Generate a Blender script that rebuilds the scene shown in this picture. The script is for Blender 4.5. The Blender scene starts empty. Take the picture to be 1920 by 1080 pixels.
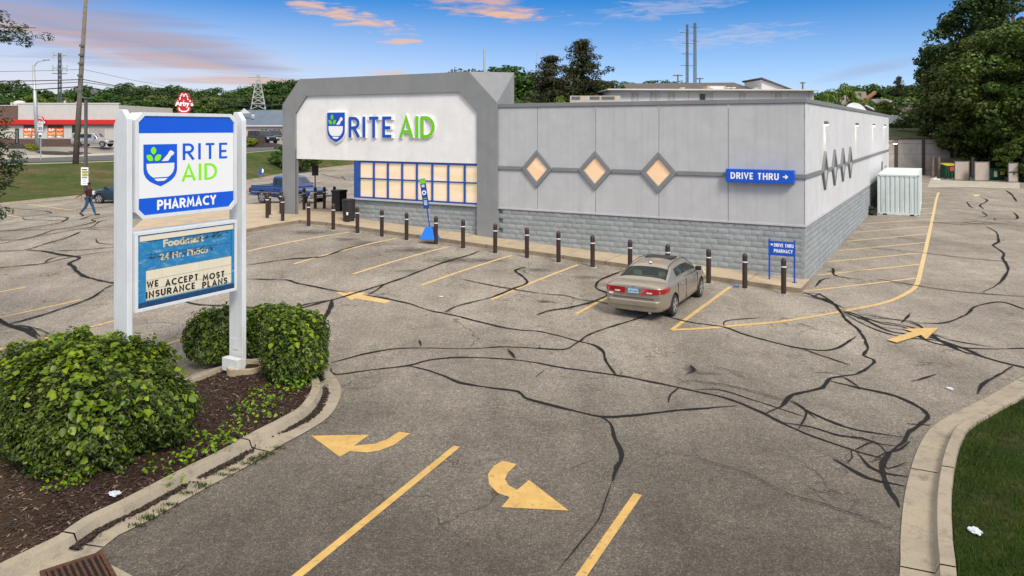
import bpy, bmesh, math, random
import numpy as np
from mathutils import Vector, Matrix
R = math.radians
rng = random.Random(7)
sc = bpy.context.scene
COL = sc.collection

# ------------------------------------------------------------------ camera
F, HY, CX, CH = 1440.0, 241.0, 960.0, 5.3      # focal length and horizon in photo pixels, camera height in metres
cam_d = bpy.data.cameras.new('camera')
cam = bpy.data.objects.new('camera', cam_d); COL.objects.link(cam)
cam.location = (0, 0, CH); cam.rotation_euler = (R(90), 0, 0)
cam_d.sensor_width = 36; cam_d.lens = F / 1920 * 36
cam_d.shift_y = -(540 - HY) / 1920
cam_d.clip_start = 0.1; cam_d.clip_end = 6000
sc.camera = cam

# ------------------------------------------------------------------ view, world, sun
sc.view_settings.view_transform = 'Standard'
try: sc.view_settings.look = 'None'
except Exception: pass
sc.view_settings.gamma = 1
sc.view_settings.use_curve_mapping = False
sc.view_settings.exposure = 1.12
SUN_EL, SUN_AZ = R(44), R(155)      # azimuth measured clockwise from +Y
world = bpy.data.worlds.new('World'); sc.world = world; world.use_nodes = True
sun_d = bpy.data.lights.new('sun', 'SUN'); sun_d.energy = 1.5; sun_d.angle = R(18); sun_d.color = (1, .92, .80)
sun = bpy.data.objects.new('sun', sun_d); COL.objects.link(sun)
_sd = Vector((math.sin(SUN_AZ) * math.cos(SUN_EL), math.cos(SUN_AZ) * math.cos(SUN_EL), math.sin(SUN_EL)))
sun.rotation_euler = (-_sd).to_track_quat('-Z', 'Y').to_euler(); sun.location = (0, -20, 60)

class NT:
    """small node-tree helper"""
    def __init__(s, tree): s.t = tree; s.n = tree.nodes; s.l = tree.links
    def node(s, typ, **kw):
        n = s.n.new(typ)
        for k, v in kw.items(): setattr(n, k, v)
        return n
    def inp(s, sock, v):
        if v is None: return
        if isinstance(v, bpy.types.NodeSocket): s.l.new(v, sock)
        else:
            if hasattr(sock, 'default_value'):
                dv = sock.default_value
                try:
                    n = len(dv)
                    if isinstance(v, (int, float)): v = (v,) * n
                    if n == 4 and len(v) == 3: v = tuple(v) + (1,)
                    sock.default_value = v
                except TypeError: sock.default_value = v
    def math(s, op, a, b=None, c=None, clamp=False):
        n = s.node('ShaderNodeMath', operation=op, use_clamp=clamp)
        s.inp(n.inputs[0], a); s.inp(n.inputs[1], b)
        if c is not None: s.inp(n.inputs[2], c)
        return n.outputs[0]
    def vmath(s, op, a, b=None, out=0, scale=None):
        n = s.node('ShaderNodeVectorMath', operation=op)
        s.inp(n.inputs[0], a); s.inp(n.inputs[1], b)
        if scale is not None: s.inp(n.inputs['Scale'], scale)
        return n.outputs[out]
    def mix(s, f, a, b, typ='MIX'):
        n = s.node('ShaderNodeMix', data_type='RGBA', blend_type=typ)
        s.inp(n.inputs[0], f); s.inp(n.inputs[6], a); s.inp(n.inputs[7], b)
        return n.outputs[2]
    def noise(s, vec, scale, detail=3, rough=.55, dist=0, dims='3D'):
        n = s.node('ShaderNodeTexNoise', noise_dimensions=dims)
        s.inp(n.inputs['Vector'], vec); s.inp(n.inputs['Scale'], scale); s.inp(n.inputs['Detail'], detail)
        s.inp(n.inputs['Roughness'], rough); s.inp(n.inputs['Distortion'], dist)
        return n.outputs[0]
    def voro(s, vec, scale, feature='F1', out=0, rand=1.0):
        n = s.node('ShaderNodeTexVoronoi', feature=feature)
        s.inp(n.inputs['Vector'], vec); s.inp(n.inputs['Scale'], scale); s.inp(n.inputs['Randomness'], rand)
        return n.outputs[out]
    def ramp(s, f, stops, interp='LINEAR'):
        n = s.node('ShaderNodeValToRGB'); s.inp(n.inputs[0], f)
        cr = n.color_ramp; cr.interpolation = interp
        while len(cr.elements) < len(stops): cr.elements.new(.5)
        for e, (p, c) in zip(cr.elements, stops):
            e.position = p
            if isinstance(c, (int, float)): c = (c, c, c)
            e.color = tuple(c) + (1,) if len(c) == 3 else c
        return n.outputs[0]
    def rng(s, v, a, b, c=0, d=1):
        n = s.node('ShaderNodeMapRange'); n.clamp = True
        s.inp(n.inputs[0], v)
        for i, q in enumerate((a, b, c, d)): s.inp(n.inputs[i + 1], q)
        return n.outputs[0]
    def mapping(s, vec, loc=(0, 0, 0), rot=(0, 0, 0), scale=(1, 1, 1)):
        n = s.node('ShaderNodeMapping'); s.inp(n.inputs[0], vec)
        n.inputs[1].default_value = loc; n.inputs[2].default_value = rot; n.inputs[3].default_value = scale
        return n.outputs[0]

def build_world():
    T = NT(world.node_tree); T.n.clear()
    out = T.node('ShaderNodeOutputWorld'); bg = T.node('ShaderNodeBackground')
    T.l.new(bg.outputs[0], out.inputs[0])
    tc = T.node('ShaderNodeTexCoord').outputs['Generated']
    sep = T.node('ShaderNodeSeparateXYZ'); T.l.new(tc, sep.inputs[0])
    x, y, z = sep.outputs
    zc = T.math('MAXIMUM', z, 0.0)
    # the blue deepens quickly above the horizon
    comb = T.node('ShaderNodeCombineXYZ')
    T.inp(comb.inputs[0], x); T.inp(comb.inputs[1], y)
    T.inp(comb.inputs[2], T.math('ADD', T.math('MULTIPLY', zc, 3.0), 0.03))
    sky = T.node('ShaderNodeTexSky', sky_type='NISHITA')
    sky.sun_disc = False; sky.sun_elevation = SUN_EL; sky.sun_rotation = SUN_AZ
    sky.air_density = 1.0; sky.dust_density = 0.8; sky.ozone_density = 2.2; sky.altitude = 300
    T.l.new(T.vmath('NORMALIZE', comb.outputs[0]), sky.inputs[0])
    # azimuth / elevation of the direction, right of straight ahead positive
    az = T.math('ARCTAN2', x, y); el = T.math('ARCSINE', z)
    cv = T.node('ShaderNodeCombineXYZ')
    T.inp(cv.inputs[0], az); T.inp(cv.inputs[1], T.math('MULTIPLY', el, 5.0)); 
    n1 = T.noise(cv.outputs[0], 7.0, 8, .6, .35)
    n2 = T.noise(T.mapping(cv.outputs[0], rot=(0, 0, R(38)), scale=(1.1, 5.0, 1)), 3.2, 8, .58, .3)
    hs = T.node('ShaderNodeHueSaturation'); hs.inputs['Saturation'].default_value = 1.45; hs.inputs['Value'].default_value = 1.0; T.l.new(sky.outputs[0], hs.inputs['Color'])
    base = hs.outputs[0]
    n3 = T.noise(T.mapping(cv.outputs[0], rot=(0, 0, R(8)), scale=(1, 1.2, 1)), 24.0, 7, .62, .6)
    # unseen high cloud, added above the view to soften and neutralise the ambient light
    hi = T.noise(T.mapping(tc, scale=(1, 1, 2.2)), 2.1, 7, .58, .5)
    cover = T.math('MULTIPLY', T.rng(el, .17, .5), T.rng(hi, .22, .62, .55, .95))
    # warm pale band low on the left, cooler white on the right
    low = T.math('POWER', T.math('SUBTRACT', 1.0, T.math('MINIMUM', T.math('MULTIPLY', zc, 5.7), 1.0)), 1.25)
    leftw = T.rng(az, .15, -.55)
    base = T.mix(T.math('MULTIPLY', low, .95), base, (3.0, 3.45, 4.0, 1))
    base = T.mix(T.math('MULTIPLY', T.math('MULTIPLY', low, leftw), .95), base, (4.1, 3.6, 3.35, 1))
    # broad streaks of thin cloud coming down from the upper left, peach along their lower edges
    def ell(ax, e0, rx, ry, rot, soft=1.0, nz=n2, amt=.9):
        dx = T.math('SUBTRACT', az, ax); dy = T.math('SUBTRACT', el, e0)
        c, s_ = math.cos(rot), math.sin(rot)
        u = T.math('DIVIDE', T.math('ADD', T.math('MULTIPLY', dx, c), T.math('MULTIPLY', dy, s_)), rx)
        v = T.math('DIVIDE', T.math('SUBTRACT', T.math('MULTIPLY', dy, c), T.math('MULTIPLY', dx, s_)), ry)
        d = T.math('ADD', T.math('MULTIPLY', u, u), T.math('MULTIPLY', v, v))
        d = T.math('ADD', d, T.math('MULTIPLY', T.math('SUBTRACT', nz, .5), amt * 4))
        return T.rng(d, 1.0, 1.0 - soft, 0, 1)
    def pe(px, py): return (math.atan2(px - CX, F), math.atan2((HY - py), math.hypot(F, px - CX)))
    col = base
    def layer(px, py, rx, ry, rotd, soft, color, strength, nz=n2, amt=.9):
        nonlocal col
        a, e = pe(px, py)
        m = ell(a, e, rx / F, ry / F, R(rotd), soft, nz, amt)
        m = T.math('MULTIPLY', T.math('SMOOTHSTEP', m, 0, 1) if False else m, strength)
        col = T.mix(m, col, color)
    PURP = (1.45, 1.5, 2.25, 1); PEACH = (3.9, 2.45, 1.75, 1); PINK = (3.1, 2.45, 2.5, 1)
    layer(40, 20, 380, 75, -12, 1.3, PURP, .85)
    layer(120, 75, 300, 16, -13, 1.3, PEACH, .5)
    layer(330, 98, 330, 32, -13, 1.2, PURP, .75)
    layer(400, 128, 240, 13, -12, 1.3, PEACH, .5)
    layer(190, 50, 500, 25, -11, 1.4, PINK, .35)
    layer(460, 150, 260, 16, -4, 1.3, PEACH, .45)
    layer(650, 30, 110, 17, -12, 1.3, PEACH, .9, n3, 1.5)
    layer(900, 8, 130, 28, -8, 1.4, (3.0, 2.0, 2.0, 1), .95, n3, 1.5)
    layer(960, 28, 60, 9, 0, 1.0, PEACH, .85, n3, 1.4)
    layer(758, 78, 46, 6, 0, 1.0, PEACH, .8, n3, 1.2)
    layer(715, 137, 50, 6, 0, 1.0, PEACH, .6, n3, 1.2)
    layer(1260, 10, 160, 22, 6, 1.2, (2.4, 2.5, 3.3, 1), .5, n3, 1.6)
    layer(1370, 70, 140, 20, 3, 1.5, (2.9, 2.9, 3.4, 1), .45, n3, 1.6)
    layer(1640, 128, 110, 12, 12, 1.3, (1.7, 1.9, 2.6, 1), .45, n2, .7)
    col = T.mix(cover, col, (5.9, 5.55, 5.15, 1))
    T.inp(bg.inputs[0], col); bg.inputs[1].default_value = 0.1
build_world()

# ------------------------------------------------------------------ helpers
TH = math.atan2(831, 1440)           # turn of the store against the view
O = Vector((10.0, 26.2, 0))          # its near right corner
UX = Vector((math.cos(TH), -math.sin(TH), 0)); UY = Vector((math.sin(TH), math.cos(TH), 0))
def loc2w(x, y, z=0): return O + UX * x + UY * y + Vector((0, 0, z))
def w2loc(p): d = Vector(p) - O; return d.dot(UX), d.dot(UY), d.z
def sst(t): t = min(1, max(0, t)); return t * t * (3 - 2 * t)
def lot_z(X, Y):
    dx, dy = X - O.x, Y - O.y
    a = -(dx * UX.x + dy * UX.y); yy = dx * UY.x + dy * UY.y; n = -yy
    if a < 0: A = 0
    elif a < 20: A = .9 * (a / 20) * (1 - .0 * a)
    elif a < 27: A = .9
    else: A = .9 - .5 * sst((a - 27) / 16)
    w = 1 - sst((n - 3) / 16)
    S = .008 * min(60, max(0, yy)) * (1 - sst(a / 20))
    return A * w + S
def ray(px, py): return Vector(((px - CX) / F, 1, -(py - HY) / F))
def at(px, py, Y): return Vector((0, 0, CH)) + ray(px, py) * Y
def G(px, py, dz=0.0):
    d = ray(px, py); Y = CH / -d.z if d.z < 0 else 100
    for _ in range(25):
        z = lot_z(d.x * Y, Y) + dz
        Y = .5 * Y + .5 * (CH - z) / -d.z
    return Vector((d.x * Y, Y, lot_z(d.x * Y, Y) + dz))
CL = Vector(w2loc((0, 0, CH)))
def front(px, py, yp=0.0):
    d = ray(px, py); dx, dy = d.dot(UX), d.dot(UY)
    t = (yp - CL.y) / dy
    return CL.x + dx * t, CL.z + d.z * t
def side(px, py, xp=0.0):
    d = ray(px, py); dx, dy = d.dot(UX), d.dot(UY)
    t = (xp - CL.x) / dx
    return CL.y + dy * t, CL.z + d.z * t

class MB:
    def __init__(s): s.v = []; s.f = []; s.m = []; s.cm = 0
    def add(s, vs, fs):
        o = len(s.v); s.v += [tuple(v) for v in vs]
        for f in fs: s.f.append(tuple(i + o for i in f)); s.m.append(s.cm)
        return s
    def box(s, x0, x1, y0, y1, z0, z1):
        return s.add([(x0, y0, z0), (x1, y0, z0), (x1, y1, z0), (x0, y1, z0), (x0, y0, z1), (x1, y0, z1), (x1, y1, z1), (x0, y1, z1)],
              [(0, 3, 2, 1), (4, 5, 6, 7), (0, 1, 5, 4), (1, 2, 6, 5), (2, 3, 7, 6), (3, 0, 4, 7)])
    def hexa(s, b, t):
        """bottom loop b and top loop t with the same number of points"""
        n = len(b)
        return s.add(list(b) + list(t), [tuple(reversed(range(n))), tuple(range(n, 2 * n))] + [(i, (i + 1) % n, n + (i + 1) % n, n + i) for i in range(n)])
    def tube(s, pts, rad, n=8, cap=True):
        pts = [Vector(p) for p in pts]
        if not isinstance(rad, (list, tuple)): rad = [rad] * len(pts)
        vs = []; fs = []
        up = None
        for i, p in enumerate(pts):
            d = (pts[min(i + 1, len(pts) - 1)] - pts[max(i - 1, 0)]).normalized()
            if up is None:
                up = Vector((0, 0, 1)) if abs(d.z) < .9 else Vector((1, 0, 0))
            a = d.cross(up).normalized(); b = a.cross(d).normalized(); up = b
            for k in range(n):
                t = 2 * math.pi * k / n
                vs.append(p + (a * math.cos(t) + b * math.sin(t)) * rad[i])
        for i in range(len(pts) - 1):
            for k in range(n):
                k2 = (k + 1) % n
                fs.append((i * n + k, i * n + k2, (i + 1) * n + k2, (i + 1) * n + k))
        if cap:
            fs.append(tuple(reversed(range(n)))); fs.append(tuple(range((len(pts) - 1) * n, len(pts) * n)))
        # make normals face outwards
        return s.add(vs, [tuple(reversed(f)) for f in fs])
    def lathe(s, prof, n=24, c=(0, 0, 0)):
        vs = []; fs = []
        for r_, z in prof:
            for k in range(n):
                t = 2 * math.pi * k / n
                vs.append((c[0] + r_ * math.cos(t), c[1] + r_ * math.sin(t), c[2] + z))
        for i in range(len(prof) - 1):
            for k in range(n):
                k2 = (k + 1) % n
                fs.append((i * n + k, i * n + k2, (i + 1) * n + k2, (i + 1) * n + k))
        fs.append(tuple(reversed(range(n)))); fs.append(tuple(range((len(prof) - 1) * n, len(prof) * n)))
        return s.add(vs, fs)
    def prism_xz(s, poly, y0, y1):
        """polygon in the x-z plane extruded from y0 to y1"""
        n = len(poly)
        ar = sum(poly[i][0] * poly[(i + 1) % n][1] - poly[(i + 1) % n][0] * poly[i][1] for i in range(n))
        if ar < 0: poly = poly[::-1]
        if y0 > y1: y0, y1 = y1, y0
        vs = [(x, y0, z) for x, z in poly] + [(x, y1, z) for x, z in poly]
        return s.add(vs, [tuple(range(n)), tuple(reversed(range(n, 2 * n)))] + [(i, n + i, n + (i + 1) % n, (i + 1) % n) for i in range(n)])
    def prism_xy(s, poly, z0, z1):
        n = len(poly)
        ar = sum(poly[i][0] * poly[(i + 1) % n][1] - poly[(i + 1) % n][0] * poly[i][1] for i in range(n))
        if ar < 0: poly = poly[::-1]
        vs = [(x, y, z0) for x, y in poly] + [(x, y, z1) for x, y in poly]
        return s.add(vs, [tuple(reversed(range(n))), tuple(range(n, 2 * n))] + [(i, (i + 1) % n, n + (i + 1) % n, n + i) for i in range(n)])
    def mesh(s, name, mat, smooth=False, angle=None):
        me = bpy.data.meshes.new(name)
        me.from_pydata(s.v, [], s.f)
        mats = mat if isinstance(mat, (list, tuple)) else [mat]
        for m in mats:
            if m: me.materials.append(m)
        if any(s.m): me.polygons.foreach_set('material_index', s.m)
        if smooth or angle:
            me.polygons.foreach_set('use_smooth', [True] * len(me.polygons))
            if angle: me.set_sharp_from_angle(angle=R(angle))
        me.update()
        return me
    def build(s, name, mat, parent=None, smooth=False, angle=None, bevel=0, seg=2):
        o = bpy.data.objects.new(name, s.mesh(name, mat, smooth, angle)); COL.objects.link(o)
        if parent is not None: o.parent = parent
        if bevel:
            m = o.modifiers.new('bevel', 'BEVEL'); m.width = bevel; m.segments = seg; m.limit_method = 'ANGLE'; m.angle_limit = R(30)
        return o

def tag(o, label=None, cat=None, group=None, kind=None):
    if label: o['label'] = label
    if cat: o['category'] = cat
    if group: o['group'] = group
    if kind: o['kind'] = kind
    return o
def thing(name, loc, rotz=0, label=None, cat=None, group=None):
    o = bpy.data.objects.new(name, None); COL.objects.link(o)
    o.empty_display_size = .3
    o.location = loc; o.rotation_euler = (0, 0, rotz)
    return tag(o, label, cat, group)
def link_copy(o, parent=None):
    c = o.copy(); COL.objects.link(c); c.parent = parent
    return c
KIDS = {}
def copy_tree(o, loc=None, rotz=None, label=None, scale=None, name=None, group=None):
    def rec(q, par):
        c = link_copy(q, par)
        for ch in [k for k in q.children]: rec(ch, c)
        return c
    r = rec(o, None)
    if loc is not None: r.location = loc
    if rotz is not None: r.rotation_euler = (0, 0, rotz)
    if label: r['label'] = label
    if group: r['group'] = group
    if scale is not None: r.scale = (scale,) * 3 if isinstance(scale, (int, float)) else scale
    return r
def structure(o): o['kind'] = 'structure'; return o
def apply_mods(o):
    dg = bpy.context.evaluated_depsgraph_get(); dg.update()
    me = bpy.data.meshes.new_from_object(o.evaluated_get(dg)); o.modifiers.clear(); o.data = me
    return o

# ------------------------------------------------------------------ materials
MATS = {}
def mat(name, col=(.5, .5, .5), rough=.6, metal=0, spec=.5, var=.12, vscale=3.0, bump=0, bscale=30, coat=0, emit=None, estr=0, dirt=0, trans=0, alpha=1, fn=None):
    if name in MATS: return MATS[name]
    m = bpy.data.materials.new(name); m.use_nodes = True; MATS[name] = m
    T = NT(m.node_tree); bs = T.n['Principled BSDF']
    tc = T.node('ShaderNodeTexCoord').outputs['Object']
    c = tuple(col) + (1,)
    if var:
        nz = T.noise(tc, vscale, 5, .6)
        c2 = T.mix(T.rng(nz, .3, .7), tuple(q * (1 - var) for q in col) + (1,), tuple(min(1, q * (1 + var)) for q in col) + (1,))
    else: c2 = c
    if dirt:
        dz = T.noise(T.mapping(tc, scale=(3, 3, .35)), 2.2, 6, .65)
        c2 = T.mix(T.math('MULTIPLY', T.rng(dz, .52, .75), dirt), c2, (.12, .095, .07, 1))
    T.inp(bs.inputs['Base Color'], c2)
    bs.inputs['Roughness'].default_value = rough; bs.inputs['Metallic'].default_value = metal
    bs.inputs['Specular IOR Level'].default_value = spec
    if coat: bs.inputs['Coat Weight'].default_value = coat; bs.inputs['Coat Roughness'].default_value = .06
    if trans: bs.inputs['Transmission Weight'].default_value = trans
    if emit: bs.inputs['Emission Color'].default_value = tuple(emit) + (1,); bs.inputs['Emission Strength'].default_value = estr
    if bump:
        b = T.node('ShaderNodeBump'); b.inputs['Distance'].default_value = bump; b.inputs['Strength'].default_value = 1
        T.inp(b.inputs['Height'], T.noise(tc, bscale, 6, .6)); T.l.new(b.outputs[0], bs.inputs['Normal'])
    if fn: fn(T, bs, tc, c2)
    return m
# ------------------------------------------------------------------ ground materials
def asphalt_fn(T, bs, tc, c2):
    pos = T.node('ShaderNodeNewGeometry').outputs['Position']
    speck = T.voro(pos, 75, out=1)                          # stones of the aggregate, about 1.5 cm
    sv = T.node('ShaderNodeSeparateColor'); T.l.new(speck, sv.inputs[0])
    spv = T.ramp(sv.outputs[0], [(0, (.085, .08, .074)), (.3, (.13, .122, .113)), (.62, (.172, .161, .148)), (.86, (.245, .225, .2)), (1, (.44, .41, .37))])
    speck2 = T.voro(pos, 28, out=1); sv2 = T.node('ShaderNodeSeparateColor'); T.l.new(speck2, sv2.inputs[0])
    col = T.mix(.35, spv, T.ramp(sv2.outputs[1], [(0, (.1, .094, .087)), (.8, (.2, .186, .17)), (1, (.32, .295, .27))]))
    big = T.noise(pos, .16, 5, .6)
    mid = T.noise(pos, .9, 6, .65)
    col = T.mix(1, col, T.ramp(big, [(.3, .76), (.7, 1.24)]), 'MULTIPLY')
    trk = T.noise(T.mapping(pos, rot=(0, 0, TH), scale=(1.1, .12, 1)), .8, 5, .6)
    col = T.mix(1, col, T.ramp(trk, [(.35, .86), (.6, 1.07)]), 'MULTIPLY')
    col = T.mix(1, col, T.ramp(mid, [(.28, .8), (.5, 1.0), (.72, 1.14)]), 'MULTIPLY')
    fine = T.noise(pos, 7, 5, .7)
    col = T.mix(1, col, T.ramp(fine, [(.3, .86), (.7, 1.14)]), 'MULTIPLY')
    # bright glow near the store and dim foreground painted into the asphalt colour
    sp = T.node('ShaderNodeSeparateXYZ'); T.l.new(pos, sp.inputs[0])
    light_fade = T.math('ADD', sp.outputs[1], T.math('MULTIPLY', T.noise(pos, .3, 4), 5.0))
    col = T.mix(T.rng(light_fade, 9.5, 23.0), T.mix(1, col, (.37, .35, .325, 1), 'MULTIPLY'), T.mix(1, col, (1.6, 1.56, 1.49, 1), 'MULTIPLY'))
    col = T.mix(1, col, T.ramp(T.noise(pos, 34, 3, .8), [(.3, .66), (.5, 1.0), (.7, 1.34)]), 'MULTIPLY')
    col = T.mix(1, col, (.96, .945, .905, 1), 'MULTIPLY')
    # hairline cracks
    wv = T.vmath('ADD', pos, T.vmath('SCALE', T.vmath('SUBTRACT', T.node('ShaderNodeTexNoise').outputs[1], (.5, .5, .5)), None, scale=0.0))
    nn = T.node('ShaderNodeTexNoise'); T.inp(nn.inputs['Vector'], pos); nn.inputs['Scale'].default_value = 1.3; nn.inputs['Detail'].default_value = 6
    wv = T.vmath('ADD', pos, T.vmath('SCALE', T.vmath('SUBTRACT', nn.outputs[1], (.5, .5, .5)), None, scale=1.6))
    e1 = T.voro(wv, .42, 'DISTANCE_TO_EDGE')
    e2 = T.voro(wv, 1.15, 'DISTANCE_TO_EDGE')
    zone = T.rng(T.noise(pos, .35, 4), .50, .62)
    zone2 = T.rng(T.noise(T.vmath('ADD', pos, (31, 7, 0)), .5, 4), .54, .66)
    c1 = T.math('MULTIPLY', T.rng(e1, .010, .002), zone)
    cc2 = T.math('MULTIPLY', T.rng(e2, .016, .003), zone2)
    crack = T.math('MAXIMUM', T.math('MULTIPLY', c1, .9), T.math('MULTIPLY', cc2, .75))
    col = T.mix(crack, col, (.035, .033, .03, 1))
    # oil dripped where cars park
    stain = None
    for (px, py, rx, ry) in STAINS:
        g = G(px, py)
        v = T.vmath('SUBTRACT', pos, tuple(g))
        v = T.mapping(v, rot=(0, 0, TH), scale=(1 / (rx * 1.15), 1 / (ry * 1.5), 0))
        l = T.vmath('LENGTH', v, None, out=1)
        m = T.rng(l, 1.0, .1)
        stain = m if stain is None else T.math('MAXIMUM', stain, m)
    sn = T.noise(T.mapping(pos, rot=(0, 0, TH), scale=(1, 2.2, 1)), 2.6, 7, .7)
    sm = T.rng(T.math('ADD', stain, T.math('MULTIPLY', T.math('SUBTRACT', sn, .5), 1.9)), .38, 1.15)
    sm = T.math('MULTIPLY', sm, T.rng(stain, 0, .2))
    col = T.mix(T.math('MULTIPLY', sm, .85), col, (.035, .032, .03, 1))
    bl = T.rng(T.noise(pos, 2.1, 3), .72, .76)
    col = T.mix(T.math('MULTIPLY', bl, .3), col, (.05, .045, .04, 1))
    T.inp(bs.inputs['Base Color'], col)
    b = T.node('ShaderNodeBump'); b.inputs['Distance'].default_value = .012; b.inputs['Strength'].default_value = .8
    h = T.math('ADD', T.math('MULTIPLY', sv.outputs[0], .35), T.math('ADD', T.noise(pos, 22, 4, .7), T.math('MULTIPLY', crack, -1.2)))
    T.inp(b.inputs['Height'], h); T.l.new(b.outputs[0], bs.inputs['Normal'])
STAINS = [(575, 436, 1.7, .9), (648, 449, 1.0, .5), (690, 456, 1.6, .8), (775, 469, 1.7, .8), (850, 488, 1.8, .7), (905, 488, 1.5, .45), (1006, 506, 1.0, .4),
          (1100, 520, .8, .3), (770, 508, .7, .35), (1150, 535, .7, .35), (1020, 566, .35, .2), (1295, 694, .25, .35), (1320, 700, .5, .15)]
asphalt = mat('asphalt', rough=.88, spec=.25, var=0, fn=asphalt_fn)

def paint_fn(T, bs, tc, c2):
    pos = T.node('ShaderNodeNewGeometry').outputs['Position']
    c = T.ramp(T.noise(pos, 3, 5, .6), [(.3, (.46, .285, .075)), (.7, (.60, .39, .125))])
    sp = T.node('ShaderNodeSeparateXYZ'); T.l.new(pos, sp.inputs[0])
    # the older lines by the store have faded to cream
    c = T.mix(T.rng(sp.outputs[1], 17, 30, 0, .5), c, (.72, .58, .36, 1))
    wear = T.rng(T.noise(pos, 45, 4, .75), .60, .72)
    w2 = T.math('MAXIMUM', wear, T.rng(T.noise(pos, 9, 7, .75), .55, .66))
    c = T.mix(T.math('MULTIPLY', w2, .72), c, (.16, .14, .11, 1))
    T.inp(bs.inputs['Base Color'], c)
yellow = mat('yellow_paint', rough=.75, var=0, fn=paint_fn)
def seal_fn(T, bs, tc, c2):
    pos = T.node('ShaderNodeNewGeometry').outputs['Position']
    T.inp(bs.inputs['Base Color'], T.ramp(T.noise(pos, 12, 5, .7), [(.3, (.010, .010, .011)), (.68, (.024, .023, .022)), (.8, (.07, .065, .06))]))
seal = mat('tar_seal', rough=.85, spec=.12, var=0, fn=seal_fn)
def conc_fn(base, dk=.6):
    def fn(T, bs, tc, c2):
        pos = T.node('ShaderNodeNewGeometry').outputs['Position']
        c = T.ramp(T.noise(pos, 1.2, 7, .68), [(.28, tuple(q * .76 for q in base)), (.5, base), (.75, tuple(min(1, q * 1.15) for q in base))])
        c = T.mix(1, c, T.ramp(T.noise(pos, 40, 4, .7), [(.3, .85), (.7, 1.1)]), 'MULTIPLY')
        c = T.mix(T.math('MULTIPLY', T.rng(T.noise(pos, 3.3, 8, .78), .51, .70), dk), c, tuple(q * .38 for q in base) + (1,))
        T.inp(bs.inputs['Base Color'], c)
        b = T.node('ShaderNodeBump'); b.inputs['Distance'].default_value = .006
        T.inp(b.inputs['Height'], T.noise(pos, 30, 6, .7)); T.l.new(b.outputs[0], bs.inputs['Normal'])
    return fn
concrete = mat('kerb_concrete', rough=.9, var=0, fn=conc_fn((.32, .275, .205), .8))
walk_conc = mat('walk_concrete', rough=.9, var=0, fn=conc_fn((.46, .37, .255), .3))
pale_conc = mat('pale_concrete', rough=.9, var=0, fn=conc_fn((.42, .385, .32), .45))
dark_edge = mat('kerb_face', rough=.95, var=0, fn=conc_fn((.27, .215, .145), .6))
def grass_fn(a, b, c_, s=1.0):
    def fn(T, bs, tc, c2):
        pos = T.node('ShaderNodeNewGeometry').outputs['Position']
        v = T.mapping(pos, scale=(s, s, s))
        c = T.ramp(T.noise(v, .22, 7, .68), [(.3, a), (.5, b), (.68, c_)])
        c = T.mix(1, c, T.ramp(T.noise(v, 5, 6, .8), [(.28, .55), (.72, 1.35)]), 'MULTIPLY')
        c = T.mix(1, c, T.ramp(T.noise(v, 1.3, 6, .7), [(.3, .72), (.72, 1.2)]), 'MULTIPLY')
        T.inp(bs.inputs['Base Color'], c)
        bp = T.node('ShaderNodeBump'); bp.inputs['Distance'].default_value = .09
        T.inp(bp.inputs['Height'], T.noise(v, 7, 6, .8)); T.l.new(bp.outputs[0], bs.inputs['Normal'])
    return fn
grass_bank_m = mat('bank_grass', rough=.95, spec=.1, var=0, fn=grass_fn((.035, .085, .012), (.085, .10, .03), (.17, .12, .065)))
grass_soil = mat('verge_grass', rough=.95, spec=.1, var=0, fn=grass_fn((.03, .05, .012), (.035, .055, .014), (.09, .07, .035)))
road_m = mat('street_asphalt', (.085, .09, .1), .9, var=.1, vscale=.5)
far_lot_m = mat('far_lot', (.24, .225, .2), .95, var=.15, vscale=.3)
def mulch_fn(T, bs, tc, c2):
    pos = T.node('ShaderNodeNewGeometry').outputs['Position']
    c = T.ramp(T.noise(T.mapping(pos, scale=(1, 2.2, 1)), 26, 7, .8), [(.3, (.014, .009, .007)), (.5, (.048, .028, .021)), (.68, (.095, .06, .045)), (.8, (.28, .2, .15))])
    sp = T.node('ShaderNodeSeparateXYZ'); T.l.new(pos, sp.inputs[0])
    soil = T.rng(T.math('ADD', T.math('SUBTRACT', T.math('MULTIPLY', sp.outputs[0], -1), T.math('MULTIPLY', T.math('SUBTRACT', sp.outputs[1], 10.5), .45)), T.math('MULTIPLY', T.noise(pos, 1.5, 5), 1.6)), 7.0, 7.9)
    c = T.mix(soil, c, T.ramp(T.noise(pos, 9, 7, .7), [(.3, (.03, .024, .012)), (.5, (.09, .06, .035)), (.7, (.055, .065, .02)), (.8, (.16, .12, .08))]))
    T.inp(bs.inputs['Base Color'], c)
    b = T.node('ShaderNodeBump'); b.inputs['Distance'].default_value = .04
    T.inp(b.inputs['Height'], T.noise(pos, 24, 6, .8)); T.l.new(b.outputs[0], bs.inputs['Normal'])
mulch_m = mat('mulch', rough=.95, spec=.1, var=0, fn=mulch_fn)

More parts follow.
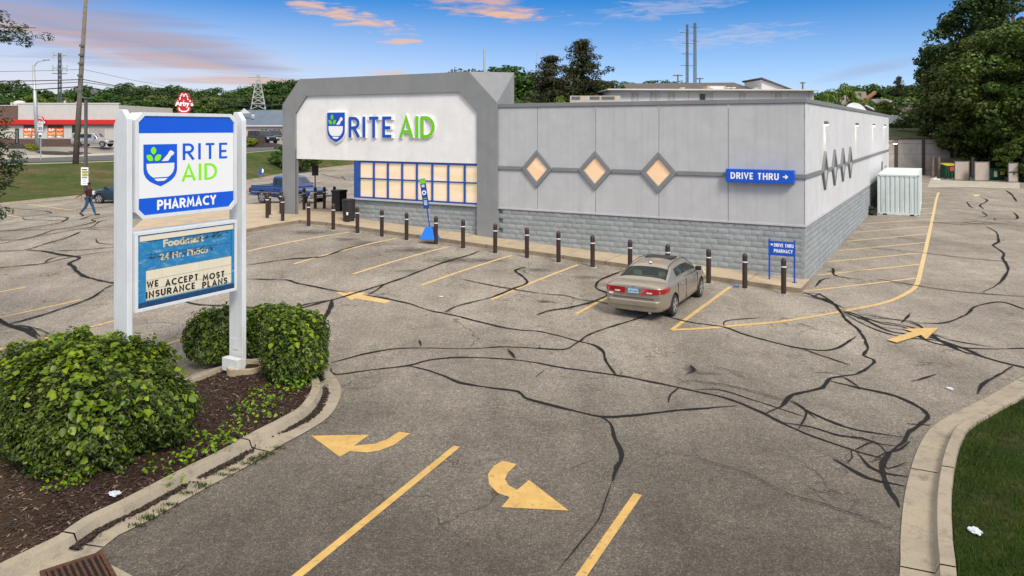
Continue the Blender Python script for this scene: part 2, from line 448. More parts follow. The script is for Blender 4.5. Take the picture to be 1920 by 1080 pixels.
# ------------------------------------------------------------------ terrain and lot
def grid_mesh(xs, ys, zf):
    nx, ny = len(xs), len(ys)
    vs = [(x, y, zf(x, y)) for y in ys for x in xs]
    fs = [(j * nx + i, j * nx + i + 1, (j + 1) * nx + i + 1, (j + 1) * nx + i) for j in range(ny - 1) for i in range(nx - 1)]
    b = MB(); b.v = vs; b.f = fs; b.m = [0] * len(fs); return b
def t_z(x, y):
    if y < 118: return -1.2
    z = -1.2 + 4.4 * sst((y - 118) / 32)
    if y > 300: z += 14 * sst((y - 300) / 500)
    return z
xs = [-3000, -1500, -800, -400, -250] + list(range(-200, 201, 20)) + [250, 400, 800, 1500, 3000]
ys = [-1500, -300, -60, -20, 20, 60, 110] + list(range(118, 160, 5)) + [180, 220, 300, 400, 550, 800, 1500, 4000]
structure(grid_mesh(xs, ys, t_z).build('ground', mat('far_ground', rough=1, var=0, fn=grass_fn((.03, .05, .015), (.045, .07, .02), (.07, .08, .03), .2))))
step = .5
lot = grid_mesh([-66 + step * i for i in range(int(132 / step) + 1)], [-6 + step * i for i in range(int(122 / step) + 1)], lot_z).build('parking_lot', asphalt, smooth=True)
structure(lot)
drape_n = [0]
def smooth_line(pts, per=.35):
    """Catmull-Rom through ground points, resampled"""
    P = [pts[0] * 2 - pts[1]] + list(pts) + [pts[-1] * 2 - pts[-2]]
    out = []
    for i in range(1, len(P) - 2):
        n = max(1, int((P[i + 1] - P[i]).length / per))
        n = min(n, 60)
        for k in range(n):
            t = k / n; a, b, c, d = P[i - 1:i + 3]
            out.append(.5 * ((2 * b) + (c - a) * t + (2 * a - 5 * b + 4 * c - d) * t * t + (3 * b - a - 3 * c + d) * t ** 3))
    out.append(P[-2]); return out
def ribbon(name, px_pts, width, mtl, dz, jag=0.0, smooth=True, parent=lot, taper=False, world_pts=None, kind='structure'):
    pts = world_pts or [G(*p) for p in px_pts]
    pts = [Vector((p.x, p.y, 0)) for p in pts]
    line = smooth_line(pts) if smooth and len(pts) > 2 and not jag else smooth_line(pts, .16 if jag and pts[0].y < 32 else .45)
    if jag:
        dx_ = dy_ = 0
        for i in range(1, len(line) - 1):
            dx_ = dx_ * .6 + rng.uniform(-1, 1); dy_ = dy_ * .6 + rng.uniform(-1, 1)
            line[i] = line[i] + Vector((dx_, dy_, 0)) * jag * .42
    mb = MB(); n = len(line)
    w = width if isinstance(width, (list, tuple)) else [width] * n
    L = []; jw = 0
    for i, p in enumerate(line):
        d = (line[min(i + 1, n - 1)] - line[max(i - 1, 0)]); d.normalize()
        s = Vector((-d.y, d.x, 0))
        wi = w[i * len(w) // n] * .5
        if jag: jw = jw * .5 + rng.uniform(-.36, .36); wi *= max(.35, 1 + jw)
        if taper: wi *= min(1, .3 + .25 * min(i, n - 1 - i))
        a, b = p + s * wi, p - s * wi
        L += [(a.x, a.y, lot_z(a.x, a.y) + dz), (b.x, b.y, lot_z(b.x, b.y) + dz)]
    mb.add(L, [(2 * i, 2 * i + 1, 2 * i + 3, 2 * i + 2) for i in range(n - 1)])
    o = mb.build(name, mtl, parent); o['kind'] = kind
    return o
def patch(name, px_pts, mtl, dz, parent=lot, kind='structure', world=None):
    P = world or [G(*p) for p in px_pts]
    bm = bmesh.new()
    f = bm.faces.new([bm.verts.new((p.x, p.y, 0)) for p in P])
    if f.normal.z < 0 or True: bm.normal_update()
    if bm.faces[:][0].normal.z < 0: bmesh.ops.reverse_faces(bm, faces=bm.faces[:])
    bmesh.ops.triangulate(bm, faces=bm.faces[:])
    for _ in range(5):
        es = [e for e in bm.edges if e.calc_length() > .8]
        if not es: break
        bmesh.ops.subdivide_edges(bm, edges=es, cuts=1)
        bmesh.ops.triangulate(bm, faces=[q for q in bm.faces if len(q.verts) > 3])
    for v in bm.verts: v.co.z = lot_z(v.co.x, v.co.y) + dz
    me = bpy.data.meshes.new(name); bm.to_mesh(me); bm.free(); me.materials.append(mtl)
    o = bpy.data.objects.new(name, me); COL.objects.link(o); o.parent = parent; o['kind'] = kind
    return o

# painted lines
LINES = [[(463, 471.5), (655, 435.5)], [(551, 495), (743, 447)], [(662, 514), (842, 462.5)], [(790, 535), (960, 479)], [(921, 562), (1084, 496.7)],
         [(1080, 589), (1222, 515)], [(1370, 537.5), (1259, 619)],
         [(-60, 558), (49, 538.5)], [(-60, 608), (151, 562)], [(-60, 670), (0, 655), (217, 601)], [(275, 657), (365, 629)],
         [(52.6, 383), (143.7, 394.8)], [(0, 400), (41.5, 408)], [(163, 377), (213, 383)], [(463, 383), (500, 388)]]
for l in LINES: ribbon('parking_line', l, .115, yellow, .006, smooth=False)
CURVE = [(1259, 619), (1320, 616), (1400, 609), (1480, 600.8), (1569, 586), (1658, 568), (1702, 549), (1718.5, 534), (1727, 504.5), (1738, 457), (1749.6, 403.7), (1755.6, 374), (1760, 360.7)]
ribbon('island_outline', CURVE, .15, yellow, .0075)
HATCH = [[(1720, 521.6), (1505, 546.5)], [(1725, 495.6), (1531.9, 516.3)], [(1731, 474.2), (1552.6, 491)], [(1735.4, 454.7), (1570.4, 470.4)], [(1738.7, 438.7), (1588, 452.6)],
         [(1742, 424.4), (1602, 435.7)], [(1745.8, 411), (1616, 420)], [(1748.8, 400), (1670, 406)], [(1751, 389.8), (1700, 393)], [(1753, 380), (1700, 383)], [(1756, 371), (1715, 373)], [(1758, 364), (1715, 365.5)]]
for l in HATCH: ribbon('hatch_line', l, .12, yellow, .006, smooth=False)
ribbon('lane_line', [(857, 837), (558, 1080), (380, 1222)], .125, yellow, .006, smooth=False)
ribbon('lane_line', [(1196, 927), (1090, 1080), (1000, 1210)], .125, yellow, .006, smooth=False)
patch('arrow_marking', [(583, 817.5), (692.6, 815.5), (664, 836), (702, 832.5), (726, 824), (748, 810), (769, 813), (739, 834.6), (711, 845.5), (688, 849), (655.5, 846.5), (637, 857)], yellow, .006)
patch('arrow_marking', [(942.5, 864.6), (968.9, 870.6), (951.7, 887.8), (947, 899), (954, 911), (970, 918.8), (992, 900.7), (1066.5, 958), (940, 951.6), (956, 933), (933, 924.8), (917, 908.6), (914.7, 890), (926, 873.9)], yellow, .006)
patch('arrow_marking', [(1663, 639.6), (1710, 624.5), (1694, 619), (1759, 617), (1736.8, 638.6), (1727, 630.5), (1681.5, 645)], yellow, .036)
patch('arrow_marking', [(628, 547.5), (689, 549.5), (678, 553), (733, 564.5), (722, 569.5), (665, 559.5), (660, 563)], yellow, .006)
patch('arrow_marking', [(470, 584), (500, 586), (545, 597), (530, 603), (490, 596)], yellow, .006)
patch('arrow_marking', [(1815, 363), (1827, 364.5), (1841, 365), (1836, 366), (1835, 368.2), (1826, 368), (1826, 366)], yellow, .006)
blue_paint = mat('blue_paint', (.2, .38, .5), .8, var=.3, vscale=6)
patch('blue_paint_patch', [(468, 386), (497, 384.5), (500, 389), (474, 391)], blue_paint, .006)
patch('blue_paint_patch', [(600, 382), (640, 378), (652, 381), (610, 386)], blue_paint, .006)

# tar seals over the cracks
W = .05
CR = [
 ([(620.8,680.4),(692.6,662.4),(762,653),(877.7,654),(947,650.8),(1016.5,654),(1058,655.4),(1083.6,642.5),(1104,628.6),(1141.5,614.7),(1215.5,591.6)], .06),
 ([(686.7,554),(733,561.7),(773,571.7),(806.7,583),(850,591.6),(924,610),(970,619),(1016.5,622.6),(1083.6,640),(1113.7,647),(1132,661),(1136.8,679.5),(1155,704)], .065),
 ([(620.8,691),(627.8,702.6),(692.6,694.8),(764,686.4),(808,675),(873,670),(970,675.8),(1062.8,691),(1155,704),(1240,720),(1304.5,733.6),(1369,749.8),(1433,776.6),(1492,806),(1605,846.4),(1659,861)], .06),
 ([(764,686),(794,693),(831,705),(864,718),(924,728),(970,735),(984,746.6),(1016.5,755.9),(1063,767.4),(1123,781),(1178.5,780.4),(1260,771),(1310,767),(1382,761.6)], .055),
 ([(1123,781),(1144,793),(1155,825),(1167,855),(1157.7,876),(1149,902.6)], .062),
 ([(1433,776.6),(1465.6,763),(1487,741.7),(1541,728),(1557,709.5),(1605,701),(1635,685),(1637.5,674.6),(1618.7,666.5),(1626.7,650),(1610.6,621),(1589,602),(1573,580.6),(1557,564.5),(1532.7,551),(1503,551)], .072),
 ([(1557,715),(1610.6,728),(1680,744),(1739.5,779),(1702,811.5),(1696.5,827.6),(1659,861),(1659,903),(1686,952)], .068),
 ([(1481.7,752),(1519,774),(1584,801),(1632,811.5),(1696.5,821)], .06),
 ([(1304.5,732),(1347,731),(1417,752),(1508.6,782)], .03), ([(1253.4,755),(1258,740),(1272,728)], .07),
 ([(1465.6,792.7),(1519,801),(1573,817),(1616,822),(1648,833),(1691,838)], .04),
 ([(1562,861),(1627,897.5),(1696.5,912.5)], .05), ([(1605,846),(1632,876),(1653.6,886.7),(1702,894.8)], .05),
 ([(1605,843.7),(1637.5,830),(1664,851.8)], .06), ([(1640,862),(1660,850),(1690,843),(1706,828)], .06), ([(1630,868),(1650,862),(1664,880),(1700,868)], .035),
 ([(1596,846),(1597,858),(1590,868)], .06), ([(1700,795),(1722,797),(1745,798)], .05), ([(1481,752),(1508,768),(1530,786)], .04), ([(1497,806),(1512,772),(1486,752)], .03),
 ([(1251,594),(1294,604.7),(1358,613.9),(1401,629),(1498,653),(1562,655.8),(1605,631.6)], .05), ([(1498,653),(1594.5,685.3)], .04), ([(1358,612.8),(1362,602),(1425,596.7)], .045),
 ([(1573,580),(1613,593),(1658,608),(1694,614),(1740,640),(1800,652),(1860,655),(1920,654),(1990,655)], .045),
 ([(1573,582),(1620,600),(1670,622),(1740,632),(1810,655),(1850,672),(1920,690),(1990,705)], .055),
 ([(1590,590),(1640,602),(1700,612),(1750,628),(1790,640),(1866,652)], .04), ([(1575,585),(1640,618),(1700,634),(1760,640),(1820,667)], .035),
 ([(1600,588),(1660,597),(1720,610),(1780,650),(1850,672)], .035), ([(1610,592),(1650,613),(1690,618),(1730,622),(1780,634)], .03), ([(1620,596),(1680,600),(1716,606),(1762,640),(1835,662)], .03),
 ([(1719,606),(1770,606),(1812,590),(1830,575),(1878,567),(1920,580),(1960,588)], .05), ([(1690,606),(1700,597),(1706,588)], .05),
 ([(1833,740),(1842,722),(1870,705),(1900,687)], .06), ([(1708,716),(1730,711),(1755,703)], .06), ([(1557,709),(1580,708),(1612,728)], .035), ([(1525,700),(1557,700),(1590,706)], .03),
 ([(1848,425),(1866.7,434.8),(1872.6,454),(1862,460),(1883,476),(1880,485),(1889,501.5),(1884.5,519),(1865,538.5),(1840,549)], .08),
 ([(1637,522),(1726,537),(1800,547.4),(1920,557),(1980,560)], .045), ([(1607.4,462.4),(1731.9,474.8),(1806,483.7),(1906.7,492.6),(1970,496)], .04), ([(1884,500),(1920,502)], .04),
 ([(1720,415),(1746.7,417),(1800,421),(1865,418.5),(1920,426)], .07), ([(1748,418),(1806,417),(1835,422),(1880,419)], .05), ([(1800,419),(1840,415),(1870,420)], .05),
 ([(1758.5,390.4),(1806,392.4),(1850,396),(1920,399)], .06), ([(1840.8,370.8),(1851.7,376.7),(1838,385),(1844,392.5)], .09), ([(1813,379),(1818,386.7),(1826.7,390.8)], .09),
 ([(1841,397),(1850,405),(1835,408)], .09), ([(1880,398),(1900,399),(1908,406.7),(1903,411.7),(1865,410),(1868,414)], .08), ([(1765,372),(1800,376),(1860,384),(1920,391)], .05), ([(1886,357),(1897,365),(1906,378)], .12), ([(1760,352),(1800,351),(1870,356)], .06),
 ([(1529.6,538),(1541,526),(1557,521.7)], .07), ([(1544,501.7),(1561,503.7),(1563,509.6),(1568.5,518),(1614.8,525)], .055), ([(1549,511),(1563,508),(1580,506)], .06), ([(1593,510),(1627,507.5)], .04),
 ([(1497,553),(1530,559.6),(1557,568),(1585,579)], .06), ([(1505,548),(1533,558),(1550,563),(1563,572)], .05), ([(1524,557),(1540,551)], .07),
 ([(900,470.7),(883,478),(840,490),(790,508),(746.7,525),(673,548),(623,563),(573,571.7),(540,583)], .055), ([(743,526.7),(720,535),(705,545),(690,553)], .05),
 ([(463,524),(520,525),(540,526),(556.7,531.7),(583,536.7),(626.7,546),(653,550)], .05),
 ([(833,586.7),(863,573),(923,558),(960,543),(986.7,531.7),(981.7,520),(966.7,508),(986.7,501.7)], .06), ([(860,523),(916.7,535),(973,545),(1020,552),(1060,555),(1090,563),(1120,566),(1150,573)], .04),
 ([(1006.7,591.7),(1033,583),(1066.7,578),(1106.7,568),(1140,553),(1120,543),(1118,535),(1126.7,525),(1166.7,509)], .055), ([(623,563),(618,580),(606.7,596.7),(583,610)], .095),
 ([(463,498),(540,487),(600,482.7),(626.7,475),(650,466.7),(686.7,458)], .055), ([(342,563),(370,572),(430,574),(463,577),(500,583),(522,591),(560,580),(623,563)], .06),
 ([(12,390),(44,392.6),(83,396),(96,400),(71,403.7),(37,406.7),(0,410)], .06), ([(96,400),(133,396),(163,392),(213,386)], .05), ([(41,408),(53,412.6),(127,413.8),(148,412.6),(173,404)], .05),
 ([(74,404.7),(123,407.8),(126,411),(115.5,417),(103.7,420),(19,433),(-60,438)], .07), ([(-60,434),(0,433),(103.7,431),(148,429.6),(213,433)], .045),
 ([(-60,450),(34,450),(80,439),(104,431),(141,426),(179,416),(173,412),(213,403.7)], .06), ([(-60,467),(0,458),(34,450.8),(133,432.6),(172,426),(187,415.5),(213,411)], .06),
 ([(-60,473),(0,472),(49,469),(83,458.5),(123,447),(152.6,434.8)], .07), ([(49,469.6),(83,472),(118.5,479),(149.6,484),(130,494),(138,500),(150,515),(180,525),(213,532),(230,536)], .09),
 ([(-60,508),(30,500),(80,495),(133,483),(230,468)], .06), ([(83,494),(95,486),(121,480)], .05), ([(98,471),(145,470),(230,463)], .05), ([(-40,618),(0,612),(40,603),(100,585),(170,560),(200,540),(225,531)], .06),
 ([(-40,590),(0,603),(20,612),(50,622),(70,636)], .10), ([(10,612),(50,614),(75,632)], .06), ([(180,448),(183,456),(213,460)], .05), ([(190,450),(230,446)], .05), ([(30,610),(70,618),(100,632)], .03),
 ([(600,326),(625,332),(650,336)], .08), ([(575,345),(620,340),(655,337)], .06), ([(640,330),(648,338)], .08),
 ([(952,657),(960,665),(966,673)], .09), ([(786,640),(790,650)], .09), ([(1004,710),(1020,697),(1036,690)], .02), ([(984,746),(1000,757),(1026,763)], .04),
 ([(1287,703),(1302,695),(1294,687),(1285,690)], .07), ([(1340,690),(1375,697),(1410,706)], .035), ([(1365,697),(1400,712),(1418,713)], .03), ([(1270,722),(1300,716),(1380,728),(1480,755)], .022),
 ([(1149,902),(1133,950),(1123,978),(1090,1020),(1044,1077)], .014), ([(1067,888),(1075,880),(1115,865)], .012), ([(1300,860),(1400,890),(1480,930),(1550,950),(1620,975),(1690,1005)], .012)]
for i, (p, w) in enumerate(CR):
    ribbon('crack_seal', p, w * (1.32 if w < .06 else 1.15), seal, .0095 + .00025 * i, jag=min(.045, w * .45), taper=True)

# ------------------------------------------------------------------ kerbs and the planted islands
def strip(name, A, B, za, zb, mtl, parent=None, skirt=None, sub=1):
    """surface between two ground polylines of equal count; za, zb heights above the lot"""
    mb = MB(); n = len(A)
    vs = []
    for a, b in zip(A, B):
        vs += [(a.x, a.y, lot_z(a.x, a.y) + za), (b.x, b.y, lot_z(b.x, b.y) + zb)]
    mb.add(vs, [(2 * i, 2 * i + 1, 2 * i + 3, 2 * i + 2) for i in range(n - 1)])
    if skirt:
        o = len(mb.v)
        mb.add([(v[0], v[1], v[2]) for v in vs[::2]] + [(v[0], v[1], lot_z(v[0], v[1]) - .05) for v in vs[::2]], [(i, i + 1, n + i + 1, n + i) for i in range(n - 1)])
    return mb
def resample(pts, n):
    pts = smooth_line([Vector((p.x, p.y, 0)) for p in pts], .15)
    L = [0]
    for i in range(1, len(pts)): L.append(L[-1] + (pts[i] - pts[i - 1]).length)
    out = []
    j = 0
    for k in range(n):
        t = L[-1] * k / (n - 1)
        while j < len(L) - 2 and L[j + 1] < t: j += 1
        u = (t - L[j]) / max(1e-6, L[j + 1] - L[j]); out.append(pts[j].lerp(pts[j + 1], min(1, u)))
    return out
def offset(line, d):
    out = []
    for i, p in enumerate(line):
        t = (line[min(i + 1, len(line) - 1)] - line[max(i - 1, 0)]).normalized()
        out.append(p + Vector((-t.y, t.x, 0)) * d)
    return out
def kerb_run(line, side_, gutter, parent_name, seg_len=3.0, face_h=.15, top_w=.16):
    """a gutter pan and a raised kerb built as separate cast sections with open joints"""
    n = len(line)
    lens = [0]
    for i in range(1, n): lens.append(lens[-1] + (line[i] - line[i - 1]).length)
    root = thing(parent_name, (0, 0, 0)); root['kind'] = 'structure'
    rows = [offset(line, side_ * d) for d in (0, gutter, gutter + .05, gutter + .05 + top_w, gutter + .07 + top_w)]
    hs = [.012, .028, face_h, face_h + .01, face_h - .1]
    k0 = 0; tgt = seg_len
    for i in range(1, n):
        if lens[i] >= tgt or i == n - 1:
            mb = MB(); vs = []
            idx = list(range(k0, i + 1))
            for j in idx:
                f0 = .012 if j == k0 else 0; 
                for r_, h in zip(rows, hs):
                    p = r_[j]
                    if j == k0 and j + 1 < n: p = p.lerp(r_[j + 1], .025 / max(.05, (r_[j + 1] - r_[j]).length))
                    vs.append((p.x, p.y, lot_z(p.x, p.y) + h + (.003 * (len(root.children) % 3))))
            m = len(rows); fs = []
            for q in range(len(idx) - 1):
                for r_ in range(m - 1):
                    a = q * m + r_; fs.append((a, a + m, a + m + 1, a + 1))
            if side_ > 0: fs = [tuple(reversed(f)) for f in fs]
            mb.add(vs, fs)
            o = mb.build('kerb_section', concrete, root, angle=25); o['kind'] = 'structure'
            k0 = i; tgt = lens[i] + seg_len
    return root, rows
# island under the pylon sign: outer (asphalt) edge of its gutter, running from the drain round the tip and back behind
isl = [(-420, 1330), (-60, 1165), (60, 1103), (178, 1040), (217.5, 1008), (278, 978), (393, 913), (463, 876), (523, 839), (574, 811), (615.5, 783.6), (636, 752), (639, 727), (620, 698), (585, 682), (530, 672), (460, 677), (379, 697), (345, 711), (250, 738), (60, 770), (-200, 808), (-600, 860)]
isl_l = resample([G(*p) for p in isl], 150)
isl_kerb, rows = kerb_run(isl_l, 1, .36, 'kerb')
# mulch surface: a gentle mound filled between the kerb's back edges
def fill_bed(name, edge, mtl, h0, h1, res=.16):
    bm = bmesh.new(); from_pts = [(p.x, p.y) for p in edge]
    x0 = min(p[0] for p in from_pts); x1 = max(p[0] for p in from_pts); y0 = min(p[1] for p in from_pts); y1 = max(p[1] for p in from_pts)
    def inside(x, y):
        c = False; j = len(from_pts) - 1
        for i in range(len(from_pts)):
            xi, yi = from_pts[i]; xj, yj = from_pts[j]
            if (yi > y) != (yj > y) and x < (xj - xi) * (y - yi) / (yj - yi) + xi: c = not c
            j = i
        return c
    ea = np.array(from_pts)
    f = bm.faces.new([bm.verts.new((x, y, 0)) for x, y in from_pts])
    bm.normal_update()
    bmesh.ops.triangulate(bm, faces=bm.faces[:])
    for _ in range(7):
        es = [e for e in bm.edges if e.calc_length() > res * 2.2]
        if not es: break
        bmesh.ops.subdivide_edges(bm, edges=es, cuts=1)
        bmesh.ops.triangulate(bm, faces=[q for q in bm.faces if len(q.verts) > 3])
    r_ = random.Random(3)
    for v in bm.verts:
        d = float(np.min(np.hypot(ea[:, 0] - v.co.x, ea[:, 1] - v.co.y)))
        v.co.z = lot_z(v.co.x, v.co.y) + h0 + (h1 - h0) * sst(d / 1.3) + (r_.uniform(-.02, .02) if d > .1 else 0)
    bmesh.ops.recalc_face_normals(bm, faces=bm.faces[:])
    if sum(q.normal.z for q in bm.faces) < 0: bmesh.ops.reverse_faces(bm, faces=bm.faces[:])
    me = bpy.data.meshes.new(name); bm.to_mesh(me); bm.free(); me.materials.append(mtl)
    me.polygons.foreach_set('use_smooth', [True] * len(me.polygons))
    o = bpy.data.objects.new(name, me); COL.objects.link(o); o['kind'] = 'structure'
    return o, inside
bed, in_bed = fill_bed('mulch_bed', rows[4], mulch_m, .09, .2)
# right-hand verge
rk = [(1655, 1400), (1687, 1080), (1688.5, 1010), (1696.5, 929.7), (1712.7, 865), (1728.8, 827.6), (1750, 800), (1804, 768.6), (1857.7, 741.7), (1920, 706.8), (2060, 640), (2300, 560)]
rk_l = resample([G(*p) for p in rk], 120)
rk_kerb, rrows = kerb_run(rk_l, -1, .37, 'kerb')
vb = list(rrows[4]); e0, e1 = vb[0], vb[-1]
verge_poly = vb + [Vector((e1.x + 12, e1.y, 0)), Vector((e1.x + 12, e0.y - 1, 0)), Vector((e0.x, e0.y - 1, 0))]
verge, in_verge = fill_bed('grass_verge', verge_poly, grass_soil, .12, .16, .4)

# drain inlet at the lower left
dr = thing('storm_drain', G(150, 1092), R(40), 'rusty slotted storm drain grate set in the gutter at the lower left edge', 'drain')
rust = mat('rusty_iron', (.11, .055, .035), .8, .6, var=.4, vscale=25, bump=.003, bscale=80)
black = mat('black_void', (.008, .008, .008), 1, var=0)
mb = MB().box(-.3, .3, -.42, .42, .02, .03); mb.build('pit', black, dr)
mb = MB()
for (a, b, c, d) in ((-.34, .34, -.46, -.40), (-.34, .34, .40, .46), (-.34, -.29, -.4, .4), (.29, .34, -.4, .4)): mb.box(a, b, c, d, .028, .06)
mb.build('grate_frame', rust, dr, bevel=.004)
for i in range(9):
    x = -.26 + i * .065
    MB().box(x - .014, x + .014, -.4, .4, .031, .056).build('bar', rust, dr)
apron = patch('drain_apron', [(-40, 1180), (40, 1105), (172, 1041), (250, 1082), (262, 1130), (180, 1240)], concrete, .010)

# dark leaf litter lying in the gutter of the island
def litter(name, rows_a, rows_b, n, mtl, sz, idx_rng, label=None, seed=1, lo=.5, hi=1.0):
    r_ = random.Random(seed); mb = MB()
    cl = [r_.uniform(*idx_rng) for _ in range(26)]
    for k in range(n):
        i = r_.gauss(r_.choice(cl), 1.4); i = max(idx_rng[0], min(idx_rng[1] - 1.01, i)); i0 = int(i)
        a = rows_a[i0].lerp(rows_a[i0 + 1], i - i0); b = rows_b[i0].lerp(rows_b[i0 + 1], i - i0)
        p = a.lerp(b, min(1.0, max(0, r_.gauss(.86, .09)))); s = sz * r_.uniform(.4, 1.5); t = r_.uniform(0, 6.28)
        z = lot_z(p.x, p.y) + .03 + r_.uniform(0, .012)
        c, d = math.cos(t) * s, math.sin(t) * s
        mb.add([(p.x + c, p.y + d, z), (p.x - d * .5, p.y + c * .5, z + r_.uniform(0, .02)), (p.x - c, p.y - d, z), (p.x + d * .5, p.y - c * .5, z + r_.uniform(0, .02))], [(0, 1, 2, 3)])
    o = mb.build(name, mtl); o['kind'] = 'stuff'; return o
leaf_dirt = mat('leaf_dirt', (.035, .022, .016), .95, var=.5, vscale=20)
litter('leaf_litter', rows[0], rows[1], 5200, leaf_dirt, .032, (20, 96))
# mulch chips
def chips(n, seed, mtls, inside, bb, zf, s0, s1, name, el=.25):
    r_ = random.Random(seed); mb = MB(); k = 0
    while k < n:
        x, y = r_.uniform(bb[0], bb[1]), r_.uniform(bb[2], bb[3])
        if not inside(x, y): 
            k += .02; continue
        k += 1; t = r_.uniform(0, 6.28); s = r_.uniform(s0, s1); w = s * el * r_.uniform(.5, 1.4)
        c, d = math.cos(t), math.sin(t); z = zf(x, y) + r_.uniform(.0, .015); ti = r_.uniform(-.4, .4) * s
        mb.cm = 0 if r_.random() > .12 else 1
        mb.add([(x + c * s - d * w, y + d * s + c * w, z + ti), (x - c * s - d * w, y - d * s + c * w, z - ti), (x - c * s + d * w, y - d * s - c * w, z - ti + .004), (x + c * s + d * w, y + d * s - c * w, z + ti + .004)], [(0, 1, 2, 3)])
    o = mb.build(name, mtls); o['kind'] = 'stuff'; return o
isl_e = np.array([(p.x, p.y) for p in rows[4]])
def bed_z(x, y):
    d = float(np.min(np.hypot(isl_e[:, 0] - x, isl_e[:, 1] - y)))
    return lot_z(x, y) + .09 + .11 * sst(d / 1.3)
m1 = mat('bark_chip', (.048, .030, .023), .95, var=.5, vscale=14); m2 = mat('pale_chip', (.22, .15, .11), .95, var=.4, vscale=14)
chips(14000, 5, [m1, m2], in_bed, (-8.5, -2.2, 6.2, 16.5), bed_z, .012, .05, 'bark_mulch')
# ------------------------------------------------------------------ lettering
def arc(cx, cy, rx, ry, a0, a1, n=10):
    return [(cx + rx * math.cos(R(a0 + (a1 - a0) * k / n)), cy + ry * math.sin(R(a0 + (a1 - a0) * k / n))) for k in range(n + 1)]
GL = {  # centre-line strokes inside a box of the given width and height 1
 'R': (.56, [[(0, 0), (0, 1)], [(0, 1), (.26, 1)] + arc(.26, .73, .27, .27, 90, -90)[1:] + [(0, .46)], [(.24, .46), (.54, 0)]]),
 'I': (.0, [[(0, 0), (0, 1)]]),
 'T': (.56, [[(0, 1), (.56, 1)], [(.28, 1), (.28, 0)]]),
 'E': (.46, [[(.46, 1), (0, 1), (0, 0), (.46, 0)], [(0, .47), (.40, .47)]]),
 'A': (.64, [[(0, 0), (.32, 1), (.64, 0)], [(.11, .26), (.53, .26)]]),
 'D': (.62, [[(0, 0), (0, 1), (.2, 1)] + arc(.2, .5, .42, .5, 90, -90, 16)[1:] + [(0, 0)]]),
 'P': (.5, [[(0, 0), (0, 1)], [(0, 1), (.24, 1)] + arc(.24, .72, .26, .28, 90, -90)[1:] + [(0, .44)]]),
 'H': (.6, [[(0, 0), (0, 1)], [(.6, 0), (.6, 1)], [(0, .5), (.6, .5)]]),
 'M': (.8, [[(0, 0), (.1, 1), (.4, .25), (.7, 1), (.8, 0)]]),
 'C': (.66, [arc(.46, .5, .46, .5, 55, 305, 18)]),
 'Y': (.6, [[(0, 1), (.3, .5), (.6, 1)], [(.3, .5), (.3, 0)]]),
 'V': (.62, [[(0, 1), (.31, 0), (.62, 1)]]),
 'U': (.56, [[(0, 1), (0, .3)] + arc(.28, .3, .28, .3, 180, 360, 12)[1:] + [(.56, 1)]]),
 'N': (.6, [[(0, 0), (0, 1), (.6, 0), (.6, 1)]]),
 'O': (.84, [arc(.42, .5, .42, .5, 0, 360, 24)]),
 'S': (.46, [arc(.24, .75, .22, .25, 30, 270, 10) + arc(.24, .25, .24, .25, 90, -150, 10)[1:]]),
 'L': (.42, [[(0, 1), (0, 0), (.42, 0)]]),
 'W': (.9, [[(0, 1), (.22, 0), (.45, .9), (.68, 0), (.9, 1)]]),
 '>': (.8, [[(0, .5), (.78, .5)], [(.44, .84), (.8, .5), (.44, .16)]]),
}
def stroke_poly(pts, t):
    n = len(pts); Lf = []; Rt = []
    closed = n > 4 and math.dist(pts[0], pts[-1]) < 1e-4
    for i, p in enumerate(pts):
        a = pts[i - 1] if i else (pts[-2] if closed else None); b = pts[i + 1] if i < n - 1 else (pts[1] if closed else None)
        def dr(u, v):
            l = math.dist(u, v); return ((v[0] - u[0]) / l, (v[1] - u[1]) / l)
        d1 = dr(a, p) if a else None; d2 = dr(p, b) if b else None
        if d1 and d2:
            nx, ny = -(d1[1] + d2[1]), d1[0] + d2[0]; l = math.hypot(nx, ny)
            if l < 1e-3: nx, ny, k = -d1[1], d1[0], 1
            else:
                nx /= l; ny /= l; k = min(2.2, 1 / max(.2, (nx * -d1[1] + ny * d1[0])))
        else:
            d = d1 or d2; nx, ny, k = -d[1], d[0], 1
        Lf.append((p[0] + nx * t / 2 * k, p[1] + ny * t / 2 * k)); Rt.append((p[0] - nx * t / 2 * k, p[1] - ny * t / 2 * k))
    return Lf, Rt
